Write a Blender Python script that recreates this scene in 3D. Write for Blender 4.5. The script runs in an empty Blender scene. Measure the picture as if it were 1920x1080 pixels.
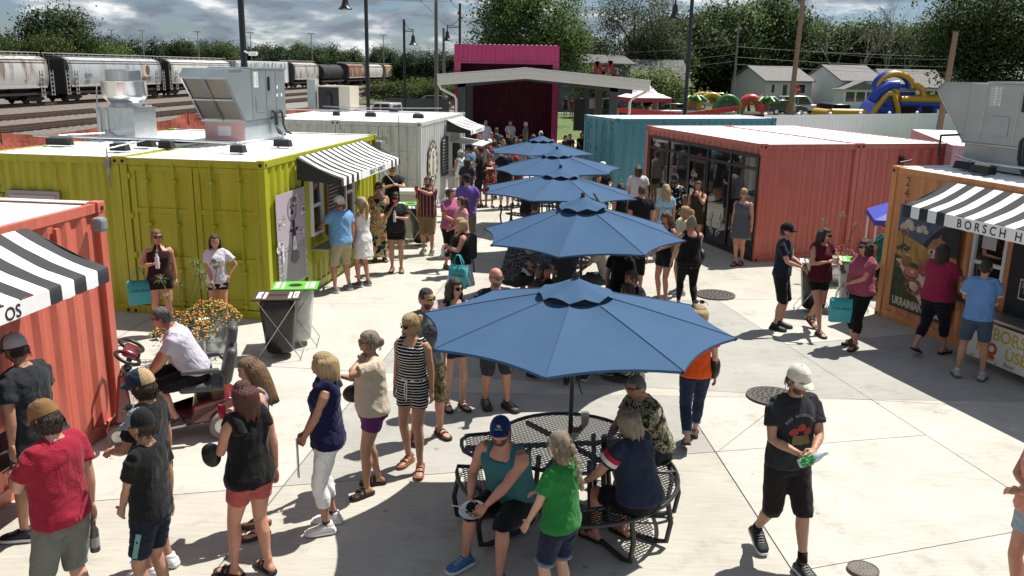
import bpy, bmesh, math, random
import numpy as np
from mathutils import Vector, Matrix, Euler
from mathutils.bvhtree import BVHTree
R = math.radians
rnd = random.Random(7)
scene = bpy.context.scene
COL = scene.collection
# ------------------------------------------------------------------ camera, sky, sun, exposure
CAM_F, CAM_P, CAM_R, CAM_H = 1620.84, R(14.2269), R(1.02799), 4.05988
_fw = Vector((0, math.cos(CAM_P), -math.sin(CAM_P))); _up = Vector((0, math.sin(CAM_P), math.cos(CAM_P))); _rt = Vector((1, 0, 0))
_r2 = math.cos(CAM_R)*_rt + math.sin(CAM_R)*_up
_u2 = -math.sin(CAM_R)*_rt + math.cos(CAM_R)*_up
cam_data = bpy.data.cameras.new('camera'); cam = bpy.data.objects.new('camera', cam_data); COL.objects.link(cam)
cam_data.sensor_width = 36; cam_data.lens = CAM_F/1920*36; cam_data.clip_end = 5000; cam_data.clip_start = .05
_m = Matrix.Identity(4)
for i in range(3):
 _m[i][0] = _r2[i]; _m[i][1] = _u2[i]; _m[i][2] = -_fw[i]
_m[2][3] = CAM_H
cam.matrix_world = _m
scene.camera = cam
SUN_EL, SUN_AZ = R(62), R(54)          # azimuth clockwise from +Y
sun_dir = Vector((math.cos(SUN_EL)*math.sin(SUN_AZ), math.cos(SUN_EL)*math.cos(SUN_AZ), math.sin(SUN_EL)))
sd = bpy.data.lights.new('sun', 'SUN'); sd.energy = 5.0; sd.angle = R(.53); sd.color = (1, .955, .88)
sun = bpy.data.objects.new('sun', sd); COL.objects.link(sun)
sun.rotation_euler = (-sun_dir).to_track_quat('-Z', 'Y').to_euler(); sun.location = (20, 20, 40)
scene.view_settings.view_transform = 'Standard'; scene.view_settings.look = 'None'
scene.view_settings.gamma = 1; scene.view_settings.use_curve_mapping = False
scene.view_settings.exposure = .58
def make_world():
 w = bpy.data.worlds.new('World'); scene.world = w; w.use_nodes = True
 nt = w.node_tree; N = nt.nodes; L = nt.links; N.clear()
 out = N.new('ShaderNodeOutputWorld'); bg = N.new('ShaderNodeBackground'); L.new(bg.outputs[0], out.inputs[0])
 sky = N.new('ShaderNodeTexSky'); sky.sky_type = 'NISHITA'; sky.sun_disc = False
 sky.sun_elevation = SUN_EL; sky.sun_rotation = SUN_AZ; sky.air_density = 1.0; sky.dust_density = .6
 tc = N.new('ShaderNodeTexCoord')
 mp = N.new('ShaderNodeMapping'); mp.inputs['Scale'].default_value = (7, 7, 24); L.new(tc.outputs['Generated'], mp.inputs[0])
 n1 = N.new('ShaderNodeTexNoise'); n1.inputs['Scale'].default_value = 1.35; n1.inputs['Detail'].default_value = 9; n1.inputs['Roughness'].default_value = .6
 n1.inputs['Distortion'].default_value = .35
 L.new(mp.outputs[0], n1.inputs['Vector'])
 r1 = N.new('ShaderNodeValToRGB'); r1.color_ramp.elements[0].position = .42; r1.color_ramp.elements[1].position = .54
 L.new(n1.outputs['Fac'], r1.inputs[0])
 n2 = N.new('ShaderNodeTexNoise'); n2.inputs['Scale'].default_value = 2.2; n2.inputs['Detail'].default_value = 7
 mp2 = N.new('ShaderNodeMapping'); mp2.inputs['Scale'].default_value = (7, 7, 24); mp2.inputs['Location'].default_value = (3, 1, .35)
 L.new(tc.outputs['Generated'], mp2.inputs[0]); L.new(mp2.outputs[0], n2.inputs['Vector'])
 r2 = N.new('ShaderNodeValToRGB'); e = r2.color_ramp.elements
 e[0].position = .40; e[0].color = (3.0, 3.55, 4.3, 1); e[1].position = .63; e[1].color = (13.5, 13.6, 13.6, 1)
 m_ = e.new(.5); m_.color = (4.9, 5.5, 6.3, 1)
 L.new(n2.outputs['Fac'], r2.inputs[0])
 mx = N.new('ShaderNodeMixRGB'); tn = N.new('ShaderNodeMixRGB'); tn.blend_type = 'MULTIPLY'; tn.inputs[0].default_value = 1; tn.inputs[2].default_value = (.72, .86, 1.12, 1); L.new(sky.outputs[0], tn.inputs[1]); L.new(r1.outputs[0], mx.inputs[0]); L.new(tn.outputs[0], mx.inputs[1]); L.new(r2.outputs[0], mx.inputs[2])
 L.new(mx.outputs[0], bg.inputs[0]); bg.inputs[1].default_value = .05
make_world()
def pix(px, py, z=0.0):
 """the place on the level z that the photograph shows at px, py (1920 wide)"""
 d = _fw + (px-960)/CAM_F*_r2 + (540-py)/CAM_F*_u2
 t = (z-CAM_H)/d.z
 return Vector((d.x*t, d.y*t, z))
def at_dist(px, y):
 """x of a column of the photograph at distance y"""
 return (px-960)/CAM_F*y*1.0
# ------------------------------------------------------------------ object helpers
def tag(o, label=None, cat=None, group=None, kind=None):
 if label: o['label'] = label
 if cat: o['category'] = cat
 if group: o['group'] = group
 if kind: o['kind'] = kind
 return o
def thing(name, label, cat, loc=(0, 0, 0), rotz=0, group=None):
 o = bpy.data.objects.new(name, None); COL.objects.link(o); o.empty_display_size = .2
 o.location = loc; o.rotation_euler = (0, 0, rotz)
 return tag(o, label, cat, group)
def mesh_obj(name, me, parent=None, loc=None):
 o = bpy.data.objects.new(name, me); COL.objects.link(o)
 if parent: o.parent = parent
 if loc: o.location = loc
 return o
def copy_tree(o, parent=None):
 c = o.copy(); COL.objects.link(c)
 if parent: c.parent = parent
 for ch in list(o.children): copy_tree(ch, c)
 return c
def frame(t):
 """parallel frames along a path"""
 t = t.normalized(); a = Vector((0, 0, 1)) if abs(t.z) < .9 else Vector((1, 0, 0))
 u = t.cross(a).normalized(); return u, t.cross(u).normalized()
class MB:
 def __init__(s): s.v = []; s.f = []; s.m = []; s.mi = 0; s.M = None
 def add(s, vs, fs):
  b = len(s.v)
  if s.M is not None: vs = [s.M @ Vector(p) for p in vs]
  s.v.extend([tuple(p) for p in vs]); s.f.extend([tuple(i+b for i in f) for f in fs]); s.m.extend([s.mi]*len(fs)); return s
 def box(s, x0, y0, z0, x1, y1, z1):
  return s.add([(x0,y0,z0),(x1,y0,z0),(x1,y1,z0),(x0,y1,z0),(x0,y0,z1),(x1,y0,z1),(x1,y1,z1),(x0,y1,z1)],
                     [(0,3,2,1),(4,5,6,7),(0,1,5,4),(1,2,6,5),(2,3,7,6),(3,0,4,7)])
 def cbox(s, c, d): return s.box(c[0]-d[0]/2, c[1]-d[1]/2, c[2]-d[2]/2, c[0]+d[0]/2, c[1]+d[1]/2, c[2]+d[2]/2)
 def bar(s, a, b, w, h=None, up=Vector((0,0,1))):
  """square bar from a to b"""
  a = Vector(a); b = Vector(b); h = h or w; t = (b-a).normalized()
  if abs(t.dot(up)) > .95: up = Vector((1, 0, 0))
  u = t.cross(up).normalized(); n = u.cross(t)
  vs = [p + u*sx*w/2 + n*sy*h/2 for p in (a, b) for sx, sy in ((-1,-1),(1,-1),(1,1),(-1,1))]
  return s.add(vs, [(3,2,1,0),(4,5,6,7),(0,1,5,4),(1,2,6,5),(2,3,7,6),(3,0,4,7)])
 def quad(s, *p): return s.add(p, [tuple(range(len(p)))])
 def prism(s, pts, vec):
  """polygon (3d points) swept along vec"""
  n = len(pts); vec = Vector(vec); a = [Vector(p) for p in pts]; b = [p+vec for p in a]
  return s.add(a+b, [tuple(range(n-1, -1, -1)), tuple(range(n, 2*n))] + [(i, (i+1) % n, n+(i+1) % n, n+i) for i in range(n)])
 def tube(s, path, r, n=8, cap=True, flat=1.0, closed=False):
  P = [Vector(p) for p in path]; k = len(P)
  rr = r if hasattr(r, '__len__') else [r]*k
  vs = []; fs = []; u = None
  for i, p in enumerate(P):
   if closed: t = P[(i+1) % k]-P[i-1]
   else: t = P[min(i+1, k-1)]-P[max(i-1, 0)]
   if t.length < 1e-9: t = Vector((0, 0, 1))
   t.normalize()
   if u is None: u, w = frame(t)
   else:
    u = (u - t*u.dot(t)); u.normalize(); w = t.cross(u)
   for j in range(n):
    a = 2*math.pi*j/n; vs.append(p + (u*math.cos(a) + w*math.sin(a)*flat)*rr[i])
  kk = k if closed else k-1
  for i in range(kk):
   i2 = (i+1) % k
   for j in range(n):
    j2 = (j+1) % n; fs.append((i*n+j, i*n+j2, i2*n+j2, i2*n+j))
  if cap and not closed:
   fs.append(tuple(range(n-1, -1, -1))); fs.append(tuple((k-1)*n+j for j in range(n)))
  return s.add(vs, fs)
 def cyl(s, a, b, r, n=12, r2=None): return s.tube([a, b], [r, r if r2 is None else r2], n)
 def lathe(s, prof, n=24, c=(0, 0, 0), cap=True):
  vs = []; fs = []; k = len(prof)
  for r, z in prof:
   for j in range(n):
    a = 2*math.pi*j/n; vs.append((c[0]+r*math.cos(a), c[1]+r*math.sin(a), c[2]+z))
  for i in range(k-1):
   for j in range(n):
    j2 = (j+1) % n; fs.append((i*n+j, i*n+j2, (i+1)*n+j2, (i+1)*n+j))
  if cap:
   if prof[0][0] > 1e-6: fs.append(tuple(range(n-1, -1, -1)))
   if prof[-1][0] > 1e-6: fs.append(tuple((k-1)*n+j for j in range(n)))
  return s.add(vs, fs)
 def ball(s, c, r, nu=12, nv=8):
  rx, ry, rz = r if hasattr(r, '__len__') else (r, r, r); vs = [(c[0], c[1], c[2]-rz)]; fs = []
  for i in range(1, nv):
   t = -math.pi/2 + math.pi*i/nv
   for j in range(nu):
    a = 2*math.pi*j/nu; vs.append((c[0]+rx*math.cos(t)*math.cos(a), c[1]+ry*math.cos(t)*math.sin(a), c[2]+rz*math.sin(t)))
  vs.append((c[0], c[1], c[2]+rz)); L_ = len(vs)-1
  for j in range(nu): fs.append((0, 1+(j+1) % nu, 1+j))
  for i in range(nv-2):
   for j in range(nu):
    j2 = (j+1) % nu; b = 1+i*nu; fs.append((b+j, b+j2, b+nu+j2, b+nu+j))
  b = 1+(nv-2)*nu
  for j in range(nu): fs.append((b+j, b+(j+1) % nu, L_))
  return s.add(vs, fs)
 def mesh(s, name, mats, smooth=False):
  me = bpy.data.meshes.new(name); me.from_pydata(s.v, [], s.f)
  if not isinstance(mats, (list, tuple)): mats = [mats]
  for m in mats: me.materials.append(m)
  if len(mats) > 1: me.polygons.foreach_set('material_index', s.m)
  if smooth:
   me.shade_smooth()
   if smooth != 1 and smooth is not True: me.set_sharp_from_angle(angle=R(smooth))
  me.update(); return me
 def build(s, name, mats, parent=None, smooth=False, loc=None, rotz=None, bevel=0):
  o = mesh_obj(name, s.mesh(name, mats, smooth), parent, loc)
  if rotz is not None: o.rotation_euler = (0, 0, rotz)
  if bevel:
   b = o.modifiers.new('bevel', 'BEVEL'); b.width = bevel; b.segments = 2; b.limit_method = 'ANGLE'; b.angle_limit = R(40)
  return o
# ------------------------------------------------------------------ materials
_mats = {}
def lin(h):
 h = h.lstrip('#'); o = []
 for i in (0, 2, 4):
  c = int(h[i:i+2], 16)/255; o.append(c/12.92 if c <= .04045 else ((c+.055)/1.055)**2.4)
 return tuple(o)
def mat(name, col, rough=.6, metal=0, var=0.0, vscale=6, bump=0.0, bscale=30, spec=.5, coat=0, trans=0, alpha=1, stretch=None, emit=0, dirt=0, sheen=0, ior=None, streak=0):
 """principled material; var = mottling of the colour, bump = fine relief, dirt = worn patches"""
 if name in _mats: return _mats[name]
 if isinstance(col, str): col = lin(col)
 m = bpy.data.materials.new(name); _mats[name] = m; m.use_nodes = True; nt = m.node_tree; N = nt.nodes; L = nt.links
 b = N['Principled BSDF']; b.inputs['Base Color'].default_value = (*col, 1); b.inputs['Roughness'].default_value = rough
 b.inputs['Metallic'].default_value = metal; b.inputs['Specular IOR Level'].default_value = spec
 if ior: b.inputs['IOR'].default_value = ior
 if coat: b.inputs['Coat Weight'].default_value = coat; b.inputs['Coat Roughness'].default_value = .08
 if trans: b.inputs['Transmission Weight'].default_value = trans
 if alpha < 1: b.inputs['Alpha'].default_value = alpha
 if sheen: b.inputs['Sheen Weight'].default_value = sheen
 if emit: b.inputs['Emission Color'].default_value = (*col, 1); b.inputs['Emission Strength'].default_value = emit
 vec = None
 if var or bump or dirt or streak:
  tc = N.new('ShaderNodeTexCoord'); vec = tc.outputs['Object']
  if stretch:
   mp = N.new('ShaderNodeMapping'); mp.inputs['Scale'].default_value = stretch; L.new(vec, mp.inputs[0]); vec = mp.outputs[0]
 colsock = None
 if var:
  n = N.new('ShaderNodeTexNoise'); n.inputs['Scale'].default_value = vscale; n.inputs['Detail'].default_value = 6; n.inputs['Roughness'].default_value = .65
  L.new(vec, n.inputs['Vector'])
  r = N.new('ShaderNodeValToRGB'); r.color_ramp.elements[0].position = .3; r.color_ramp.elements[1].position = .7
  r.color_ramp.elements[0].color = (*[max(0, c*(1-var)) for c in col], 1); r.color_ramp.elements[1].color = (*[min(1, c*(1+var)) for c in col], 1)
  L.new(n.outputs['Fac'], r.inputs[0]); colsock = r.outputs[0]
 if dirt:
  n = N.new('ShaderNodeTexNoise'); n.inputs['Scale'].default_value = 2.2; n.inputs['Detail'].default_value = 9; n.inputs['Roughness'].default_value = .7
  L.new(vec, n.inputs['Vector'])
  r = N.new('ShaderNodeValToRGB'); r.color_ramp.elements[0].position = .5; r.color_ramp.elements[1].position = .72
  r.color_ramp.elements[0].color = (0, 0, 0, 1); r.color_ramp.elements[1].color = (dirt, dirt, dirt, 1)
  L.new(n.outputs['Fac'], r.inputs[0])
  mx = N.new('ShaderNodeMixRGB'); mx.inputs[2].default_value = (.16, .14, .11, 1); L.new(r.outputs[0], mx.inputs[0])
  if colsock: L.new(colsock, mx.inputs[1])
  else: mx.inputs[1].default_value = (*col, 1)
  colsock = mx.outputs[0]
 if streak:    # rain streaks and faded patches running down the sheet
  mp = N.new('ShaderNodeMapping'); mp.inputs['Scale'].default_value = (5, 5, .35); L.new(tc.outputs['Object'], mp.inputs[0])
  n = N.new('ShaderNodeTexNoise'); n.inputs['Scale'].default_value = 2.2; n.inputs['Detail'].default_value = 8; n.inputs['Roughness'].default_value = .7; L.new(mp.outputs[0], n.inputs['Vector'])
  mx = N.new('ShaderNodeMixRGB'); mx.blend_type = 'MULTIPLY'; mx.inputs[0].default_value = streak; L.new(colsock, mx.inputs[1]); L.new(ramp(N, L, n.outputs['Fac'], [(.35, (1.1, 1.1, 1.12)), (.55, (.95, .94, .93)), (.72, (.55, .52, .48))]), mx.inputs[2]); colsock = mx.outputs[0]
 if colsock: L.new(colsock, b.inputs['Base Color'])
 if bump:
  n = N.new('ShaderNodeTexNoise'); n.inputs['Scale'].default_value = bscale; n.inputs['Detail'].default_value = 5
  L.new(vec, n.inputs['Vector'])
  bp = N.new('ShaderNodeBump'); bp.inputs['Strength'].default_value = bump; bp.inputs['Distance'].default_value = .02
  L.new(n.outputs['Fac'], bp.inputs['Height']); L.new(bp.outputs[0], b.inputs['Normal'])
 return m
def pattern_mat(name, build, rough=.85, bump=.25):
 """build(N, L, obj_coords) returns a colour socket"""
 if name in _mats: return _mats[name]
 m = bpy.data.materials.new(name); _mats[name] = m; m.use_nodes = True; nt = m.node_tree; N = nt.nodes; L = nt.links
 b = N['Principled BSDF']; b.inputs['Roughness'].default_value = rough; b.inputs['Specular IOR Level'].default_value = .25
 tc = N.new('ShaderNodeTexCoord'); L.new(build(N, L, tc.outputs['Object']), b.inputs['Base Color'])
 if bump:
  n = N.new('ShaderNodeTexNoise'); n.inputs['Scale'].default_value = 14; n.inputs['Detail'].default_value = 4; L.new(tc.outputs['Object'], n.inputs['Vector'])
  bp = N.new('ShaderNodeBump'); bp.inputs['Strength'].default_value = bump; bp.inputs['Distance'].default_value = .03
  L.new(n.outputs['Fac'], bp.inputs['Height']); L.new(bp.outputs[0], b.inputs['Normal'])
 return m
def ramp(N, L, sock, stops, const=False):
 r = N.new('ShaderNodeValToRGB'); e = r.color_ramp.elements
 if const: r.color_ramp.interpolation = 'CONSTANT'
 while len(e) < len(stops): e.new(.5)
 for i, (p, c) in enumerate(stops):
  e[i].position = p; c = lin(c) if isinstance(c, str) else c; e[i].color = (*c, 1)
 L.new(sock, r.inputs[0]); return r.outputs[0]
def axis_wave(N, L, vec, axis, freq, width, c0, c1):
 s = N.new('ShaderNodeSeparateXYZ'); L.new(vec, s.inputs[0])
 m = N.new('ShaderNodeMath'); m.operation = 'MULTIPLY'; m.inputs[1].default_value = freq; L.new(s.outputs[axis], m.inputs[0])
 f = N.new('ShaderNodeMath'); f.operation = 'FRACT'; L.new(m.outputs[0], f.inputs[0])
 return ramp(N, L, f.outputs[0], [(0, c0), (width, c1)], True)
def stripes(name, axis, freq, width, c0, c1, **k): return pattern_mat(name, lambda N, L, v: axis_wave(N, L, v, axis, freq, width, c0, c1), **k)
def blotch(name, stops, scale=14, const=True, detail=2, **k):
 def b(N, L, v):
  n = N.new('ShaderNodeTexNoise'); n.inputs['Scale'].default_value = scale; n.inputs['Detail'].default_value = detail; n.inputs['Distortion'].default_value = .6
  L.new(v, n.inputs['Vector']); return ramp(N, L, n.outputs['Fac'], stops, const)
 return pattern_mat(name, b, **k)
def plaid(name, base, l1, l2, f=11):
 def b(N, L, v):
  a = axis_wave(N, L, v, 0, f, .3, l1, base); c = axis_wave(N, L, v, 2, f, .3, l2, base)
  m = N.new('ShaderNodeMixRGB'); m.inputs[0].default_value = .5; L.new(a, m.inputs[1]); L.new(c, m.inputs[2]); return m.outputs[0]
 return pattern_mat(name, b)
BLACK = mat('black_paint', (.012, .012, .013), .4)
BLACKMAT = mat('black_rubber', (.014, .014, .014), .8)
WHITE = mat('white_paint', (.78, .78, .77), .5, var=.04, vscale=3)
GALV = mat('galvanised_steel', (.52, .55, .57), .32, metal=.85, var=.14, vscale=9, bump=.04)
STEEL = mat('bright_steel', (.62, .63, .64), .25, metal=1, var=.06, vscale=4)
DARKMETAL = mat('dark_metal', (.03, .032, .034), .45, metal=.3)
GLASS = mat('window_glass', (.012, .014, .016), .03, spec=.8, ior=1.6)
GREYPAINT = mat('grey_paint', (.22, .23, .24), .5)
CHALK = mat('chalkboard', (.016, .017, .018), .7)
WOOD = mat('brown_wood', (.16, .085, .045), .6, var=.3, vscale=5, stretch=(8, 8, 1))
BIRCHPOLE = mat('weathered_pole_wood', (.20, .135, .09), .8, var=.3, vscale=5, stretch=(10, 10, .8), bump=.4)
def text_verts(s, size, align='CENTER', bold=0.0, shear=0):
 cu = bpy.data.curves.new('lettering', 'FONT'); cu.body = s; cu.size = size; cu.align_x = align; cu.offset = bold; cu.shear = shear
 cu.resolution_u = 3; cu.fill_mode = 'FRONT'
 o = bpy.data.objects.new('lettering', cu); me = bpy.data.meshes.new_from_object(o)
 v = [tuple(p.co) for p in me.vertices]; f = [tuple(p.vertices) for p in me.polygons]
 bpy.data.objects.remove(o); bpy.data.meshes.remove(me); bpy.data.curves.remove(cu)
 return v, f
def text_mb(mb, s, size, O, X, Y, align='CENTER', bold=0.0, xs=1.0, shear=0):
 """flat lettering at O, running along X with Y up"""
 O = Vector(O); X = Vector(X).normalized(); Y = Vector(Y).normalized()
 v, f = text_verts(s, size, align, bold, shear); mb.add([O + X*(p[0]*xs) + Y*p[1] for p in v], f)
# ------------------------------------------------------------------ ground and paving
def ground_mat():
 m = bpy.data.materials.new('dry_grass_soil'); m.use_nodes = True; nt = m.node_tree; N = nt.nodes; L = nt.links
 b = N['Principled BSDF']; b.inputs['Roughness'].default_value = .95; b.inputs['Specular IOR Level'].default_value = .1
 tc = N.new('ShaderNodeTexCoord'); n = N.new('ShaderNodeTexNoise'); n.inputs['Scale'].default_value = .35; n.inputs['Detail'].default_value = 9
 L.new(tc.outputs['Object'], n.inputs['Vector'])
 L.new(ramp(N, L, n.outputs['Fac'], [(.3, (.05, .075, .025)), (.5, (.085, .11, .04)), (.7, (.15, .15, .075))]), b.inputs['Base Color'])
 return m
g = MB().quad((-900, -60, 0), (900, -60, 0), (900, 2500, 0), (-900, 2500, 0)); o = g.build('ground', ground_mat(), loc=(0, 0, -.06)); tag(o, kind='structure')
def concrete_mat(name, a, b_, sc=1.0):
 """broom finished concrete: cement mottling, fine broom lines, stains"""
 m = bpy.data.materials.new(name); m.use_nodes = True; nt = m.node_tree; N = nt.nodes; L = nt.links
 p = N['Principled BSDF']; p.inputs['Roughness'].default_value = .85; p.inputs['Specular IOR Level'].default_value = .25
 tc = N.new('ShaderNodeTexCoord'); V = tc.outputs['Object']
 def noise(scale, det, vec=V, rough=.6):
  n = N.new('ShaderNodeTexNoise'); n.inputs['Scale'].default_value = scale; n.inputs['Detail'].default_value = det; n.inputs['Roughness'].default_value = rough
  L.new(vec, n.inputs['Vector']); return n.outputs['Fac']
 c1 = ramp(N, L, noise(.8*sc, 8, rough=.7), [(.3, a), (.7, b_)])
 mp = N.new('ShaderNodeMapping'); mp.inputs['Rotation'].default_value = (0, 0, R(-12)); mp.inputs['Scale'].default_value = (2.6, 120, 1); L.new(V, mp.inputs[0])
 br = noise(1.0, 5, mp.outputs[0]); c2 = ramp(N, L, br, [(.35, (.66, .66, .66)), (.62, (1.10, 1.10, 1.09))])
 m1 = N.new('ShaderNodeMixRGB'); m1.blend_type = 'MULTIPLY'; m1.inputs[0].default_value = .55; L.new(c1, m1.inputs[1]); L.new(c2, m1.inputs[2])
 st = ramp(N, L, noise(1.9, 10, rough=.75), [(.54, (1, 1, 1)), (.70, (.70, .67, .62))])
 m2 = N.new('ShaderNodeMixRGB'); m2.blend_type = 'MULTIPLY'; m2.inputs[0].default_value = .8; L.new(m1.outputs[0], m2.inputs[1]); L.new(st, m2.inputs[2])
 vo = N.new('ShaderNodeTexVoronoi'); vo.inputs['Scale'].default_value = 1.7; L.new(V, vo.inputs['Vector'])
 sp = ramp(N, L, vo.outputs['Distance'], [(.03, (.30, .28, .26)), (.055, (1, 1, 1))])
 m3 = N.new('ShaderNodeMixRGB'); m3.blend_type = 'MULTIPLY'; m3.inputs[0].default_value = .55; L.new(m2.outputs[0], m3.inputs[1]); L.new(sp, m3.inputs[2])
 L.new(m3.outputs[0], p.inputs['Base Color'])
 bp = N.new('ShaderNodeBump'); bp.inputs['Strength'].default_value = .35; bp.inputs['Distance'].default_value = .006; L.new(br, bp.inputs['Height']); L.new(bp.outputs[0], p.inputs['Normal'])
 return m
CONC = [concrete_mat('plaza_concrete', (.41, .395, .35), (.52, .505, .455)), concrete_mat('plaza_concrete_warm', (.38, .36, .31), (.47, .45, .395)),
  concrete_mat('plaza_concrete_grey', (.31, .30, .275), (.40, .39, .36))]
JOINT = mat('joint_filler', (.09, .085, .08), .9)
o = MB().quad((-26, -8, 0), (34, -8, 0), (34, 52, 0), (-26, 52, 0)).build('plaza', JOINT, loc=(0, 0, -.012)); tag(o, kind='structure'); plaza = o
def clip(poly, p, d, keep):
 n = Vector((-d.y, d.x))*keep; out = []
 for i, a in enumerate(poly):
  b = poly[(i+1) % len(poly)]; da = (a-p).dot(n); db = (b-p).dot(n)
  if da >= 0: out.append(a)
  if (da > 0 > db) or (da < 0 < db): out.append(a+(b-a)*(da/(da-db)))
 return out
def area(p): return abs(sum(p[i].x*p[(i+1) % len(p)].y-p[(i+1) % len(p)].x*p[i].y for i in range(len(p))))/2
def cut(polys, a, b, box=None):
 a = Vector(a); d = (Vector(b)-a).normalized(); res = []
 for p in polys:
  c = sum(p, Vector((0, 0)))/len(p)
  if box and not (box[0] < c.x < box[2] and box[1] < c.y < box[3]): res.append(p); continue
  l, r = clip(p, a, d, 1), clip(p, a, d, -1)
  if len(l) > 2 and len(r) > 2 and area(l) > .25 and area(r) > .25: res += [l, r]
  else: res.append(p)
 return res
polys = [[Vector((-26, -8)), Vector((34, -8)), Vector((34, 52)), Vector((-26, 52))]]
for k in [((-2.41, 6.3), (-2.02, 9.83), None), ((3.76, 15.48), (4.62, 10.74), None), ((-3.98, 7.46), (-.3, 8.26), (-30, -9, 6, 60)), ((3.0, 10.49), (3.84, 10.49), (-2.2, 5, 35, 60)),
          ((2.28, 8.79), (2.41, 6.43), (-2.2, -9, 4.8, 10.6)), ((2.28, 8.79), (3.02, 9.77), (2.2, -9, 4.9, 10.6)), ((1.5, 8.61), (2.28, 8.79), (-2.3, 6, 2.4, 10.6)), ((3.37, 6.78), (4.65, 7.19), (2.3, -9, 5, 9)),
          ((-5.41, 11.57), (-2.93, 11.3), None), ((-3.73, 14.6), (3.8, 15.4), None), ((3.34, 12.48), (5.4, 13.1), (3.8, 10, 35, 15)), ((3.0, 19.2), (-3, 18.2), None), ((-3, 22.6), (3, 23), None),
          ((-3, 27), (3, 27.3), None), ((-3, 32), (3, 32), None), ((.6, 18), (.5, 34), (-1.7, 18, 3.2, 60)), ((-5, 4), (5, 4.6), None), ((-3, .5), (5, .8), None), ((-6.2, 9), (-5.8, 15), None), ((7.4, 8), (6.5, 15), None),
          ((-3, 38), (3, 38), None), ((-3, 44), (3, 44), None), ((-12, 8), (-11, 15), None), ((14, 8), (12, 20), None), ((.9, 11.2), (.75, 15), (-1.9, 10.4, 3.6, 15.3))]:
 polys = cut(polys, k[0], k[1], k[2])
for i, p in enumerate(polys):
 c = sum(p, Vector((0, 0)))/len(p)
 q = [a + (c-a).normalized()*.009 for a in p]
 s = sum(q[j].x*q[(j+1) % len(q)].y-q[(j+1) % len(q)].x*q[j].y for j in range(len(q)))
 if s < 0: q.reverse()
 mb = MB().prism([(a.x, a.y, -.05) for a in q], (0, 0, .05 + rnd.uniform(-.0015, .0015)))
 mb.build('concrete_slab', CONC[rnd.choice((0, 0, 1, 1, 2))] if c.y > 6.2 or abs(c.x) > 3 else CONC[i % 3], plaza).location = (0, 0, .012)
# the grass, road, sand and gravel beyond the plaza
def sheet(name, pts, z, m, kind='structure'):
 o = MB().quad(*[(x, y, z) for x, y in pts]).build(name, m); return tag(o, kind=kind)
GRASS = blotch('mown_grass', [(.3, (.06, .10, .025)), (.5, (.09, .135, .04)), (.7, (.13, .165, .06))], 2.2, False, 8, bump=.8)
ASPH = mat('asphalt', (.19, .185, .175), .9, var=.2, vscale=1.2, bump=.3, bscale=60)
sheet('lawn', [(-2, 52), (60, 52), (60, 82), (-2, 82)], -.02, GRASS)
sheet('road', [(-30, 85), (120, 83), (120, 97), (-30, 99)], -.015, ASPH)
sheet('parking_lot', [(-17, 53), (-2.2, 53), (-2.2, 84), (-17, 84)], -.02, mat('pale_asphalt', (.33, .31, .28), .9, var=.12, vscale=.8))
sheet('sand_court', [(2.3, 47.2), (8.5, 46.2), (9, 51.5), (2.3, 51.5)], .018, mat('sand', (.50, .40, .24), .95, var=.15, vscale=2, bump=.5))
sheet('grass_verge', [(-26, 53), (-17.2, 53), (-17.2, 84), (-24, 84)], -.03, GRASS)
sheet('gravel_ballast', [(-70, -20), (-32, -20), (-25, 52), (-20, 110), (-4, 300), (-40, 340), (-62, 100)], -.035,
      blotch('ballast_stone', [(.35, (.085, .07, .06)), (.5, (.155, .13, .112)), (.65, (.23, .20, .175))], 5, False, 12, bump=1.2))
# railway: sleepers and rails
RAIL = mat('rusty_rail', (.085, .055, .04), .6, metal=.3, var=.2); SLEEPER = mat('tarred_sleeper', (.05, .042, .036), .9, var=.25, vscale=2)
for x0 in (-34.7, -41.9, -52.15):
 t = thing('railway_track', {-34.7: 'nearest dark railway track, beside the orange mesh fence', -41.9: 'middle railway track between the fence track and the freight cars', -52.15: 'farthest railway track, under the parked freight cars'}[x0], 'railway track', (x0, 0, 0))
 for sx in (-.72, .72): MB().box(sx-.05, -10, .02, sx+.05, 330, .2).build('rail', RAIL, t)
 sl = MB()
 for k in range(300): sl.box(-1.3, -8+k*.9, -.06, 1.3, -7.75+k*.9, .03)
 tag(sl.build('sleeper', SLEEPER, t), kind='stuff')
 t.rotation_euler.z = R(-5.1)
# ------------------------------------------------------------------ shipping container kiosks
CL, CW, CH = 6.058, 2.438, 2.591
def corr(mb, O, U, N, length, z0, z1, holes=(), period=.278, depth=.036, V=Vector((0, 0, 1)), margin=.0):
 """corrugated sheet from O along U, relief along N, standing z0..z1 along V"""
 O = Vector(O); U = Vector(U); N = Vector(N); V = Vector(V); bp = [(0, 0)]; s = margin
 k = 0
 while s < length - 1e-6:
  for ds, d in ((0, 0), (.26, 0), (.5, 1), (.76, 1)):
   q = s+ds*period
   if q < length: bp.append((q, d))
  s += period
 bp.append((length, bp[-1][1]))
 def dep(x):
  for (a, da), (b, db) in zip(bp, bp[1:]):
   if a <= x <= b: return da if b-a < 1e-9 else da+(db-da)*(x-a)/(b-a)
  return 0
 xs = sorted(set([round(b[0], 5) for b in bp] + [round(e, 5) for h in holes for e in h[:2] if 0 < e < length]))
 for a, b in zip(xs, xs[1:]):
  mid = (a+b)/2; segs = [(z0, z1)]
  for h in holes:
   if h[0] < mid < h[1]:
    ns = []
    for p, q in segs:
     if h[2] > p: ns.append((p, min(q, h[2])))
     if h[3] < q: ns.append((max(p, h[3]), q))
    segs = [x for x in ns if x[1]-x[0] > 1e-4]
  pa = O+U*a-N*dep(a)*depth; pb = O+U*b-N*dep(b)*depth
  for p, q in segs: mb.quad(pa+V*p, pb+V*p, pb+V*q, pa+V*q)
 return mb
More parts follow.
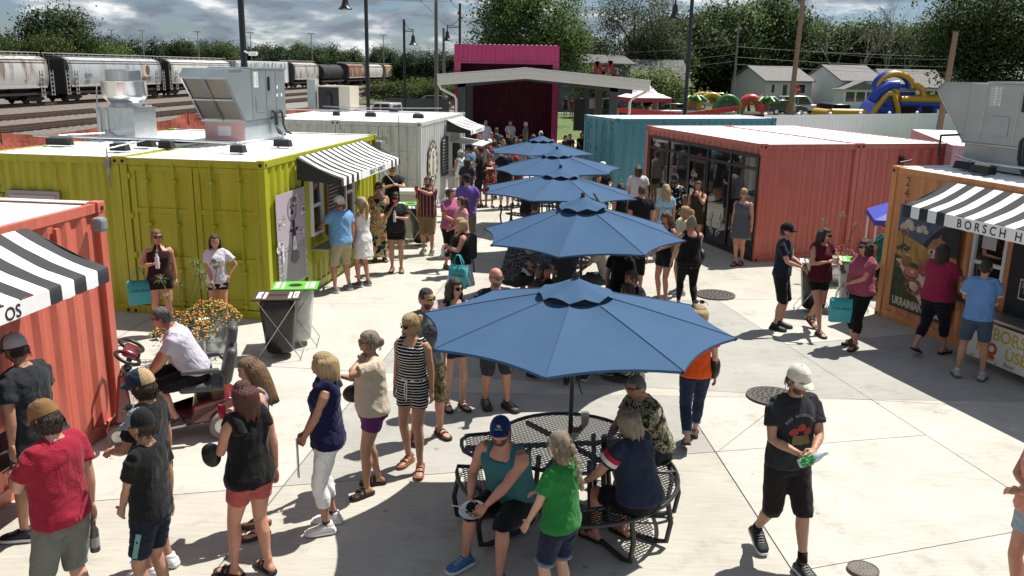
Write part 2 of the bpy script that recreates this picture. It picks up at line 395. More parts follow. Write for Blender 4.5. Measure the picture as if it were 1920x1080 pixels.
KIOSK = {'green': ((-3.908, 13.539, 0), 82.15), 'white': ((-2.575, 24.029, 0), 81.81), 'coralR': ((3.689, 24.55, 0), -74.3), 'orange': ((6.361, 14.616, 0), -74.36),
         'coralL': ((-5.209, 3.297, 0), 82.76), 'blue': ((3.229, 27.846, 0), 20.5)}
ROOF = mat('white_roof_coating', (.82, .825, .83), .45, var=.05, vscale=1.5, dirt=.25)
def paint(name, col): return mat(name, col, .38, var=.09, vscale=2.2, bump=.05, bscale=40, dirt=.16, streak=.75)
def kiosk(key, label, cat, body, units=2, holes=(), doors=(), wall_holes={}, near='auto'):
 loc, rz = KIOSK[key]; side = 1 if rz > 0 else -1
 t = thing('container_kiosk', label, cat, loc, R(rz))
 for k in range(units):
  y0 = k*CW+(.012 if k else 0); y1 = y0+CW
  for x in (0, CL-.12):
   for y in (y0, y1-.12):
    MB().box(x, y, .1, x+.12, y+.12, CH-.118).build('corner_post', body, t, bevel=.008)
    mb = MB();
    for z in (0, CH-.118): mb.box(x-.006, y-.006, z, x+.126, y+.126, z+.124)
    c = mb.build('corner_casting', body, t, bevel=.01)
    h = MB(); xn = x-.008 if x == 0 else x+.128
    ex = 1 if x else -1; ey = 1 if y > y0 else -1
    for z in (.03, CH-.085):
     h.tube([(xn, y+.06, z+.018), (xn+ex*.004, y+.06, z+.018)], .03, 10)
     yn = y-.008 if ey < 0 else y+.128
     h.tube([(x+.06, yn, z+.018), (x+.06, yn+ey*.004, z+.018)], .028, 10)
    h.build('casting_hole', BLACKMAT, c)
  for y in (y0+.02, y1-.085):
   MB().box(.12, y, CH-.11, CL-.12, y+.065, CH-.012).build('top_rail', body, t)
   MB().box(.12, y, .0, CL-.12, y+.065, .14).build('bottom_rail', body, t)
  for x in (.015, CL-.075):
   MB().box(x, y0+.12, CH-.125, x+.06, y1-.12, CH-.012).build('end_rail', body, t)
   MB().box(x, y0+.12, .0, x+.06, y1-.12, .14).build('end_sill', body, t)
  corr(MB(), (.12, y0+.06, CH-.02), (1, 0, 0), (0, 0, 1), CL-.24, 0, CW-.12, period=.21, depth=.022, V=(0, 1, 0)).build('roof_sheet', ROOF, t)
  MB().box(.0, y0+.1, CH-.014, .12, y1-.1, CH-.006).build('roof_edge', ROOF, t); MB().box(CL-.12, y0+.1, CH-.014, CL, y1-.1, CH-.006).build('roof_edge', ROOF, t)
  if k == 0: corr(MB(), (.12, y0+.028, 0), (1, 0, 0), (0, -1, 0), CL-.24, .14, CH-.11, [(h[0]-.12, h[1]-.12, h[2], h[3]) for h in holes]).build('side_wall', body, t)
  if k == units-1: corr(MB(), (CL-.12, y1-.028, 0), (-1, 0, 0), (0, 1, 0), CL-.24, .14, CH-.11).build('side_wall', body, t)
  for x, nx in ((.03, -1), (CL-.03, 1)):
   end = 'near' if (x < 1) == (side > 0) else 'far'
   if (end, k) in doors: door_end(t, body, x, nx, y0, y1)
   else:
    if nx < 0: corr(MB(), (x, y1-.12, 0), (0, -1, 0), (-1, 0, 0), CW-.24, .14, CH-.125, wall_holes.get((end, k), ())).build('end_wall', body, t)
    else: corr(MB(), (x, y0+.12, 0), (0, 1, 0), (1, 0, 0), CW-.24, .14, CH-.125, wall_holes.get((end, k), ())).build('end_wall', body, t)
 return t
def door_end(t, body, x, nx, y0, y1):
 def bx(mb, d0, d1, ya, yb, za, zb): mb.box(min(x+nx*d0, x+nx*d1), ya, za, max(x+nx*d0, x+nx*d1), yb, zb)
 mid = (y0+y1)/2
 for ya, yb in ((y0+.13, mid-.008), (mid+.008, y1-.13)):
  mb = MB(); bx(mb, -.05, -.022, ya, yb, .15, CH-.13)
  for za, zb in ((.15, .30), (.92, 1.0), (1.70, 1.78), (CH-.22, CH-.13)): bx(mb, -.022, -.004, ya+.002, yb-.002, za, zb)
  bx(mb, -.022, .0, ya, ya+.1, .152, CH-.132); bx(mb, -.022, .0, yb-.1, yb, .152, CH-.132)
  d = mb.build('door_leaf', body, t, bevel=.006)
  w = yb-ya
  for f in (.28, .72):
   yy = ya+w*f; b = MB().tube([(x+nx*.03, yy, .12), (x+nx*.03, yy, CH-.10)], .017, 8)
   for z in (.2, .75, 1.5, 2.2): bx(b, .0, .052, yy-.045, yy+.045, z, z+.045)
   b.build('locking_bar', body, d, smooth=40)
   h = MB(); bx(h, .05, .075, yy-.02, yy+.38*(1 if f < .5 else -1) if f < .5 else yy+.02, .96, 1.0) if f < .5 else bx(h, .05, .075, yy-.38, yy+.02, 1.02, 1.06)
   h.build('door_handle', body, d)
  for z in (.3, .95, 1.6, 2.25):
   h = MB(); yy = ya-.02 if ya < mid-.5 else yb+.02
   bx(h, -.01, .025, yy-.05, yy+.05, z, z+.09); h.build('hinge', body, d)
def ctext(t, s, size, O, X, Y, m=BLACK, name='lettering', **k):
 mb = MB(); text_mb(mb, s, size, O, X, Y, **k); return mb.build(name, m, t)
AWN_B = mat('black_awning_cloth', (.022, .023, .027), .75, bump=.15, bscale=8); AWN_W = mat('white_awning_cloth', (.80, .80, .80), .75, bump=.15, bscale=8)
def awning(t, x0, x1, n, zt=2.535, zb=2.205, dp=.80, val=.13, text=None, tsize=.1, tx=None, white_from=None, white_to=None, open_ends=(True, True), td=1):
 """striped awning on the wall y = 0, sagging cloth, framed black ends, valance with the name"""
 a = thing('awning', None, None); a.parent = t
 st = (x1-x0)/n; K = 7
 for c, m in ((0, AWN_B), (1, AWN_W)):
  for i in range(n):
   if i % 2 != c: continue
   mb = MB(); vs = []
   for j in range(K+1):
    f = j/K; y = -.03-(dp-.03)*f; z = zt+(zb-zt)*f - .035*math.sin(math.pi*f) + .005*math.sin(i*2.3+j*1.1)*math.sin(math.pi*f)
    for e in (0, .5, 1): vs.append((x0+st*(i+e), y, z))
   # rolled front edge and valance
   xs = [x0+st*i, x0+st*(i+.5), x0+st*(i+1)]
   for dz in (.0, -val*.5, -val):
    for e, x in enumerate(xs): vs.append((x, -dp-.012-(.004 if e == 1 else 0)*(1 if dz else 0), zb-.012+dz-(.006 if (dz == -val and e == 1) else 0)))
   rows = K+1+3; fs = []
   for r in range(rows-1):
    for e in (0, 1): fs.append((r*3+e, r*3+e+1, (r+1)*3+e+1, (r+1)*3+e))
   inlet = white_from is not None and white_from <= i < white_to
   if inlet and c == 0: fs = fs[:K*2]
   mb.add(vs, fs); mb.build('fabric_stripe', m, a, smooth=60)
 if white_from is not None:
  mb = MB(); xa, xb = x0+st*white_from, x0+st*white_to
  mb.box(xa, -dp-.02, zb-.012-val, xb, -dp-.0145, zb-.008); mb.build('name_panel', AWN_W, a)
 for e, x in ((0, x0), (1, x1)):
  if open_ends[e]: MB().prism([(x, -.03, zt-.012), (x, -.03, zb-.06), (x, -dp+.01, zb-.10), (x, -dp+.01, zb-.02)], (.008 if e == 0 else -.008, 0, 0)).build('end_panel', AWN_B, a)
 f = MB()
 f.tube([(x0+.03, -dp+.02, zb-.03), (x1-.03, -dp+.02, zb-.03)], .014, 8); f.tube([(x0+.03, -.03, zt-.03), (x1-.03, -.03, zt-.03)], .014, 8)
 for x in (x0+.03, (x0+x1)/2, x1-.03): f.tube([(x, -.02, zb-.03), (x, -dp+.02, zb-.03)], .012, 8)
 f.build('awning_frame', DARKMETAL, a, smooth=40)
 if text: ctext(a, text, tsize, (tx, -dp-.0235, zb-.012-val*.5-tsize*.34), (td, 0, 0), (0, 0, 1), name='lettering', bold=.002)
 return a
def wall_window(t, x0, x1, z0, z1, y=0, frame=.055, rail=True, m=None):
 m = m or mat('white_vinyl', (.72, .72, .71), .4)
 w = thing('window', None, None); w.parent = t
 f = MB(); d0, d1 = y-.055, y+.05
 f.box(x0, d0, z0, x0+frame, d1, z1); f.box(x1-frame, d0, z0, x1, d1, z1)
 f.box(x0+frame, d0, z0, x1-frame, d1, z0+frame); f.box(x0+frame, d0, z1-frame, x1-frame, d1, z1)
 if rail: zm = (z0+z1)/2+.02; f.box(x0+frame, d0+.012, zm-.03, x1-frame, d1, zm+.03)
 f.build('window_frame', m, w, bevel=.005)
 MB().box(x0+frame, y-.012, z0+frame, x1-frame, y+.0, z1-frame).build('window_pane', GLASS, w)
 return w
# --- green and yellow kiosk
P_GREEN = paint('chartreuse_paint', (.375, .385, .014))
kg = kiosk('green', 'chartreuse kiosk of two joined containers with a black and white awning and wave mural', 'food kiosk', P_GREEN, 2,
           holes=[(1.86, 2.40, 1.05, 2.10), (3.70, 4.25, 1.05, 2.10)], doors=[('near', 0)], wall_holes={('near', 1): [(CW-.12-(4.463-CW), CW-.12-(3.53-CW), .2, 1.99)]})
awning(kg, 1.245, 5.03, 27, text='BEAST + BONITO', tsize=.125, tx=3.35, white_from=8, white_to=21)
wall_window(kg, 1.86, 2.40, 1.05, 2.10); wall_window(kg, 3.70, 4.25, 1.05, 2.10)
MB().box(1.62, -.004, .15, 1.85, .0, 2.45).build('trim_panel', P_GREEN, kg); MB().box(2.41, -.006, .9, 2.62, .0, 2.45).build('trim_panel', P_GREEN, kg)
mb = MB()
for x in (2.66, 3.63): mb.box(x-.03, -.05, .95, x+.03, .0, 2.12)
mb.box(2.69, -.05, 2.06, 3.60, 0, 2.12); mb.box(2.69, -.05, .95, 3.60, 0, 1.01)
brd = MB().box(2.69, -.03, 1.01, 3.60, -.004, 2.06).build('menu_board', CHALK, kg); mb.build('board_frame', mat('cedar_trim', (.25, .13, .07), .6, var=.2), brd)
def scribble(parent, O, X, w, z0, z1, rows, m, seed, h=.022, y_=None):
 """chalk writing as rows of short strokes"""
 r = random.Random(seed); O = Vector(O); X = Vector(X); mb = MB()
 for k in range(rows):
  z = z1-(z1-z0)*(k+.5)/rows; x = .04*w
  while x < w*(.55+.4*r.random()):
   l = r.uniform(.03, .11); a = O+X*x; hh = h*(1.5 if k == 0 else 1)
   mb.quad(a+Vector((0, 0, z-hh/2)), a+X*l+Vector((0, 0, z-hh/2)), a+X*(l*.96)+Vector((0, 0, z+hh*r.uniform(.2, .5))), a+X*.006+Vector((0, 0, z+hh/2))); x += l+r.uniform(.012, .035)
 return mb.build('chalk_writing', m, parent)
CHALKW = mat('chalk_white', (.42, .42, .41), .9)
scribble(brd, (2.74, -.032, 0), (1, 0, 0), .82, 1.05, 2.03, 14, CHALKW, 3)
for x0, x1 in ((1.80, 2.95), (4.55, 5.4)):
 s = MB().box(x0, -.34, .80, x1, -.01, .835).build('serving_shelf', mat('stainless_top', (.5, .5, .49), .35, metal=.8), kg)
 mb = MB()
 for x in (x0+.12, x1-.12): mb.prism([(x, -.03, .8), (x, -.3, .8), (x, -.03, .52)], (.012, 0, 0))
 mb.build('shelf_bracket', P_GREEN, s)
# vertical number and framed panel on the near end of the left unit
for i, ch in enumerate('217'): ctext(kg, ch, .24, (-.012, 4.60-.02*i, 2.27-.245*i), (0, -1, 0), (0, 0, 1), name='number')
MB().box(-.03, 3.53, .2, .02, 4.463, 1.99).build('panel_frame', mat('grey_trim', (.30, .28, .28), .5), kg); MB().box(-.045, 3.60, .2, -.031, 4.39, 1.92).build('roller_door', mat('pale_grey_door', (.42, .39, .385), .55), kg)
tag(MB().box(5.83, -.16, 2.28, 6.0, -.01, 2.46).build('wall_light', GREYPAINT, kg, bevel=.03), None)
mb = MB(); mb.tube([(-.01, 2.62, 2.62), (-.02, 2.62, 2.35), (-.02, 2.60, 2.1)], .012, 6); mb.box(-.04, 2.585, 2.42, 0, 2.66, 2.55); mb.build('conduit', GREYPAINT, kg)
# mural: lilac board, line-drawn clouds, badge, waves and a small bear in an apron
def mural(t, x0, x1, z0, z1):
 bz = -.012
 b = MB().box(x0, -.010, z0, x1, -.002, z1).build('mural_board', mat('lilac_print', (.40, .33, .38), .6, var=.05), t)
 INK = mat('black_ink', (.012, .012, .014), .6); PAP = mat('white_ink', (.66, .66, .66), .6); GRY = mat('grey_ink', (.12, .11, .12), .6)
 lay = {'k': MB(), 'w': MB(), 'g': MB()}; w = x1-x0
 def disc(l, cx, cz, r, d, n=18, rz=None, a0=0, a1=2*math.pi):
  rz = rz or r; lay[l].quad(*[(cx+r*math.cos(a0+(a1-a0)*k/n), bz-d, cz+rz*math.sin(a0+(a1-a0)*k/n)) for k in range(n)])
 def ring(l, cx, cz, r, th, d, a0=0, a1=2*math.pi, n=16):
  for k in range(n):
   p, q = a0+(a1-a0)*k/n, a0+(a1-a0)*(k+1)/n
   lay[l].quad(*[(cx+rr*math.cos(s), bz-d, cz+rr*math.sin(s)) for s, rr in ((p, r), (q, r), (q, r-th), (p, r-th))])
 rr = random.Random(4)
 # waves, row over row
 zw = z0+.62*1.0; row = 0; z = zw
 while z > z0+.02:
  xx = x0+(.07 if row % 2 else 0)
  while xx < x1:
   c = min(max(xx, x0+.08), x1-.08); d = .0008*row+.001
   r0 = .085
   disc('w', c, z, r0, d, 12, None, 0, math.pi)
   for q in (0, 1, 2): ring('k', c, z, r0-.028*q, .013, d+.0003, 0, math.pi, 10)
   xx += .15
  z -= .075; row += 1
 lay['w'].quad((x0+.005, bz, z0), (x1-.005, bz, z0), (x1-.005, bz, z0+.55), (x0+.005, bz, z0+.55))
 for cx, cz in ((x0+.2, z1-.48), (x1-.16, z1-.40), (x1-.25, z1-.75), (x0+.12, z1-.88), (x1-.35, z1-.18)):
  for k in range(7):
   a, b_ = rr.uniform(-.13, .13), rr.uniform(-.04, .06); r = rr.uniform(.04, .065)
   disc('k', cx+a, cz+b_, r+.009, .0010); disc('w', cx+a, cz+b_, r, .0016)
   ring('k', cx+a+.01, cz+b_-.01, r*.55, .008, .002, 0, 3.5, 8)
 cx, cz = x0+w*.52, z1-.32
 ring('k', cx, cz, .20, .014, .003, n=28); ring('k', cx, cz, .155, .008, .003, n=28)
 disc('k', cx, cz-.04, .06, .0032, rz=.05)
 for k in range(4): disc('k', cx-.075+.05*k, cz+.05+(.025 if k in (1, 2) else 0), .018, .0032, 10, .026)
 bx, bz0 = x0+w*.55, z0+.62     # bear in an apron on a rock
 disc('g', bx, bz0-.14, .19, .012, 14, .12); disc('k', bx, bz0+.18, .075, .0125, 14, .19); disc('k', bx-.01, bz0+.42, .055, .0126); disc('k', bx-.045, bz0+.475, .02, .0126, 8); disc('k', bx+.03, bz0+.475, .02, .0126, 8)
 disc('k', bx-.13, bz0+.33, .075, .0125, 10, .022); disc('k', bx+.12, bz0+.33, .06, .0125, 10, .03)
 lay['w'].quad((bx-.05, bz-.0132, bz0+.22), (bx+.05, bz-.0132, bz0+.22), (bx+.09, bz-.0132, bz0-.02), (bx-.09, bz-.0132, bz0-.02))
 disc('k', bx, bz0+.12, .016, .0136, 8); lay['k'].quad((bx-.012, bz-.0136, bz0+.05), (bx+.012, bz-.0136, bz0+.05), (bx+.012, bz-.0136, bz0+.10), (bx-.012, bz-.0136, bz0+.10))
 disc('w', x0+.18, z0+.62, .045, .0125, 10, .16); ring('k', x0+.18, z0+.62, .05, .01, .0127)
 disc('g', bx-.04, bz0+.78, .05, .003, 10, .12); disc('g', bx+.1, bz0+.84, .07, .003, 10, .05)
 for l, m, n in (('w', PAP, 'white_drawing'), ('g', GRY, 'grey_drawing'), ('k', INK, 'ink_drawing')): lay[l].build(n, m, b)
mural(kg, .35, 1.60, .38, 2.0)
# --- white kiosk
P_WHITE = paint('pale_grey_paint', (.55, .56, .54))
kw = kiosk('white', 'pale grey kiosk of two joined containers with an oval gold emblem and small awning', 'food kiosk', P_WHITE, 2, holes=[(3.95, 5.55, .75, 1.72)], doors=[('near', 0)])
awning(kw, 3.05, 5.6, 23, zt=2.5, zb=2.2, dp=.77, text='RICH + HONEST FOOD', tsize=.095, tx=4.5, white_from=3, white_to=20)
brd = MB().box(2.5, -.03, .82, 3.35, -.005, 2.0).build('menu_board', CHALK, kw); scribble(brd, (2.55, -.032, 0), (1, 0, 0), .75, .9, 1.95, 11, CHALKW, 5, .03)
mb = MB(); mb.box(3.95, -.02, .70, 5.55, .06, .75); mb.box(3.95, -.02, 1.72, 5.55, .06, 1.76); mb.box(3.9, -.02, .7, 3.95, .06, 1.76); mb.box(5.55, -.02, .7, 5.6, .06, 1.76)
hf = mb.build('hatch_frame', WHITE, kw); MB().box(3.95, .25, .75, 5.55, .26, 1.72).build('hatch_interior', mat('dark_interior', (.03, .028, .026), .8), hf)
mb = MB(); mb.M = Matrix.Translation((0, -.03, 1.78)) @ Matrix.Rotation(R(8), 4, 'X'); mb.box(3.9, -.95, -.02, 5.6, 0, .015); mb.M = None
hd = mb.build('hatch_lid', mat('hatch_white', (.6, .6, .58), .5), kw); mb = MB(); mb.tube([(3.97, -.05, 1.3), (3.97, -.75, 1.68)], .014, 6); mb.tube([(5.53, -.05, 1.3), (5.53, -.75, 1.68)], .014, 6); mb.build('hatch_strut', DARKMETAL, hd)
MB().box(3.3, -.38, .70, 5.65, -.01, .74).build('serving_counter', mat('white_laminate', (.62, .62, .6), .4), kw)
# oval emblem: gold ring, radiating petals, robed figure in plain shapes
em = MB(); em2 = MB(); em3 = MB(); cx, cz, ry = 1.35, 1.33, .68; rx = .62
def ell(mb, cx, cz, rx, rz, y, n=30, a0=0, a1=2*math.pi): mb.quad(*[(cx+rx*math.cos(a0+(a1-a0)*k/n), y, cz+rz*math.sin(a0+(a1-a0)*k/n)) for k in range(n)])
ell(em, cx, cz, rx, ry, -.012); ell(em2, cx, cz, rx*.93, ry*.94, -.014); ell(em, cx, cz, rx*.66, ry*.74, -.018); ell(em3, cx, cz, rx*.60, ry*.69, -.020)
for k in range(28):
 a = 2*math.pi*k/28; px, pz = cx+rx*.79*math.cos(a), cz+ry*.83*math.sin(a)
 ell(em3 if k % 2 else em, px, pz, .045, .05, -.016-(k % 2)*.0004, 8)
ell(em, cx, cz-.02, .17, .40, -.022); ell(em3, cx, cz-.02, .13, .35, -.0235); ell(em, cx, cz+.20, .06, .07, -.025); ell(em, cx, cz-.1, .07, .22, -.025); ell(em2, cx, cz-.1, .045, .17, -.0265)
for k in range(6): ell(em, cx-.25+.1*k, cz-.36, .04, .035, -.022-.0002*k, 8)
e0 = em.build('emblem', mat('emblem_black', (.03, .027, .02), .5), kw); em2.build('emblem_gold', mat('emblem_gold', (.33, .25, .11), .5), e0); em3.build('emblem_white', mat('emblem_white', (.62, .61, .57), .5), e0)
mb = MB(); mb.tube([(-.03, .62, 2.75), (-.03, .62, .98)], .012, 6); mb.build('conduit', GREYPAINT, kw); MB().box(-.09, .5, .82, -.005, .72, 1.05).build('meter_box', mat('meter_grey', (.13, .135, .14), .5), kw, bevel=.012)
MB().box(-.02, 1.0, 1.95, -.008, 1.25, 2.1).build('placard', P_WHITE, kw)
# --- coral kiosk with the glazed front (right of the alley)
P_CORAL2 = paint('coral_red_paint', (.52, .138, .10))
kc = kiosk('coralR', 'coral red cake shop of two joined containers with a full black glazed front', 'shop kiosk', P_CORAL2, 2, holes=[(.12, CL-.12, .10, 2.345)])
MBK = mat('black_aluminium', (.01, .01, .011), .35)
sf = thing('shopfront', None, None); sf.parent = kc
mb = MB()
cols = [.354, 1.505, 2.678, 3.71, 4.779, 5.947]
for x in cols: mb.box(x-.035, -.03, .03, x+.035, .05, 2.34)
for a, b in zip(cols, cols[1:]):
 for z, h in ((.03, .09), (2.27, .07), (2.0, .06)): mb.box(a+.035, -.025, z, b-.035, .045, z+h)
mb.build('mullion_frame', MBK, sf)
for a, b in zip(cols, cols[1:]):
 MB().box(a+.035, .0, .12, b-.035, .012, 2.0).build('window_pane', GLASS, sf); MB().box(a+.035, .0, 2.06, b-.035, .012, 2.27).build('window_pane', GLASS, sf)
mb = MB(); a, b = 2.713, 3.675
mb.box(a, -.04, .04, a+.09, -.026, 1.99); mb.box(b-.09, -.04, .04, b, -.026, 1.99); mb.box(a+.09, -.04, .04, b-.09, -.026, .2); mb.box(a+.09, -.04, 1.90, b-.09, -.026, 1.99)
d = mb.build('glass_door', MBK, sf); MB().tube([(b-.12, -.075, .8), (b-.12, -.075, 1.25)], .014, 8).build('handle', STEEL, d)
SIGNW = mat('white_vinyl_print', (.6, .6, .58), .6)
ctext(sf, 'Cake', .2, (2.84, -.0135, 1.53), (1, 0, 0), (0, 0, 1), SIGNW, align='LEFT', shear=.35, xs=.8); ctext(sf, 'Boutique', .19, (2.80, -.0135, 1.31), (1, 0, 0), (0, 0, 1), SIGNW, align='LEFT', shear=.35, xs=.72)
MB().box(2.83, -.006, .95, 3.05, -.003, 1.22).build('hours_notice', SIGNW, sf)
for cx in (4.24, 5.33):     # laurel wreaths
 mb = MB()
 for s in (-1, 1):
  for k in range(9):
   a = R(-90+s*(12+k*15)); r = .27; p = Vector((cx+r*math.cos(a), -.0135, .56+r*.9*math.sin(a)))
   for q in (-1, 1):
    t_ = Vector((-math.sin(a), 0, math.cos(a)))*s; n_ = Vector((math.cos(a), 0, math.sin(a)))*q; e = (t_*.8+n_*.9).normalized(); f = e.cross(Vector((0, 1, 0)))
    mb.quad(p, p+e*.05+f*.022, p+e*.10, p+e*.05-f*.022)
 mb.build('laurel_print', SIGNW, sf)
mb = MB(); mb.tube([(CL+.02, 3.55, 2.22), (CL+.32, 3.55, 2.24), (CL+.38, 3.2, 2.2)], .022, 8); mb.box(CL-.02, 3.5, 2.12, CL+.03, 3.6, 2.3); wl = mb.build('wall_light', BLACK, kc)
# --- blue container
P_BLUE = paint('teal_blue_paint', (.055, .235, .30))
kb = kiosk('blue', 'single teal blue shipping container behind the coral cake shop', 'container', P_BLUE, 1, doors=[('near', 0)])
# --- coral kiosk at the left edge
P_CORAL = paint('coral_paint', (.57, .145, .10))
kl = kiosk('coralL', 'coral kiosk at the left edge with a wide striped awning', 'food kiosk', P_CORAL, 2, holes=[(2.6, 4.1, .75, 2.0)])
awning(kl, .747, 4.76, 23, zt=2.53, zb=2.19, dp=.80, val=.13, text='OS', tsize=.15, tx=3.43, white_from=6, white_to=18)
MB().box(5.74, -.15, 2.30, 5.88, -.015, 2.46).build('wall_light', mat('light_grey_metal', (.20, .22, .23), .4), kl, bevel=.04)
mb = MB(); mb.box(5.17, -.03, 2.22, 5.23, .01, 2.44); mb.tube([(5.2, -.02, 2.22), (5.2, -.02, 2.1)], .012, 6); mb.build('lock_box', P_CORAL, kl)
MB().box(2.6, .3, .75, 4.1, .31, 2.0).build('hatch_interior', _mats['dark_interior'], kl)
c = MB().box(2.2, -.50, .69, 4.40, -.005, .725).build('serving_counter', mat('counter_metal', (.075, .078, .082), .4, metal=.5, var=.1), kl, bevel=.006)
# --- orange kiosk
P_ORANGE = paint('orange_paint', (.60, .265, .105))
ko = kiosk('orange', 'orange borsch kiosk of two joined containers with a painted food poster', 'food kiosk', P_ORANGE, 2, holes=[(2.0, 2.63, .85, 1.9)])
awning(ko, 1.344, 5.72, 25, zt=2.49, zb=2.165, dp=.80, val=.165, text='B O R S C H   H O U S E', tsize=.165, tx=3.32, white_from=5, white_to=20)
for i, ch in enumerate('241'): ctext(ko, ch, .215, (.43, -.012, 2.31-.19*i), (1, 0, 0), (0, 0, 1), name='number')
wall_window(ko, 2.0, 2.63, .85, 1.92)
MB().box(2.14, -.016, 1.62, 2.40, -.0125, 1.88).build('framed_notice', mat('notice_paper', (.5, .5, .48), .6), ko)
brd = MB().box(2.72, -.035, .80, 4.4, -.004, 1.95).build('menu_board', CHALK, ko)
MB().box(2.64, -.045, .80, 2.715, .0, 1.97).build('board_frame', mat('orange_trim', (.5, .2, .08), .5), brd)
PAPER = mat('menu_paper', (.55, .55, .54), .6); REDP = mat('menu_red', (.45, .04, .05), .6); DKP = mat('menu_dark', (.02, .02, .022), .6)
for x0, z0, x1, z1, c_ in ((2.98, 1.40, 3.25, 1.80, 0), (2.93, 1.05, 3.22, 1.34, 1), (3.35, 1.40, 3.62, 1.80, 1), (3.33, 1.02, 3.62, 1.33, 0), (2.80, 1.86, 2.97, 1.94, 2)):
 f = MB().box(x0, -.042, z0, x1, -.0355, z1).build('menu_sheet', PAPER, brd)
 mb = MB(); mb.box(x0+.02, -.0445, z0+.02, x1-.02, -.0425, z1-.02); p = mb.build('sheet_print', DKP, brd)
 mb = MB(); cx, cz = (x0+x1)/2, z0+(z1-z0)*.42; mb.quad(*[(cx+.07*math.cos(a*.4488), -.0452, cz+.055*math.sin(a*.4488)) for a in range(14)]); mb.build('dish_print', REDP if c_ != 1 else mat('dish_brown', (.3, .17, .06), .6), brd)
 mb = MB()
 for k in range(3): mb.quad((x0+.05, -.0452, z1-.06-k*.03), (x1-.06-.02*k, -.0452, z1-.06-k*.03), (x1-.06-.02*k, -.0452, z1-.048-k*.03), (x0+.05, -.0452, z1-.048-k*.03))
 mb.build('sheet_lettering', PAPER, brd)
MB().box(2.4, -.45, .755, 5.6, -.01, .79).build('serving_counter', mat('stainless_top2', (.42, .42, .41), .4, metal=.8), ko)
sb = MB().box(2.50, -.40, .14, 4.9, -.385, .70).build('painted_sign', mat('white_board', (.62, .61, .56), .6), ko)
YEL = mat('yellow_marker', (.50, .38, .05), .7); GRN = mat('green_marker', (.12, .25, .05), .7)
ctext(sb, 'BORSCH', .24, (3.42, -.4015, .49), (1, 0, 0), (0, 0, 1), YEL, bold=.006); ctext(sb, 'H', .22, (2.78, -.4015, .27), (1, 0, 0), (0, 0, 1), YEL, bold=.006)
ctext(sb, 'O', .23, (2.98, -.4015, .27), (1, 0, 0), (0, 0, 1), REDP, bold=.012); ctext(sb, 'USE', .22, (3.4, -.4015, .27), (1, 0, 0), (0, 0, 1), YEL, bold=.006)
mb = MB(); mb.quad(*[(2.98+.085*math.cos(a*.4488), -.4012, .225+.05*math.sin(a*.4488)) for a in range(14)]); mb.M = None; mb.build('bowl_drawing', YEL, sb)
mb = MB(); mb.quad(*[(2.98+.075*math.cos(a*.4488), -.4016, .235+.03*math.sin(a*.4488)) for a in range(14)]); mb.build('soup_drawing', REDP, sb)
mb = MB()
rr = random.Random(2)
for k in range(26):
 x, z = rr.uniform(2.55, 4.8), rr.uniform(.16, .24) if k % 3 else rr.uniform(.44, .49); mb.quad(*[(x+.012*math.cos(a*1.0472), -.4012, z+.012*math.sin(a*1.0472)) for a in range(6)])
mb.build('ink_dots', BLACK, sb); ctext(sb, 'Bowl', .09, (3.3, -.4015, .17), (1, 0, 0), (0, 0, 1), BLACK, shear=.3)
# shelf with jars on the poster side of the window
s = MB().box(1.70, -.28, .80, 2.35, -.005, .83).build('serving_shelf', DARKMETAL, ko); mb = MB(); mb.prism([(1.78, -.01, .8), (1.78, -.25, .8), (1.78, -.01, .55)], (.012, 0, 0)); mb.build('shelf_bracket', DARKMETAL, s)
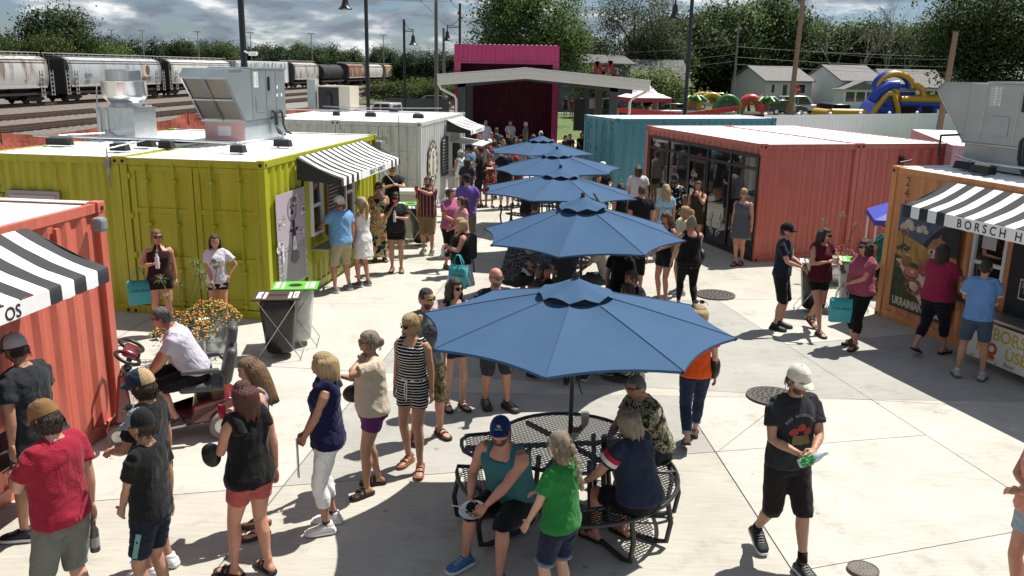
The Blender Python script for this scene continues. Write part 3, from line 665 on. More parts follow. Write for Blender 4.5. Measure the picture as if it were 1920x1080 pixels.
# the poster: storm sky, wheat field, cottage, table of food
def poster(t, x0, x1, z0, z1):
 y = -.012; P = MB().box(x0, -.010, z0, x1, -.002, z1).build('poster_board', mat('poster_dark', (.03, .032, .026), .55), t)
 w, h = x1-x0, z1-z0; n = [0]
 def shape(pts, m, nm='painted_shape'):
  n[0] += 1; return MB().quad(*[(x0+a*w, y-.00012*n[0], z0+b*h) for a, b in pts]).build(nm, m, P)
 def oval(cx, cz, rx, rz, m, k=16, nm='painted_shape', a0=0, a1=2*math.pi): return shape([(cx+rx*math.cos(a0+(a1-a0)*i/k), cz+rz*math.sin(a0+(a1-a0)*i/k)) for i in range(k)], m, nm)
 M = lambda nme, c: blotch(nme, [(.3, tuple(v*.6 for v in c)), (.5, c), (.7, tuple(min(1, v*1.35) for v in c))], 9, False, 6, rough=.55, bump=0)
 sky = M('poster_sky', (.065, .09, .14)); wheat = M('poster_wheat', (.36, .20, .055)); grass = M('poster_grass', (.045, .06, .025)); cream = M('poster_cream', (.50, .40, .30)); red = M('poster_red', (.34, .05, .04)); clay = M('poster_clay', (.25, .11, .06)); brown = M('poster_brown', (.14, .075, .04)); pink = M('poster_pink', (.42, .13, .12)); letter = mat('poster_letter', (.58, .53, .42), .6); roof = M('poster_roof', (.30, .15, .06)); cl = M('poster_cloud', (.44, .38, .31)); dk = M('poster_storm', (.02, .025, .035))
 shape([(0, .60), (1, .60), (1, 1), (0, 1)], sky); shape([(.4, .62), (1, .62), (1, .9), (.7, .86), (.5, .72)], dk)
 for cx, cz, r in ((.12, .81, .05), (.18, .84, .055), (.23, .80, .045), (.36, .80, .05), (.42, .82, .045), (.47, .79, .035), (.08, .79, .04)): oval(cx, cz, r*1.3, r*.62, cl)
 shape([(0, .40), (1, .40), (1, .62), (.62, .63), (.3, .69), (0, .74)], wheat); shape([(0, .05), (1, .05), (1, .44), (.6, .50), (.3, .47), (0, .52)], grass)
 shape([(.60, .58), (.68, .52), (.60, .46), (.78, .43), (.80, .50), (.72, .55), (.66, .60)], cream)
 shape([(.52, .655), (.82, .64), (.80, .74), (.70, .77), (.60, .74)], roof); shape([(.55, .60), (.80, .59), (.80, .642), (.55, .653)], cream)
 for k in (0, 1, 2): shape([(.58+.08*k, .61), (.62+.08*k, .61), (.62+.08*k, .64), (.58+.08*k, .64)], dk)
 shape([(.70, .765), (.73, .765), (.73, .80), (.70, .80)], clay)
 for k in range(10): a = k*.628; shape([(.115, .735), (.115+.075*math.cos(a-.2), .735+.045*math.sin(a-.2)), (.115+.09*math.cos(a), .735+.055*math.sin(a)), (.115+.075*math.cos(a+.2), .735+.045*math.sin(a+.2))], wheat)
 oval(.115, .735, .05, .03, brown); shape([(.10, .55), (.125, .55), (.125, .71), (.105, .71)], grass)
 for k in range(5): oval(.06+.04*k, .58+.02*(k % 3), .045, .016, grass)
 shape([(.02, .47), (.16, .49), (.75, .12), (.55, .10)], cream)
 for k in range(12): shape([(.05+.04*k, .452-.029*k), (.075+.04*k, .455-.029*k), (.07+.04*k, .43-.029*k)], red)
 shape([(.14, .40), (.92, .46), (1, .30), (1, .16), (.78, .12), (.35, .24)], cream)
 oval(.22, .47, .085, .062, clay); oval(.22, .525, .055, .022, clay); oval(.22, .535, .045, .012, cream)
 for cx, cz, r in ((.42, .50, .05), (.48, .485, .05), (.53, .51, .045), (.47, .525, .04)): oval(cx, cz, r, r*.62, roof)
 oval(.32, .375, .13, .062, brown); oval(.32, .385, .115, .048, pink); oval(.34, .39, .03, .014, cream); oval(.52, .43, .10, .05, brown); oval(.52, .44, .09, .04, red)
 oval(.72, .45, .09, .045, brown); oval(.72, .458, .08, .035, pink); oval(.08, .42, .04, .026, brown)
 for k in range(14):
  a = k*.45; cx, cz = .38+.12*math.cos(a), .255+.065*math.sin(a); oval(cx, cz, .035, .02, red if k % 2 else grass); oval(cx, cz, .014, .008, pink)
 oval(.38, .255, .06, .03, cream)
 ctext(P, 'BORSCH HOUSE', .215, (x0+w*.5, y-.009, z0+h*.905), (1, 0, 0), (0, 0, 1), letter, bold=.006, xs=.74); ctext(P, 'UKRAINIAN CUISINE', .19, (x0+w*.51, y-.009, z0+h*.035), (1, 0, 0), (0, 0, 1), letter, bold=.006, xs=.70)
poster(ko, .34, 1.70, .27, 2.0)
# a pale pink container end behind, between the coral and the orange kiosks
PK = paint('pale_pink_paint', (.52, .33, .33)); t = thing('shipping_container', 'pale pink container behind the orange kiosk, mostly hidden by it', 'container', (9.62, 19.2, 0), R(-16))
corr(MB(), (0, 0, 0), (1, 0, 0), (0, -1, 0), CW, 0, CH).build('end_wall', PK, t); corr(MB(), (0, CL, 0), (0, -1, 0), (-1, 0, 0), CL, 0, CH).build('side_wall', PK, t); MB().box(.02, .05, CH-.02, CW, CL, CH).build('roof_sheet', ROOF, t)
for x in (.0, CW-.12): MB().box(x, -.01, 0, x+.12, .1, CH+.01).build('corner_post', PK, t)
# ------------------------------------------------------------------ rooftop equipment
def on(k, p): loc, rz = KIOSK[k]; return Matrix.Translation(loc) @ Matrix.Rotation(R(rz), 4, 'Z') @ Vector(p)
PINKF = mat('pink_film', (.55, .33, .31), .35, var=.12, vscale=3); FILTER = mat('mesh_filter', (.16, .145, .12), .7, var=.15, vscale=60, bump=.6, bscale=220)
LABEL = mat('white_label', (.68, .68, .66), .6); RUB = BLACKMAT
def label_sheet(parent, O, X, Z, w, h, rows=6, cols=2):
 O = Vector(O); X = Vector(X); Z = Vector(Z); n = X.cross(Z)*1
 l = MB().quad(O, O+X*w, O+X*w+Z*h, O+Z*h).build('label', LABEL, parent); mb = MB()
 for c in range(cols):
  for k in range(rows*2):
   a = O+X*(w*(c+.1)/cols)+Z*(h*(k+.3)/(rows*2))+n*.0015; ww = w/cols*rnd.uniform(.5, .8); mb.quad(a, a+X*ww, a+X*ww+Z*(h/rows*.2), a+Z*(h/rows*.2))
 mb.build('label_print', mat('label_grey', (.25, .25, .25), .6), parent)
def rooftop_unit(key, lx, ly, mirror, label, pink_front, m):
 """sheet metal make-up air unit: curb, cabinet, raked filter hood; x runs away from the hood"""
 loc, rz = KIOSK[key]; p = on(key, (lx, ly, CH+.006)); s = -1 if mirror else 1
 t = thing('rooftop_unit', label, 'ventilation unit', p, R(rz))
 W_ = .86 ; Dp = 2.0
 MB().box(.02, .02, 0, Dp-.02, W_-.02, .40).build('curb', m, t, bevel=.006)
 if pink_front: MB().box(.0, .03, .004, .018, W_-.03, .40).build('film_panel', PINKF, t); MB().box(-.006, .30, .12, -.001, .56, .30).build('label', LABEL, t)
 c = MB().box(0, 0, .41, Dp, W_, 1.36).build('cabinet', m, t, bevel=.008)
 MB().box(-.02, -.02, .385, Dp+.02, W_+.02, .408).build('flange', STEEL, t); MB().box(.35, -.012, 1.362, Dp+.01, W_+.012, 1.40).build('cabinet_lid', m, t)
 for x in (.35, 1.02, 1.5): MB().box(x, -.006, .43, x+.02, -.001, 1.35).build('panel_seam', STEEL, c)
 # hood: side cheeks, sloping lid, four filters in a frame
 a, b = Vector((0, 0, .42)), Vector((-.72, 0, 1.22))
 for y in (0, W_-.012): MB().prism([(0, y, .42), (-.72, y, 1.22), (-.60, y, 1.36), (0, y, 1.36)], (0, .012, 0)).build('hood_cheek', m, t)
 MB().prism([(-.745, -.02, 1.215), (-.60, -.02, 1.375), (.02, -.02, 1.38), (.02, -.02, 1.362), (-.595, -.02, 1.357), (-.73, -.02, 1.21)], (0, W_+.04, 0)).build('hood_lid', m, t)
 d = (b-a); n = Vector((-d.z, 0, d.x)).normalized(); n = -n if n.x > 0 else n
 for i in (0, 1):
  for j in (0, 1):
   p0 = a+d*(.03+.49*i)+Vector((0, .03+j*(W_-.03)/2, 0))+n*.0; p1 = p0+d*.45; yy = Vector((0, W_/2-.055, 0))
   MB().prism([p0, p0+yy, p1+yy, p1], -n*.02).build('filter', FILTER, t)
 mb = MB()
 for f in (.0, .49, .985): mb.bar(a+d*f+n*.012+Vector((0, 0, 0)), a+d*f+n*.012+Vector((0, W_, 0)), .035, .03)
 for y in (.012, W_/2, W_-.012): mb.bar(a+n*.014+Vector((0, y, 0)), b+n*.014+Vector((0, y, 0)), .035, .03)
 mb.build('filter_frame', STEEL, t)
 label_sheet(t, (.45, -.004, 1.02), (1, 0, 0), (0, 0, 1), .22, .3)
 for x, z in ((1.55, .98), (1.52, .82), (1.75, .82)): MB().box(x, -.005, z, x+.07, -.001, z+.06).build('label', LABEL, t)
 MB().box(1.12, -.03, .95, 1.17, -.002, 1.22).build('door_handle', BLACK, t); MB().box(.52, -.012, .55, .9, -.002, .86).build('access_panel', m, t, bevel=.006)
 mb = MB()
 for k, (x, r) in enumerate(((1.25, .028), (1.32, .018), (1.62, .022))): mb.tube([(x, -.02, .55), (x, -.07, .5), (x+.02, -.08, .25), (x+.10, -.10, .10), (x+.22, -.16, .05)], r, 8)
 mb.tube([(1.25, -.05, .52), (1.62, -.05, .5)], .02, 8); mb.build('conduit', DARKMETAL, t, smooth=50)
 return t
CAB = mat('galvanised_cabinet', (.40, .45, .47), .36, metal=.75, var=.12, vscale=2.5, bump=.03, bscale=20)
CAB2 = mat('grey_cabinet', (.38, .40, .38), .45, metal=.3, var=.10, vscale=2.0)
rooftop_unit('green', 3.02, 1.67, False, 'galvanised rooftop air unit with a raked four-filter hood on the chartreuse kiosk', True, CAB)
# on the orange kiosk the hood looks away from the alley mouth
rooftop_unit('orange', .17, 1.2, False, 'grey rooftop air unit with its hood overhanging on the orange kiosk', False, CAB2)
t = thing('exhaust_fan', 'round spun-metal exhaust fan on a square duct on the chartreuse kiosk', 'roof fan', on('green', (2.90, 3.88, CH+.006)), R(82.15))
MB().box(0, 0, 0, .8, .78, .56).build('duct_box', GALV, t, bevel=.006); MB().box(-.02, -.02, .56, .82, .80, .60).build('duct_flange', STEEL, t)
MB().lathe([(.30, .60), (.30, .68), (.33, .72), (.40, .78), (.42, .84), (.42, 1.08), (.425, 1.10), (.40, 1.105), (.33, 1.11)], 32, (.4, .39, 0)).build('fan_bowl', STEEL, t, smooth=40)
MB().lathe([(.32, 1.08), (.32, 1.30), (.30, 1.315), (.0, 1.32)], 32, (.4, .39, 0)).build('fan_cap', STEEL, t, smooth=40)
mb = MB(); mb.tube([(-.02, .7, .05), (-.05, .7, .4), (-.05, .7, .8), (.05, .74, 1.0)], .014, 8); mb.tube([(-.02, .55, .12), (-.05, .55, .3), (-.05, .55, .62)], .012, 8); mb.tube([(-.02, .2, .06), (-.06, .4, .05), (-.06, .55, .12)], .012, 8); mb.build('conduit', GALV, t, smooth=50)
def roof_block(key, x, y, w=.32, label='', a=0):
 t = thing('pipe_support', label, 'rubber block', on(key, (x, y, CH+.004)), R(KIOSK[key][1]+a)); MB().prism([(-w/2, -.09, 0), (w/2, -.09, 0), (w/2-.02, -.07, .12), (-w/2+.02, -.07, .12)], (0, .16, 0)).build('rubber_block', RUB, t); MB().box(-w/2+.05, -.03, .12, w/2-.05, .02, .145).build('strut', GALV, t)
blks = [('green', .87, 2.95, .3, 'black rubber pipe block at the front left edge of the chartreuse roof'), ('green', 1.5, 2.45, .25, 'small black rubber block in the middle of the pipe run on the chartreuse roof'), ('green', 1.2, .98, .25, 'black rubber block below the right corner of the raked filter hood'), ('green', 2.5, .72, .32, 'black rubber block nearest the awning edge of the chartreuse roof'), ('green', 1.5, 4.5, .45, 'long black rubber block at the far left of the chartreuse roof'), ('green', 1.7, 2.95, .3, 'flat black bracket beside the duct of the round exhaust fan'),
  ('white', 2.1, 3.15, .2, 'leftmost small black block on the pale grey kiosk roof'), ('white', 2.0, 2.05, .32, 'black block on the pale grey roof, second from the left'), ('white', 4.5, 2.05, .3, 'black block farthest back on the pale grey roof'), ('white', 1.86, .55, .32, 'black block at the front right corner of the pale grey roof'),
  ('orange', .62, .92, .4, 'black rubber block at the far end of the orange roof'), ('orange', 1.2, .70, .4, 'black rubber block in front of the conduits on the orange roof')]
for k, x, y, w, l in blks: roof_block(k, x, y, w, l, 90 if k != 'orange' else 0)
def roof_pipe(key, pts, r, label, m=GALV):
 mb = MB(); mb.tube([on(key, p) for p in pts], r, 8); tag(mb.build('roof_pipe', m, smooth=50), label, 'pipe')
z = CH+.16
roof_pipe('green', [(1.5, 5.0, z), (1.5, 4.5, z), (1.45, 2.4, z), (1.2, 1.0, z), (2.5, .72, z), (3.7, 1.2, z), (4.3, 1.6, z+.1)], .02, 'galvanised gas pipe along the front of the chartreuse roof')
roof_pipe('green', [(1.5, 5.0, z), (1.9, 5.1, z-.05), (2.4, 4.2, z), (2.9, 4.5, z)], .017, 'bent conduit from the roof edge to the round exhaust fan')
roof_pipe('green', [(2.6, 4.3, CH+.05), (2.2, 2.6, CH+.05), (2.6, 1.8, CH+.06)], .022, 'black cable lying across the chartreuse roof in front of the duct', BLACKMAT)
roof_pipe('green', [(1.1, 2.62, CH+.17), (-.02, 2.62, CH+.12), (-.03, 2.62, CH-.3)], .012, 'thin conduit bending down over the front edge between the two chartreuse containers')
roof_pipe('white', [(2.1, 4.8, z), (2.1, 3.1, z), (2.0, 2.0, z), (1.86, .5, z)], .015, 'thin pipe along the front of the pale grey roof')
roof_pipe('white', [(4.6, 4.5, z), (4.0, 3.4, z), (4.5, 2.0, z), (5.2, .6, z)], .014, 'cable run across the back of the pale grey roof', GREYPAINT)
roof_pipe('orange', [(.1, 1.15, z+.02), (.62, .92, z), (1.2, .70, z), (1.9, .8, z)], .022, 'conduit on blocks along the orange roof')
roof_pipe('orange', [(-.1, 1.5, z+.35), (.1, .8, z+.35), (.1, .8, z)], .02, 'black pipe frame at the far corner of the orange roof', BLACKMAT)
t = thing('condenser_unit', 'beige condenser with open coil side on the pale grey kiosk roof', 'air conditioner', on('white', (5.0, 3.70, CH+.01)), R(KIOSK['white'][1]))
mb = MB(); mb.box(0, 0, 0, .95, .45, .04); mb.box(0, 0, .76, .95, 1.15, .80); mb.box(0, 0, .04, .05, .38, .76); mb.box(0, 1.1, .04, .95, 1.15, .76); mb.box(.9, .0, .04, .95, 1.1, .76); mb.box(0, 0, 0, .95, 1.15, .04); mb.box(.05, .0, .04, .9, .05, .76); mb.box(.05, .33, .04, .9, .38, .76)
mb.build('casing', mat('beige_metal', (.50, .46, .38), .5), t); MB().box(.03, .38, .04, .9, 1.1, .76).build('coil', BLACK, t); MB().lathe([(.11, .1), (.12, .5), (.06, .58), (0, .6)], 14, (-.0, .75, 0)).build('compressor', DARKMETAL, t, smooth=40)
MB().box(.05, 1.22, .05, .4, 1.5, 1.0).build('disconnect_box', mat('pale_green_grey', (.36, .42, .40), .5), t)
t = thing('vent_pipe', 'white plastic vent pipe standing on the chartreuse roof', 'vent', on('green', (5.6, 2.35, CH+.004)))
mb = MB(); mb.lathe([(.12, 0), (.1, .05), (.045, .12), (.045, .42)], 14); mb.build('pipe', WHITE, t, smooth=40)
# ------------------------------------------------------------------ stage and canopy at the end of the alley
P_PINK = paint('magenta_paint', (.29, .013, .085)); P_PINK_SHADE = paint('shaded_magenta_paint', (.21, .012, .052))  # second one: same magenta darkened, the shade inside put into the colour
t = thing('container_stage', 'tall magenta stage of two stacked containers with an open front', 'stage', (-3.18, 46, 0), R(1.5))
H2 = 5.25; SW = 5.42
for x in (0, SW-.33): MB().box(x, 0, 0, x+.33, .14, 4.36).build('front_post', P_PINK, t)
corr(MB(), (0, 0, 0), (1, 0, 0), (0, -1, 0), SW, 4.36, H2, period=.24).build('front_panel', P_PINK, t); MB().box(.0, -.02, 4.30, SW, .1, 4.38).build('lintel', P_PINK, t)
corr(MB(), (0, 4.8, 0), (1, 0, 0), (0, -1, 0), SW, 0, H2, period=.24).build('back_wall', P_PINK_SHADE, t); [MB().box(x, .15, 0, x+.02, 4.7, 4.9).build('inner_shade_sheet', P_PINK_SHADE, t) for x in (.06, SW-.08)]; MB().box(.06, .15, 4.5, SW-.06, 4.7, 4.52).build('ceiling', P_PINK_SHADE, t)  # back wall, inner side sheets and ceiling carry the painted shade
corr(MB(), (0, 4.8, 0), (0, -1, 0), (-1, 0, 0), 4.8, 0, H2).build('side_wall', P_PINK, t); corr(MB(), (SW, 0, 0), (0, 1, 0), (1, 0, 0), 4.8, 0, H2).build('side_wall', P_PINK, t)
MB().box(0.02, .02, H2-.02, SW-.02, 4.8, H2).build('roof_sheet', P_PINK, t); MB().box(.1, .02, 0, SW-.1, 4.78, .25).build('stage_floor', mat('dark_boards', (.05, .04, .035), .8), t)
cw = MB()
for k in range(22): cw.box(.1+k*.24, -.02, H2, .2+k*.24, .06, H2+.02)
tag(cw.build('roof_corrugation', WHITE, t), kind='stuff')
FASC = mat('almond_metal', (.70, .67, .60), .5, var=.05); CHAR = mat('charcoal_metal', (.045, .047, .052), .5)
t = thing('canopy', 'open gabled canopy with almond fascia and charcoal posts in front of the magenta stage', 'pavilion', (0, 38, 0), R(0))
xl, xa, xr = -3.35, .42, 5.75; zl, za, zr = 3.74, 4.08, 3.64
DEP = 7.6
MB().prism([(xl, 0, zl), (xa, 0, za), (xr, 0, zr), (xr, 0, zr-.42), (xa, 0, za-.42), (xl, 0, zl-.42)], (0, .06, 0)).build('fascia', FASC, t)
MB().prism([(xl-.03, -.03, zl+.012), (xa, -.03, za+.012), (xr+.03, -.03, zr+.012), (xr+.03, -.03, zr+.05), (xa, -.03, za+.05), (xl-.03, -.03, zl+.05)], (0, DEP+.06, 0)).build('roof_sheet', WHITE, t)
for z, nm in ((-.10, 'fascia_rib'), (-.28, 'fascia_rib')): MB().prism([(xl-.01, -.03, zl+z), (xa, -.03, za+z), (xr+.01, -.03, zr+z), (xr+.01, -.03, zr+z-.07), (xa, -.03, za+z-.07), (xl-.01, -.03, zl+z-.07)], (0, .028, 0)).build(nm, FASC, t)
MB().prism([(xl+.05, .07, zl-.06), (xa, .07, za-.06), (xr-.05, .07, zr-.06), (xr-.05, .07, zr-.1), (xa, .07, za-.1), (xl+.05, .07, zl-.1)], (0, DEP-.1, 0)).build('soffit', CHAR, t)
for y in (.3, DEP/2, DEP-.3): MB().prism([(xl+.8, y, zl-.14), (xa, y, za-.12), (xr-.7, y, zr-.12), (xr-.7, y, zr-.55), (xa, y, za-.5), (xl+.8, y, zl-.5)], (0, .16, 0)).build('rafter', CHAR, t)
for x in (xl+1.02, xr-1.5):
 for y in (.3, DEP-.6): MB().box(x-.17, y, 0, x+.17, y+.24, 3.5).build('post', CHAR, t)
MB().box(xr-2.45, DEP-2.6, 0, xr-2.15, DEP-2.36, 3.4).build('post', CHAR, t)
for x, s in ((xl, 1), (xr, -1)):
 MB().tube([(x+s*.08, .1, zl-.4), (x+s*.15, .1, zl-.55), (x+s*.72, .2, zl-.85), (x+s*.80, .22, zl-1.0), (x+s*.80, .22, 0)], .055, 8).build('downspout', FASC, t, smooth=40)
MB().box(xr-2.9, DEP-3.0, 1.2, xr-2.4, DEP-2.7, 2.7).build('loudspeaker', BLACK, t)
# ------------------------------------------------------------------ umbrellas and picnic tables
UMB = mat('blue_canvas', (.043, .090, .168), .85, var=.05, vscale=3, bump=.12, bscale=6, spec=.15)
UMBS = mat('blue_seam', (.03, .065, .125), .9)
MESH = mat('black_coated_steel', (.016, .016, .018), .38)
def umbrella(loc, rot, Rr=1.40, za=2.24, drop=.42, tilt=0, label='', lean=(0, 0)):
 t = thing('patio_umbrella', label, 'umbrella', (loc[0], loc[1], 0), 0, 'blue umbrellas along the alley')
 zr = za-drop; n = 8; A = [rot+2*math.pi*k/n for k in range(n)]
 def P(f, k, g): # point on panel k: f 0..1 outward, g 0..1 across
  a = Vector((math.cos(A[k]), math.sin(A[k]), 0)); b = Vector((math.cos(A[(k+1) % n]), math.sin(A[(k+1) % n]), 0)); d = a.lerp(b, g)
  sag = 4*g*(1-g); r = Rr*f*(1-.055*sag*f*f); z = za-.10-(drop-.10)*(f**1.12) - .022*sag*math.sin(math.pi*f) + .012*sag*f*f*f
  return d*r+Vector((0, 0, z))
 for k in range(n):
  mb = MB(); U, V = 6, 8; vs = [P(.12+.88*i/V, k, j/U) for i in range(V+1) for j in range(U+1)]
  hem = [p-Vector((0, 0, .022)) for p in vs[-(U+1):]]
  vs += hem; mb.add(vs, [(i*(U+1)+j, (i+1)*(U+1)+j, (i+1)*(U+1)+j+1, i*(U+1)+j+1) for i in range(V+1) for j in range(U)]); mb.build('canopy_panel', UMB, t, smooth=50)
 mb = MB(); vs = []; U, V = 32, 7    # vent cap with a scalloped, wrinkled edge
 for i in range(V+1):
  f = i/V
  for j in range(U):
   a = rot+2*math.pi*j/U; sc = abs(math.sin((a-rot)*n/2)); r = .34*f*(1-.05*sc*f) ; z = za+.006-.158*f**1.05 + .038*sc*f**3 + .005*math.sin(j*2.7+i)*f
   vs.append((r*math.cos(a), r*math.sin(a), z))
 mb.add(vs, [(i*U+j, (i+1)*U+j, (i+1)*U+(j+1) % U, i*U+(j+1) % U) for i in range(V) for j in range(U)]); mb.build('vent_cap', UMB, t, smooth=60)
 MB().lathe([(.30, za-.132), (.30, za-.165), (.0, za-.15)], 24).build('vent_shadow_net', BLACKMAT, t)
 for k in range(n):
  MB().tube([P(.12+.88*f_/5, k, 0)+Vector((0, 0, .003)) for f_ in range(6)], .0045, 4).build('seam', UMBS, t)
 MB().lathe([(.028, za), (.03, za+.03), (.015, za+.055), (0, za+.06)], 12).build('finial', BLACK, t, smooth=40)
 for k in range(n):
  r_ = MB().bar((0, 0, za-.13), P(1, k, 0)-Vector((0, 0, .018)), .018, .022).build('rib', BLACK, t); MB().bar((0, 0, za-.62), P(.52, k, 0)-Vector((0, 0, .03)), .012, .014).build('strut', BLACK, r_); MB().ball(P(1, k, 0)-Vector((0, 0, .008)), .015, 6, 5).build('rib_tip', BLACK, r_)
 mb = MB(); mb.tube([(0, 0, .02), (0, 0, za)], .021, 12); mb.lathe([(.045, za-.66), (.045, za-.58)], 12); mb.build('pole', BLACK, t, smooth=40)
 mb = MB(); pts = [P(1, 4, 0)-Vector((0, 0, .0)), P(.93, 4, 0)+Vector((0, 0, .07)), P(.86, 4, 0)+Vector((0, 0, .015))]
 t.rotation_euler = (lean[0], lean[1], 0)
 return t
def perforated(mb, inside, x0, x1, y0, y1, z, pitch=.042, th=.012):
 """expanded metal sheet: crossing diagonal strips, kept where inside(x, y)"""
 for s in (1, -1):
  c = -(abs(x0)+abs(x1)+abs(y0)+abs(y1))
  while c < abs(x0)+abs(x1)+abs(y0)+abs(y1):
   run = None; N_ = int((x1-x0)/.03)
   for i in range(N_+2):
    x = x0+(x1-x0)*i/N_; y = c+s*x*.62
    ok = i <= N_ and y0 <= y <= y1 and inside(x, y)
    if ok and run is None: run = (x, y)
    if not ok and run is not None:
     e = (px_, py_)
     if e[0]-run[0] > .02:
      w = th/2*1.1; mb.quad((run[0], run[1]-w, z), (e[0], e[1]-w, z), (e[0], e[1]+w, z), (run[0], run[1]+w, z))
     run = None
    px_, py_ = x, y
   c += pitch
def picnic_table(loc, rot, label, fine=True, benches=(205, 262, 322, 25), wing=True, orange=False):
 t = thing('picnic_table', label, 'picnic table', (loc[0], loc[1], 0), rot, 'round picnic tables under the umbrellas')
 Rt = .66; inside = lambda x, y: .05 < math.hypot(x, y) < Rt-.02 or (wing and -Rt-.30 < x < -.3 and abs(y) < .25+.03*(x+.9))
 mb = MB(); perforated(mb, inside, -1.0, .7, -.7, .7, .748, .042 if fine else .09, .016 if fine else .035); mb.build('table_mesh', MESH, t)
 mb = MB(); pts = []
 for k in range(40):
  a = -math.pi+2*math.pi*k/40
  if wing and abs(abs(a)-math.pi) < R(23): continue
  pts.append((Rt*math.cos(a), Rt*math.sin(a), .742))
 if wing: pts += [(-.72, .24, .742), (-.90, .22, .742), (-.97, .12, .742), (-.98, 0, .742), (-.97, -.12, .742), (-.90, -.22, .742), (-.72, -.24, .742)]
 mb.tube(pts, .019, 8, closed=True, flat=1.0); mb.build('table_rim', MESH, t, smooth=50)
 mb = MB(); mb.lathe([(.05, .755), (.05, .70)], 14)
 for a in (0, 60, 120): mb.bar((-.6*math.cos(R(a)), -.6*math.sin(R(a)), .715), (.6*math.cos(R(a)), .6*math.sin(R(a)), .715), .04, .035)
 if wing: mb.bar((-.5, 0, .715), (-.95, 0, .715), .04, .035); mb.tube([(-.86, .0, .70), (-.86, 0, .35), (-.6, 0, .07), (-.1, 0, .05)], .026, 8)
 mb.tube([(0, 0, .72), (0, 0, .03)], .034, 10); mb.lathe([(.24, 0), (.24, .02), (.06, .04)], 20); mb.build('table_frame', MESH, t, smooth=40)
 for b in benches:
  ra, rb, ha = .75, 1.02, 28; bi = MB()
  a0, a1 = R(b-ha), R(b+ha)
  def ins(x, y):
   r = math.hypot(x, y); a = math.atan2(y, x); d = (a-R(b)+math.pi) % (2*math.pi)-math.pi
   return ra+.02 < r < rb-.02 and abs(d) < R(ha)-.02
  perforated(bi, ins, -1.06, 1.06, -1.06, 1.06, .453, .040 if fine else .09, .016 if fine else .035); bn = bi.build('bench_mesh', MESH, t)
  mb = MB(); pts = [(ra*math.cos(a0+(a1-a0)*k/8), ra*math.sin(a0+(a1-a0)*k/8), .446) for k in range(9)] + [(rb*math.cos(a1-(a1-a0)*k/8), rb*math.sin(a1-(a1-a0)*k/8), .446) for k in range(9)]
  mb.tube(pts, .02, 8, closed=True); mb.build('bench_rim', MESH, bn, smooth=50)
  mb = MB()
  for d in (-16, 16):
   u = Vector((math.cos(R(b+d)), math.sin(R(b+d)), 0))
   mb.tube([u*rb*.99+Vector((0, 0, .44)), u*(rb+.03)+Vector((0, 0, .25)), u*(rb+.0)+Vector((0, 0, .06)), u*(rb-.10)+Vector((0, 0, .03)), u*.5+Vector((0, 0, .03)), u*.42+Vector((0, 0, .08)), u*.36+Vector((0, 0, .70))], .024, 8)
  mb.build('bench_leg', MESH, bn, smooth=50)
 return t
UM = [((.56, 7.38), R(-12.5), 'nearest and largest blue umbrella, over the table with the man in the blue cap'), ((.97, 11.7), R(-16), 'blue umbrella second from the front, above the crowded dark table'), ((.75, 15.1), R(-22), 'blue umbrella third from the front with its black tie strap on the edge'),
      ((.97, 18.9), R(2), 'blue umbrella fourth from the front beside the teal container'), ((.67, 22.6), R(-15), 'farthest blue umbrella, nearest the magenta stage')]
for i, (p, a, l) in enumerate(UM):
 umbrella(p, a, 1.40, 2.29 if i == 0 else 2.40, .43 if i != 1 else .52, label=l, lean=(R((0, 1.2, -1, .8, -1.4)[i]), R((0, -.8, 1.4, -1.2, .6)[i])))
 picnic_table(p if i else (.54, 7.38), R(8 if i == 0 else 30*i), ['black mesh picnic table under the nearest umbrella with a beer on top', 'black mesh picnic table under the second umbrella', 'black mesh picnic table under the third umbrella', 'black mesh picnic table under the fourth umbrella', 'black mesh picnic table under the farthest umbrella'][i], fine=i == 0, benches=(197, 275, 335, 20) if i == 0 else (210, 300, 30, 120), wing=i == 0)
mb = MB(); p = Vector((.75, 15.1, 0))
mb.tube([(1.42, 13.95, 1.97), (1.33, 14.05, 2.10), (1.30, 14.1, 2.12), (1.38, 13.98, 1.98)], .018, 6, flat=.4); tag(mb.build('umbrella_tie', BLACK), 'black tie strap looped on the rim of the third umbrella', 'strap')
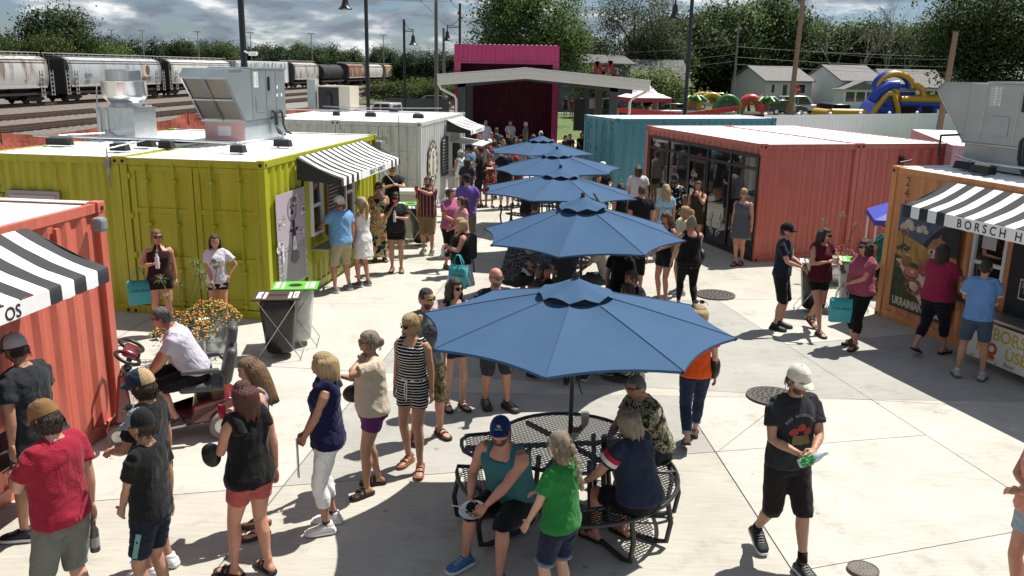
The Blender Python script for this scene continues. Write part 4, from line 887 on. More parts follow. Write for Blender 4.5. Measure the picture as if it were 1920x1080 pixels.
# ------------------------------------------------------------------ people
tmp_scene = bpy.data.scenes.new('workbench')
_nrng = np.random.RandomState(11)
def fold_noise(co, wl, n=10, seed=0):
 """soft pseudo-random field from sines with wavelengths round wl, longer along z"""
 r = np.random.RandomState(seed); out = np.zeros(len(co))
 warp = np.zeros_like(co)
 for _ in range(3):
  k = r.normal(size=3)*2*np.pi/(wl*2.6); warp += np.outer(np.sin(co@k+r.uniform(0, 6.3)), r.normal(size=3))*wl*.35
 c = co+warp
 for _ in range(n):
  k = r.normal(size=3); k[2] *= .55; k = k/np.linalg.norm(k)*2*np.pi/(wl*r.uniform(.6, 1.7)); out += np.sin(c@k+r.uniform(0, 6.3))
 return out/np.sqrt(n)
def remesh(mb, voxel, smooth=2, noise=0.0, wl=.09, seed=0, post=None):
 """join overlapping closed shapes into one continuous surface"""
 me = bpy.data.meshes.new('tmp'); me.from_pydata(mb.v, [], mb.f)
 o = bpy.data.objects.new('tmp', me); tmp_scene.collection.objects.link(o)
 m = o.modifiers.new('r', 'REMESH'); m.mode = 'VOXEL'; m.voxel_size = voxel; m.adaptivity = 0
 if smooth: s = o.modifiers.new('s', 'SMOOTH'); s.factor = .5; s.iterations = smooth
 vl = tmp_scene.view_layers[0]; vl.update(); dg = vl.depsgraph
 ev = o.evaluated_get(dg); res = bpy.data.meshes.new_from_object(ev)
 bpy.data.objects.remove(o); bpy.data.meshes.remove(me)
 n = len(res.vertices)
 if noise and n:
  co = np.empty(n*3, 'f'); res.vertices.foreach_get('co', co); co = co.reshape(-1, 3).astype('d')
  no = np.empty(n*3, 'f'); res.vertex_normals.foreach_get('vector', no); no = no.reshape(-1, 3)
  f = fold_noise(co, wl, seed=seed)
  f = np.where(f > 0, f, f*.5)*.55+.8*(.6-np.abs(fold_noise(co@np.array([[.8, .2, .35], [-.2, .9, .3], [-.5, -.2, .55]]), wl*1.5, 4, seed+5)))
  co += no*(f*noise)[:, None]
  if post is not None: post(co, no)
  res.vertices.foreach_set('co', co.astype('f').ravel()); res.update()
 res.shade_smooth()
 return res
def append_raw(me, mb):
 """adds loose closed pieces (hands) to a finished mesh"""
 bm = bmesh.new(); bm.from_mesh(me); vs = [bm.verts.new(p) for p in mb.v]
 for f in mb.f:
  try: bm.faces.new([vs[i] for i in f]).smooth = True
  except ValueError: pass
 bm.to_mesh(me); bm.free()
SKIN = {}
def skin(tone):
 if tone not in SKIN:
  c = {'fair': (.50, .29, .20), 'tan': (.38, .205, .13), 'red': (.46, .22, .15), 'brown': (.20, .105, .065), 'dark': (.075, .04, .027), 'olive': (.33, .19, .12)}[tone]
  m = mat('skin_'+tone, c, .48, var=.14, vscale=9, bump=.06, bscale=60, spec=.35)
  b = m.node_tree.nodes['Principled BSDF']; b.inputs['Subsurface Weight'].default_value = .08; b.inputs['Subsurface Radius'].default_value = (.012, .005, .003)
  SKIN[tone] = m
 return SKIN[tone]
def hair_mat(name, c):
 if 'hair_'+name in _mats: return _mats['hair_'+name]
 m = mat('hair_'+name, c, .42, var=.5, vscale=5, bump=.9, bscale=5, stretch=(26, 26, 2.2), spec=.5)
 return m
HAIR = {'black': (.011, .009, .008), 'dark': (.028, .017, .012), 'brown': (.07, .038, .022), 'light': (.17, .10, .055), 'blonde': (.38, .265, .13), 'ash': (.24, .19, .135), 'grey': (.27, .265, .255), 'white': (.55, .54, .51), 'salt': (.10, .095, .09), 'auburn': (.075, .02, .014)}
def folds(m):
 """soft drawn creases under the weave"""
 N, L = m.node_tree.nodes, m.node_tree.links; b = N['Principled BSDF']; tc = N.new('ShaderNodeTexCoord'); mp = N.new('ShaderNodeMapping'); mp.inputs['Scale'].default_value = (1.2, 1.2, .7); mp.inputs['Rotation'].default_value = (0, .5, .3); L.new(tc.outputs['Object'], mp.inputs[0])
 n = N.new('ShaderNodeTexNoise'); n.inputs['Scale'].default_value = 4.2; n.inputs['Detail'].default_value = 2; n.inputs['Distortion'].default_value = .9; L.new(mp.outputs[0], n.inputs['Vector'])
 a = ramp(N, L, n.outputs['Fac'], [(.36, (0, 0, 0)), (.47, (.7, .7, .7)), (.5, (1, 1, 1)), (.54, (.6, .6, .6)), (.68, (.1, .1, .1))])
 bp = N.new('ShaderNodeBump'); bp.inputs['Strength'].default_value = .30; bp.inputs['Distance'].default_value = .035; L.new(a, bp.inputs['Height'])
 for l in list(b.inputs['Normal'].links): L.new(l.from_socket, bp.inputs['Normal'])
 L.new(bp.outputs[0], b.inputs['Normal'])
def cloth(c, name=None):
 if not isinstance(c, str): return c
 k = 'cloth_'+c.lstrip('#')
 if k in _mats: return _mats[k]
 m = mat(k, c, .88, var=.10, vscale=5, bump=.3, bscale=70, spec=.2, sheen=.08); folds(m); return m
def ik(a, b, l1, l2, pole):
 """middle joint of a two-bone limb"""
 d = b-a; L_ = d.length; mx = (l1+l2)*.995
 if L_ > mx: b = a+d*(mx/L_); d = b-a; L_ = mx
 x = (l1*l1-l2*l2+L_*L_)/(2*L_); h = math.sqrt(max(0, l1*l1-x*x)); u = d/L_
 p = pole-u*pole.dot(u)
 if p.length < 1e-5: p = Vector((0, 0, -1))-u*(-u.z)
 return a+u*x+p.normalized()*h, b
def ringset(mb, rings, n=18, M=None, exp=2.3):
 """closed loft of super-ellipses: z, half width, half depth, y shift"""
 vs = []; fs = []
 for (z, hx, hy, yo) in rings:
  for j in range(n):
   a = 2*math.pi*j/n; c, s = math.cos(a), math.sin(a)
   p = Vector((math.copysign(abs(c)**(2/exp), c)*hx, math.copysign(abs(s)**(2/exp), s)*hy+yo, z)); vs.append(M(p) if M else p)
 k = len(rings)
 for i in range(k-1):
  for j in range(n): fs.append((i*n+j, i*n+(j+1) % n, (i+1)*n+(j+1) % n, (i+1)*n+j))
 fs.append(tuple(range(n-1, -1, -1))); fs.append(tuple((k-1)*n+j for j in range(n)))
 mb.add(vs, fs)
ARMS = {'down': ((.235, .02, .80), (.3, 1, -.2)), 'downfwd': ((.22, -.10, .82), (.4, 1, -.3)), 'front': ((.07, -.29, 1.08), (.7, .5, -.7)), 'frontlow': ((.06, -.22, .90), (.8, .7, -.3)), 'drink': ((.05, -.20, 1.46), (.6, .1, -1)), 'chest': ((.06, -.24, 1.24), (.8, .2, -.8)), 'phone': ((.06, -.33, 1.18), (.6, .3, -1)),
  'hip': ((.20, -.04, 1.0), (1, .6, .1)), 'reach': ((.16, -.48, 1.10), (.6, .5, -.8)), 'raise': ((.06, -.40, 1.46), (.9, .3, -.6)), 'cross': ((-.10, -.20, 1.17), (.8, .1, -.8)), 'back': ((.10, .17, .95), (1, .6, 0)), 'neck': ((.06, -.10, 1.47), (1, -.1, -.5)), 'carry': ((.20, -.20, 1.02), (.4, 1, -.4)), 'palm': ((.30, .10, .84), (.3, 1, -.2)), 'lap': ((.10, -.36, .98), (.7, .6, -.5)), 'table': ((.12, -.46, 1.12), (.8, .4, -.5)), 'swing': ((.24, .17, .86), (.3, 1, .2)), 'tiller': ((.13, -.42, 1.12), (.6, .4, -.8)), 'violin': ((.05, -.3, 1.3), (.8, 0, -.6))}
def head_shape(mb, hs, fem, M, n=26, k=18):
 """skull, jaw, nose, brow, sockets, mouth and ears; face towards -y"""
 vs = []; fs = []
 for i in range(k+1):
  t = -math.pi/2+math.pi*i/k
  for j in range(n):
   a = 2*math.pi*j/n; x, y, z = math.cos(t)*math.cos(a), math.cos(t)*math.sin(a), math.sin(t)
   w = .076-(.003 if fem else 0); u_ = math.cos(t)**-.25 if 0 < t < 1.5 else 1; px, py, pz = x*w*u_, y*.097*u_, z*.118
   if z < 0: px *= 1-.22*(-z)**1.4; py = py*(1-.10*(-z)) - .012*(-z)
   fr = max(0, -y)
   g = lambda cx, cz, sx, sz: math.exp(-((px-cx)/sx)**2-((pz-cz)/sz)**2)
   py -= fr*(.024*g(0, -.018, .015, .022) + .010*g(0, .005, .011, .02) + .007*g(0, .036, .05, .010) + .006*g(0, -.060, .026, .010) + .007*g(0, -.098, .028, .016))
   py += fr*.012*(g(.031, .014, .018, .013)+g(-.031, .014, .018, .013)) + fr*.004*g(0, -.078, .03, .007)
   vs.append(M(Vector((px, py, pz))*hs))
 for i in range(k):
  for j in range(n): fs.append((i*n+j, i*n+(j+1) % n, (i+1)*n+(j+1) % n, (i+1)*n+j))
 mb.add(vs, fs)
 for s in (-1, 1):
  b = len(mb.v); e = MB(); e.ball((0, 0, 0), (.011, .021, .032), 8, 6); mb.add([M(Vector((v[0]+s*.076, v[1]+.014, v[2]-.005))*hs) for v in e.v], e.f)
def shell(hs, M, fn, n=40, k=22):
 """ellipsoid round the skull whose radius is set per direction by fn(az from the face, elevation)"""
 vs = []; fs = []
 for i in range(k+1):
  t = -math.pi/2+math.pi*i/k
  for j in range(n):
   a = 2*math.pi*j/n; x, y, z = math.cos(t)*math.cos(a), math.cos(t)*math.sin(a), math.sin(t)
   az = math.atan2(x, -y); r = fn(az, z)
   u_ = math.cos(t)**-.25 if 0 < t < 1.5 else 1; px, py, pz = x*.076*r*u_, y*.097*r*u_, z*.118*r
   if z < 0: px *= 1-.15*(-z)
   vs.append(M(Vector((px, py+.002, pz))*hs))
 for i in range(k):
  for j in range(n): fs.append((i*n+j, i*n+(j+1) % n, (i+1)*n+(j+1) % n, (i+1)*n+j))
 mb = MB(); mb.add(vs, fs); return mb
def sm(a, b, x): x = min(1, max(0, (x-a)/(b-a))); return x*x*(3-2*x)
PEOPLE = []
def person(label, pos, h, face, fem=False, g=1.0, tone='fair', hair=('short', 'brown'), top=('tee', '#333333'), bottom=('shorts', '#222222'), shoes=('sneaker', '#222222'),
           arms=('down', 'down'), hands=None, legs='stand', look=(0, 0), lean=0, twist=0, seat=None, hat=None, glasses=None, beard=None, lod=0, feet=None, extras=(), group=None, seed=None, bare=False):
 """one person: continuous body mesh with clothing, hair and shoes as children.
 face 0 looks at -y, 90 at +x. arms = presets (own right, own left) or hand positions."""
 seed = seed if seed is not None else len(PEOPLE)*7+3; rr = random.Random(seed)
 s = h/1.75; V = [.0145, .021, .028][lod]; gw = g**.85; gd = g**1.15
 def U(v): return Vector(v)*s
 pel = Vector((0, 0, .93)) if seat is None else Vector((0, 0, seat/s+.075))
 Rl = Matrix.Rotation(R(twist), 3, 'Z') @ Matrix.Rotation(R(lean), 3, 'X')      # positive lean = forward
 base = Vector((0, 0, .93))
 def T(p):
  q = Vector(p)-base; f = sm(-.02, .25, q.z);
  return pel + (Rl @ q if f >= 1 else q.lerp(Rl @ q, f))
 hs = 1.0
 sw = .168 if fem else .185; sw *= 1+(g-1)*.35
 # --- torso
 if fem: tr = [(.83, .085, .085, 0), (.88, .158, .115, .006), (.94, .174, .122, .010), (1.01, .158, .108, .004), (1.09, .130, .094, 0), (1.15, .126, .092, 0), (1.23, .142, .106, -.010), (1.30, .152, .122, -.018), (1.37, .155, .104, -.006), (1.425, .140, .085, .004), (1.46, .095, .066, .010), (1.50, .050, .050, .012)]
 else: tr = [(.83, .09, .085, 0), (.88, .152, .108, .004), (.95, .162, .116, .006), (1.03, .152, .108, 0), (1.11, .146, .104, -.002), (1.20, .155, .108, -.002), (1.29, .170, .116, -.006), (1.37, .172, .110, 0), (1.43, .150, .092, .006), (1.47, .100, .072, .010), (1.505, .058, .056, .012)]
 def tz(z): return gw if z < 1.38 else 1+(gw-1)*max(0, (1.50-z)/.12)
 belly = lambda z: (gd-1)*math.exp(-((z-1.07)/.16)**2)*.085
 def torso(off, z0=None, z1=None, flare=0, ease=0):
  out = []
  zs = [t[0] for t in tr]
  def at(z):
   for a, b in zip(tr, tr[1:]):
    if a[0] <= z <= b[0]: f = (z-a[0])/(b[0]-a[0]); return [a[i]+(b[i]-a[i])*f for i in range(4)]
   return list(tr[0]) if z < tr[0][0] else list(tr[-1])
  lo = z0 if z0 is not None else zs[0]; hi = z1 if z1 is not None else zs[-1]
  for z in sorted(set([lo, hi]+[q for q in zs if lo < q < hi])):
   t = at(z); w = tz(z); hx, hy, yo = t[1]*w, t[2]*(1+(w-1)*1.0), t[3]
   hy += belly(z)*.5; yo -= belly(z)*.5
   if off and z < .9: q = at(.92); hx = max(hx, q[1]*gw*.98); hy = max(hy, q[2]*gw)
   if ease and z < 1.30:   # loose cloth hangs from the widest ring above it
    e = ease*sm(1.32, 1.12, z); ref = at(1.30); hx = hx*(1-e)+max(hx, ref[1]*gw*.97)*e; hy = hy*(1-e)+max(hy, ref[2]*gw*.98+belly(1.08)*.5)*e
   f = flare*sm(1.15, .85, z); out.append((z, hx+off+f, hy+off+f, yo))
  return out
 M_t = lambda p: T(p)*s
 # --- limbs
 sh = {}; el = {}; wr = {}; hd = {}
 for i, sd_ in ((0, -1), (1, 1)):
  S = T((sd_*sw, .008, 1.425)); a = arms[i]
  if isinstance(a, str): tgt, pole = ARMS[a]
  else: tgt, pole = a if len(a) == 2 else (a, (.6, .5, -.6))
  tgt = Vector((tgt[0]*sd_, tgt[1], tgt[2])); pole = Vector((pole[0]*sd_, pole[1], pole[2]))
  if abs(tgt.x) > .15: tgt.x += sd_*(gw-1)*.15
  elif tgt.y < -.1: tgt.y -= (gd-1)*.07
  tgt = T(tgt) if tgt.z > .98 or seat is not None else pel+(tgt-base)+(T((0, 0, 1.3))-pel-Vector((0, 0, .37)))*.4
  E, W_ = ik(S, tgt, .285, .25, pole); sh[sd_], el[sd_], wr[sd_] = S, E, W_
  hd[sd_] = (W_-E).normalized()
 hip = {}; kn = {}; an = {}; ft = {}
 lg = {'stand': ((.10, .02, 8), (.10, -.03, 8)), 'wide': ((.16, 0, 12), (.16, 0, 12)), 'walk': ((.08, .26, 4), (.08, -.24, 4)), 'walk2': ((.08, -.24, 4), (.08, .28, 4)), 'contra': ((.09, .06, 6), (.14, -.10, 22)), 'close': ((.07, 0, 6), (.07, .03, 6)), 'cross': ((.02, -.12, 0), (.06, .04, 8)), 'lean': ((.09, -.30, 5), (.12, -.20, 10))}
 fp = feet or lg[legs]
 for i, sd_ in ((0, -1), (1, 1)):
  fx, fy, fyaw = fp[i][:3]; lift = fp[i][3] if len(fp[i]) > 3 else (.07 if fy > .2 and seat is None else 0)
  A = Vector((sd_*fx, fy, .085+lift)); Hh = pel+Vector((sd_*.088*(1+(g-1)*.3), .005, -.035))
  K, A = ik(Hh, A, .415, .41, Vector((sd_*.08+(0 if seat is None else sd_*.05), -1, .0 if seat is None else .6))); hip[sd_], kn[sd_], an[sd_] = Hh, K, A; ft[sd_] = (fyaw*sd_, lift)
 gl = 1+(g-1)*.6
 def armpath(sd_): return [(sh[sd_]-Vector((sd_*.035, 0, -.004)), .050*gl), (sh[sd_]+(el[sd_]-sh[sd_])*.18+Vector((sd_*.006, 0, 0)), (.054 if not fem else .047)*gl), (sh[sd_].lerp(el[sd_], .55), (.046 if not fem else .041)*gl), (el[sd_], .038*gl), (el[sd_].lerp(wr[sd_], .28), (.041 if not fem else .036)*gl), (wr[sd_].lerp(el[sd_], .1), .027), (wr[sd_], .025)]
 def legpath(sd_): return [(hip[sd_]+Vector((0, 0, .03)), .088*gl), (hip[sd_].lerp(kn[sd_], .22), .088*gl), (hip[sd_].lerp(kn[sd_], .6), .070*gl), (kn[sd_], .054*gl**.7), (kn[sd_].lerp(an[sd_], .3)+Vector((0, .012, 0)), .056*gl**.8), (kn[sd_].lerp(an[sd_], .72), .040), (an[sd_], .034)]
 neck = T((0, .012, 1.485)); hp = T((0, -.012, 1.628))
 fwd = Rl @ Vector((0, 0, 1))
 Rh = Matrix.Rotation(R(twist), 3, 'Z') @ Matrix.Rotation(R(look[0]), 3, 'Z') @ Matrix.Rotation(R(look[1]), 3, 'X')   # +yaw turns to +x, +pitch looks down
 hz = Vector((0, 0, 0))
 hsc = s*.5+.5
 HM = lambda p: hp*s+(Rh @ (Vector(p)+Vector((0, -.0, .05)))-Vector((0, 0, .05)))*hsc
 body = MB(); ringset(body, torso(0), 18, M_t)
 for sd_ in (-1, 1):
  ap = armpath(sd_); body.tube([p*s for p, r in ap], [r*s for p, r in ap], 10)
  lp = legpath(sd_); body.tube([p*s for p, r in lp], [r*s for p, r in lp], 12)
 body.tube([(neck-Vector((0, -.005, .03)))*s, neck.lerp(hp, .4)*s, HM((0, .018, -.04))], [.058*s*(1 if not fem else .86)*gl**.5, .052*s*(1 if not fem else .84), .050*s], 12)
 head_shape(body, 1.0, fem, HM)
 footM = {}
 for sd_ in (-1, 1):
  yaw, lift = ft[sd_]; Mf = Matrix.Translation(Vector((an[sd_].x*s, an[sd_].y*s, 0))) @ Matrix.Rotation(R(yaw), 4, 'Z')
  if lift: Mf = Matrix.Translation(Vector((0, 0, lift*s*.55))) @ Mf @ Matrix.Translation(Vector((0, -.12*s, 0))) @ Matrix.Rotation(R(min(60, lift*330)), 4, 'X') @ Matrix.Translation(Vector((0, .12*s, 0)))
  footM[sd_] = Mf
  body.add([Mf @ (Vector(p)*s) for p in ((lambda f: f.v)(foot_loft(.0)))], foot_loft(.0).f)
  body.tube([an[sd_]*s+Vector((0, .0, .04)), Mf @ Vector((0, 0, .05*s))], [.036*s, .036*s], 10)
 me = remesh(body, V*s, 2)
 # hands with five fingers
 for i, sd_ in ((0, -1), (1, 1)):
  mode = (hands or ('relax', 'relax'))[i]; append_raw(me, hand(wr[sd_]*s, hd[sd_], sd_, s*(1 if not fem else .92), mode, seat is None and wr[sd_].z < .95))
 me.materials.append(skin(tone))
 po = Vector(pos) if len(pos) == 3 else Vector((pos[0], pos[1], 0)); po.z += .012
 P = mesh_obj('person', me); P.location = po; P.rotation_euler = (0, 0, R(face)); tag(P, label, 'person', group)
 def child(name, m_, mats, smooth=True):
  if isinstance(m_, MB): m_ = m_.mesh(name, mats, smooth)
  else: m_.materials.append(mats)
  m_.name = name; return mesh_obj(name, m_, P)
 # --- clothes
 if top:
  kind, cm = top[0], cloth(top[1]); tb = MB(); off = .016
  z0 = {'tee': .885, 'polo': .88, 'tank': .90, 'blouse': .87, 'halter': .92, 'crop': 1.0, 'dress': .86, 'shirt': .86}.get(kind, .88)
  ease = {'tee': .85, 'polo': .85, 'shirt': .8, 'blouse': .6, 'tank': .5, 'dress': .15}.get(kind, .3)
  if seat is not None: z0 = max(z0, .93)
  hi = 1.488 if kind in ('tee', 'polo', 'shirt') else 1.47 if kind == 'blouse' else 1.405
  if kind == 'tube': hi = 1.36
  ringset(tb, torso(off, z0, hi, .012 if kind != 'halter' else 0, ease), 20, M_t)
  if kind in ('tee', 'polo', 'shirt'):
   for sd_ in (-1, 1):
    f = .62 if kind != 'crop' else .4; A, E = sh[sd_], el[sd_]; d = E-A
    tb.tube([(A-Vector((sd_*.05, 0, -.005)))*s, (A+d*.12)*s, (A+d*(f*.6))*s, (A+d*f)*s], [.052*gl*s, .062*gl*s, .064*gl*s, .071*gl*s], 12)
    tb.tube([T((sd_*.05, .012, 1.475))*s, (A+Vector((0, 0, .012)))*s], [.042*s, .050*gl*s], 10)
  elif kind in ('tank', 'blouse', 'dress'):
   for sd_ in (-1, 1):
    w = .026 if kind == 'tank' else .05 if kind == 'blouse' else .014
    a_ = .115 if kind != 'blouse' else .13
    tb.tube([T((sd_*a_, -.085*gw, 1.37))*s, T((sd_*(a_-.005), -.045, 1.455))*s, T((sd_*(a_-.01), .012, 1.485))*s, T((sd_*(a_-.005), .07, 1.44))*s, T((sd_*a_, .10, 1.36))*s], [w*s*1.1]*5, 8)
  elif kind == 'halter':
   tb.tube([T((-.06, -.10, 1.37))*s, T((-.03, -.055, 1.50))*s, T((0, .06, 1.52))*s, T((.03, -.055, 1.50))*s, T((.06, -.10, 1.37))*s], [.03*s, .022*s, .016*s, .022*s, .03*s], 8)
  if kind == 'dress':
   hem = top[2] if len(top) > 2 else .5; fl = top[3] if len(top) > 3 else .08
   ringset(tb, [(hem, .19*gw+fl, .15*gw+fl, 0), (.62 if hem < .55 else (hem+.9)/2, .185*gw+fl*.6, .145*gw+fl*.6, 0), (.9, .178*gw+.012, .126*gw+.015, .006), (1.06, .150*gw, .112*gw, 0)], 24, M_t)
  tm = remesh(tb, max(V, .0145)*s, 2, noise=.0062*s if kind != 'halter' else .003, wl=.15*s, seed=seed)
  to = child({'tee': 'tee_shirt', 'polo': 'polo_shirt', 'dress': 'dress', 'tank': 'tank_top', 'halter': 'halter_top', 'blouse': 'sleeveless_top', 'shirt': 'shirt', 'crop': 'crop_top', 'tube': 'top'}[kind], tm, cm)
 else: to = None
 if bottom:
  kind, cm = bottom[0], cloth(bottom[1]); bb = MB(); off = .013
  if kind == 'skirt':
   hem = bottom[2] if len(bottom) > 2 else .5
   ringset(bb, [(hem, .21*gw+.05, .165*gw+.05, 0), ((hem+.95)/2, .195*gw+.02, .15*gw+.02, 0), (.95, .172*gw+.014, .122*gw+.014, .006), (1.05, .15*gw+.012, .105*gw+.012, 0)], 24, M_t)
  else:
   ringset(bb, torso(off, .835, 1.04), 18, M_t)
   ln = {'shorts': .80, 'long': 1.06, 'short': .46, 'brief': .34, 'capri': 1.55, 'crop': 1.78, 'pants': 1.97, 'leggings': 1.93}[kind]
   fl = {'shorts': .024, 'long': .030, 'short': .016, 'brief': .016, 'capri': .016, 'crop': .016, 'pants': .020, 'leggings': .007}[kind]
   for sd_ in (-1, 1):
    lp = legpath(sd_); par = [-.1, .22, .6, 1, 1.3, 1.72, 2]; pts = [];
    for (p, r), q in zip(lp, par):
     if q <= ln: pts.append((p, r+fl*(.5+.5*min(1, max(0, q)))))
     else:
      (p0, r0), q0 = [(a, b) for a, b in zip(lp, par) if b <= ln][-1]; f = (ln-q0)/(q-q0)
      pts.append((p0.lerp(p, f), r0+(r-r0)*f+fl*(1.0 if ln < 1.3 else .8))); break
    bb.tube([p*s for p, r in pts], [r*s for p, r in pts], 14)
  bo = child({'skirt': 'skirt', 'shorts': 'shorts', 'long': 'shorts', 'short': 'shorts', 'brief': 'shorts', 'capri': 'capri_trousers', 'crop': 'cropped_trousers', 'pants': 'trousers', 'leggings': 'leggings'}[kind], remesh(bb, max(V, .0145)*s, 2, noise=(.005 if kind != 'leggings' else .0015)*s, wl=.13*s, seed=seed+1), cm)
  if kind == 'crop' and len(bottom) > 2:
   for sd_ in (-1, 1):
    p = kn[sd_].lerp(an[sd_], .74); q = kn[sd_].lerp(an[sd_], .80); mb = MB(); mb.tube([p*s, q*s], [.062*s, .062*s], 14); child('trouser_cuff', mb, cloth(bottom[2]))
 # --- shoes
 if shoes:
  kind, c = shoes[0], shoes[1]; cm = mat('shoe_'+c.lstrip('#'), c, .65, var=.1, bump=.15)
  for sd_ in (-1, 1):
   Mf = footM[sd_]; X = lambda pts: [Mf @ (Vector(p)*s) for p in pts]
   if kind in ('sneaker', 'boot'):
    f = foot_loft(.011, shoe=True); mb = MB(); mb.add(X(f.v), f.f)
    mb.tube(X([(0, .02, .06), (0, .012, .105 if kind == 'sneaker' else .125)]), [.046*s, .042*s], 12)
    sh_o = child('shoe', mb, cm); sole = mat('sole_'+(shoes[2] if len(shoes) > 2 else '#c8c8c4').lstrip('#'), shoes[2] if len(shoes) > 2 else '#c8c8c4', .7)
    m2 = MB(); f = sole_loft(); m2.add(X(f.v), f.f); so = m2.build('shoe_sole', sole, sh_o, smooth=50)
    if lod == 0:
     m3 = MB()
     for k in range(4): m3.tube(X([(-.024, -.055-.02*k, .084-.010*k), (0, -.057-.02*k, .094-.0105*k), (.024, -.055-.02*k, .084-.010*k)]), .0042*s, 5)
     m3.build('shoe_lace', mat('lace_grey', (.35, .35, .35), .8), sh_o)
    if len(shoes) > 3:
     mb = MB(); sc = an[sd_]; mb.tube([an[sd_]*s+Vector((0, 0, -.01)), kn[sd_].lerp(an[sd_], 1-shoes[3])*s], [.041*s, .043*s if shoes[3] > .3 else .04*s], 12); child('sock', mb, cloth(shoes[4]))
   else:
    m2 = MB(); f = sole_loft(.0); m2.add(X(f.v), f.f)
    so = child('sandal', m2, mat('sandal_'+c.lstrip('#'), c, .7), 50)
    m3 = MB(); w = .017 if kind == 'slide' else .010
    arcs = [(-.095, .047), (-.045, .047)] if kind != 'flip' else []
    for y0, hw in arcs: m3.tube(X([(-hw, y0, .022), (-hw*.9, y0, .050), (-hw*.4, y0, .072+(.012 if y0 > -.07 else 0)), (hw*.4, y0, .072+(.012 if y0 > -.07 else 0)), (hw*.9, y0, .050), (hw, y0, .022)]), w*s, 8, flat=.4)
    if kind == 'flip': m3.tube(X([(-.045, -.04, .03), (-.02, -.085, .06), (.0, -.125, .045), (.02, -.085, .06), (.045, -.04, .03)]), .008*s, 6)
    if kind == 'sandal': m3.tube(X([(-.04, .0, .03), (-.042, .04, .075), (0, .062, .09), (.042, .04, .075), (.04, 0, .03)]), .009*s, 6, flat=.5); m3.tube(X([(-.04, .02, .085), (0, -.022, .095), (.04, .02, .085)]), .008*s, 6)
    m3.build('sandal_strap', mat('strap_'+(shoes[2] if len(shoes) > 2 else c).lstrip('#'), shoes[2] if len(shoes) > 2 else c, .6), so, smooth=50)
 # --- hair, hat, glasses, face
 if hair and hair[0] != 'bald':
  st = hair[0]; hm = hair_mat(hair[1], HAIR[hair[1]]); amp = {'curly': .05, 'wavy': .03}.get(st, .014)
  ph = rr.uniform(0, 6)
  cur = st in ('curly', 'longcurly')
  def fn(az, z):
   w = 1.09 if hat and z > -.1 else {'buzz': 1.035, 'short': 1.09, 'curly': 1.20, 'longcurly': 1.17}.get(st, 1.085)
   a = abs(az); hl = .62 if st != 'receding' else .80
   face_ = sm(1.18, .88, a)*sm(hl, hl-.16, z)          # bare face
   ear = sm(1.75, 1.55, a)*sm(1.0, 1.2, a)*sm(.12, -.05, z) if st in ('short', 'buzz', 'receding') else 0
   low = sm(-.42, -.62, z) if st in ('short', 'buzz', 'receding', 'pony', 'bun') else sm(-.86, -.97, z)
   k = max(face_, ear, low)
   n_ = 0 if hat and z > 0 else amp*math.sin(az*17+ph+3*math.sin(z*4))*.5+amp*.5*math.sin(az*31+z*9) + (.045*math.sin(az*9+z*13+ph)*math.sin(z*17+az*5) if cur else 0)
   return (w+n_)*(1-k)+.90*k
  hb = shell(1.0, HM, fn, 44 if lod < 2 else 24, 24 if lod < 2 else 14); ho = child('hair', hb, hm)
  if lod < 2 and st != 'buzz':     # loose strands that break the outline
   sb = MB(); kn_ = 90 if lod == 0 else 50
   for _ in range(kn_):
    az = rr.uniform(1.25, 5.03) if rr.random() < .8 else rr.uniform(-1.2, 1.2); z = rr.uniform(-.3, .9) if not hat else rr.uniform(-.5, .1); L3 = rr.uniform(.5, 1.0)*(.35 if hat and st == 'short' else .5 if hat else .9 if st in ('short', 'pony', 'bun') else 1.6); pts = []; wv = rr.uniform(-.3, .3); wd = rr.uniform(.05, .10)
    if abs(az) < 1.3 and z < .7: continue
    for q_ in range(5):
     f_ = q_/4; e = math.asin(max(-.98, min(.98, z)))-L3*f_; rad = 1.10+(.09 if cur else .035)*f_*rr.uniform(.6, 1.6); a_ = az+wv*f_; c_ = math.cos(max(-.9, e))**.8 if e > 0 else 1.0 if e > -.7 else .95
     pts.append(HM((math.sin(a_)*c_*.078*rad, -math.cos(a_)*c_*.099*rad, math.sin(max(-1.2, e))*.118*rad)))
    for A, B in zip(pts, pts[1:]): sd3 = (B-A).cross(Vector((rr.uniform(-1, 1), rr.uniform(-1, 1), .3))); sd3 = sd3.normalized()*.0035 if sd3.length > 1e-6 else Vector((.003, 0, 0)); sb.quad(A-sd3, B-sd3*.7, B+sd3*.7, A+sd3)
   tag(sb.build('hair_strands', hm, ho), kind='stuff')
  if st in ('long', 'longcurly', 'wavy', 'bob'):
   L_ = hair[2] if len(hair) > 2 else {'bob': .20, 'long': .36, 'longcurly': .34, 'wavy': .32}[st]
   vs = []; fs = []; nz, na = 12, 26; amax = R(108 if st == 'long' else 122)
   for i in range(nz+1):
    f = i/nz; z = .085-f*(L_+.025); spread = (.70+.30*sm(0, .16, f))*(1.0+.16*math.sin(min(1, f*1.5)*math.pi*.5)-(.22*f*f if st != 'longcurly' else 0))
    am = amax*(1-.10*f); ring_ = []
    for lay in (0, 1):
     for j in range(na+1):
      q = j/na if lay == 0 else 1-j/na; a = -am+2*am*q
      rad = (1.17 if lay == 0 else .86)*spread; nn = amp*.9*math.sin(a*13+ph)+amp*math.sin(a*23+f*3) + (.10*math.sin(f*16+a*6+ph) if st == 'longcurly' else .05*math.sin(f*9+a*4+ph) if st == 'wavy' else .012*math.sin(f*5+a*7))
      if lay: nn = 0
      x = math.sin(a)*.078*(rad+nn); y = math.cos(a)*.098*(rad+nn)+.008+.025*f*(L_/.36)
      ring_.append(Vector((x, y, z - (.03*math.sin(a*11+ph)*f*f if lay == 0 else 0))))
    vs += ring_
   m_ = 2*(na+1)
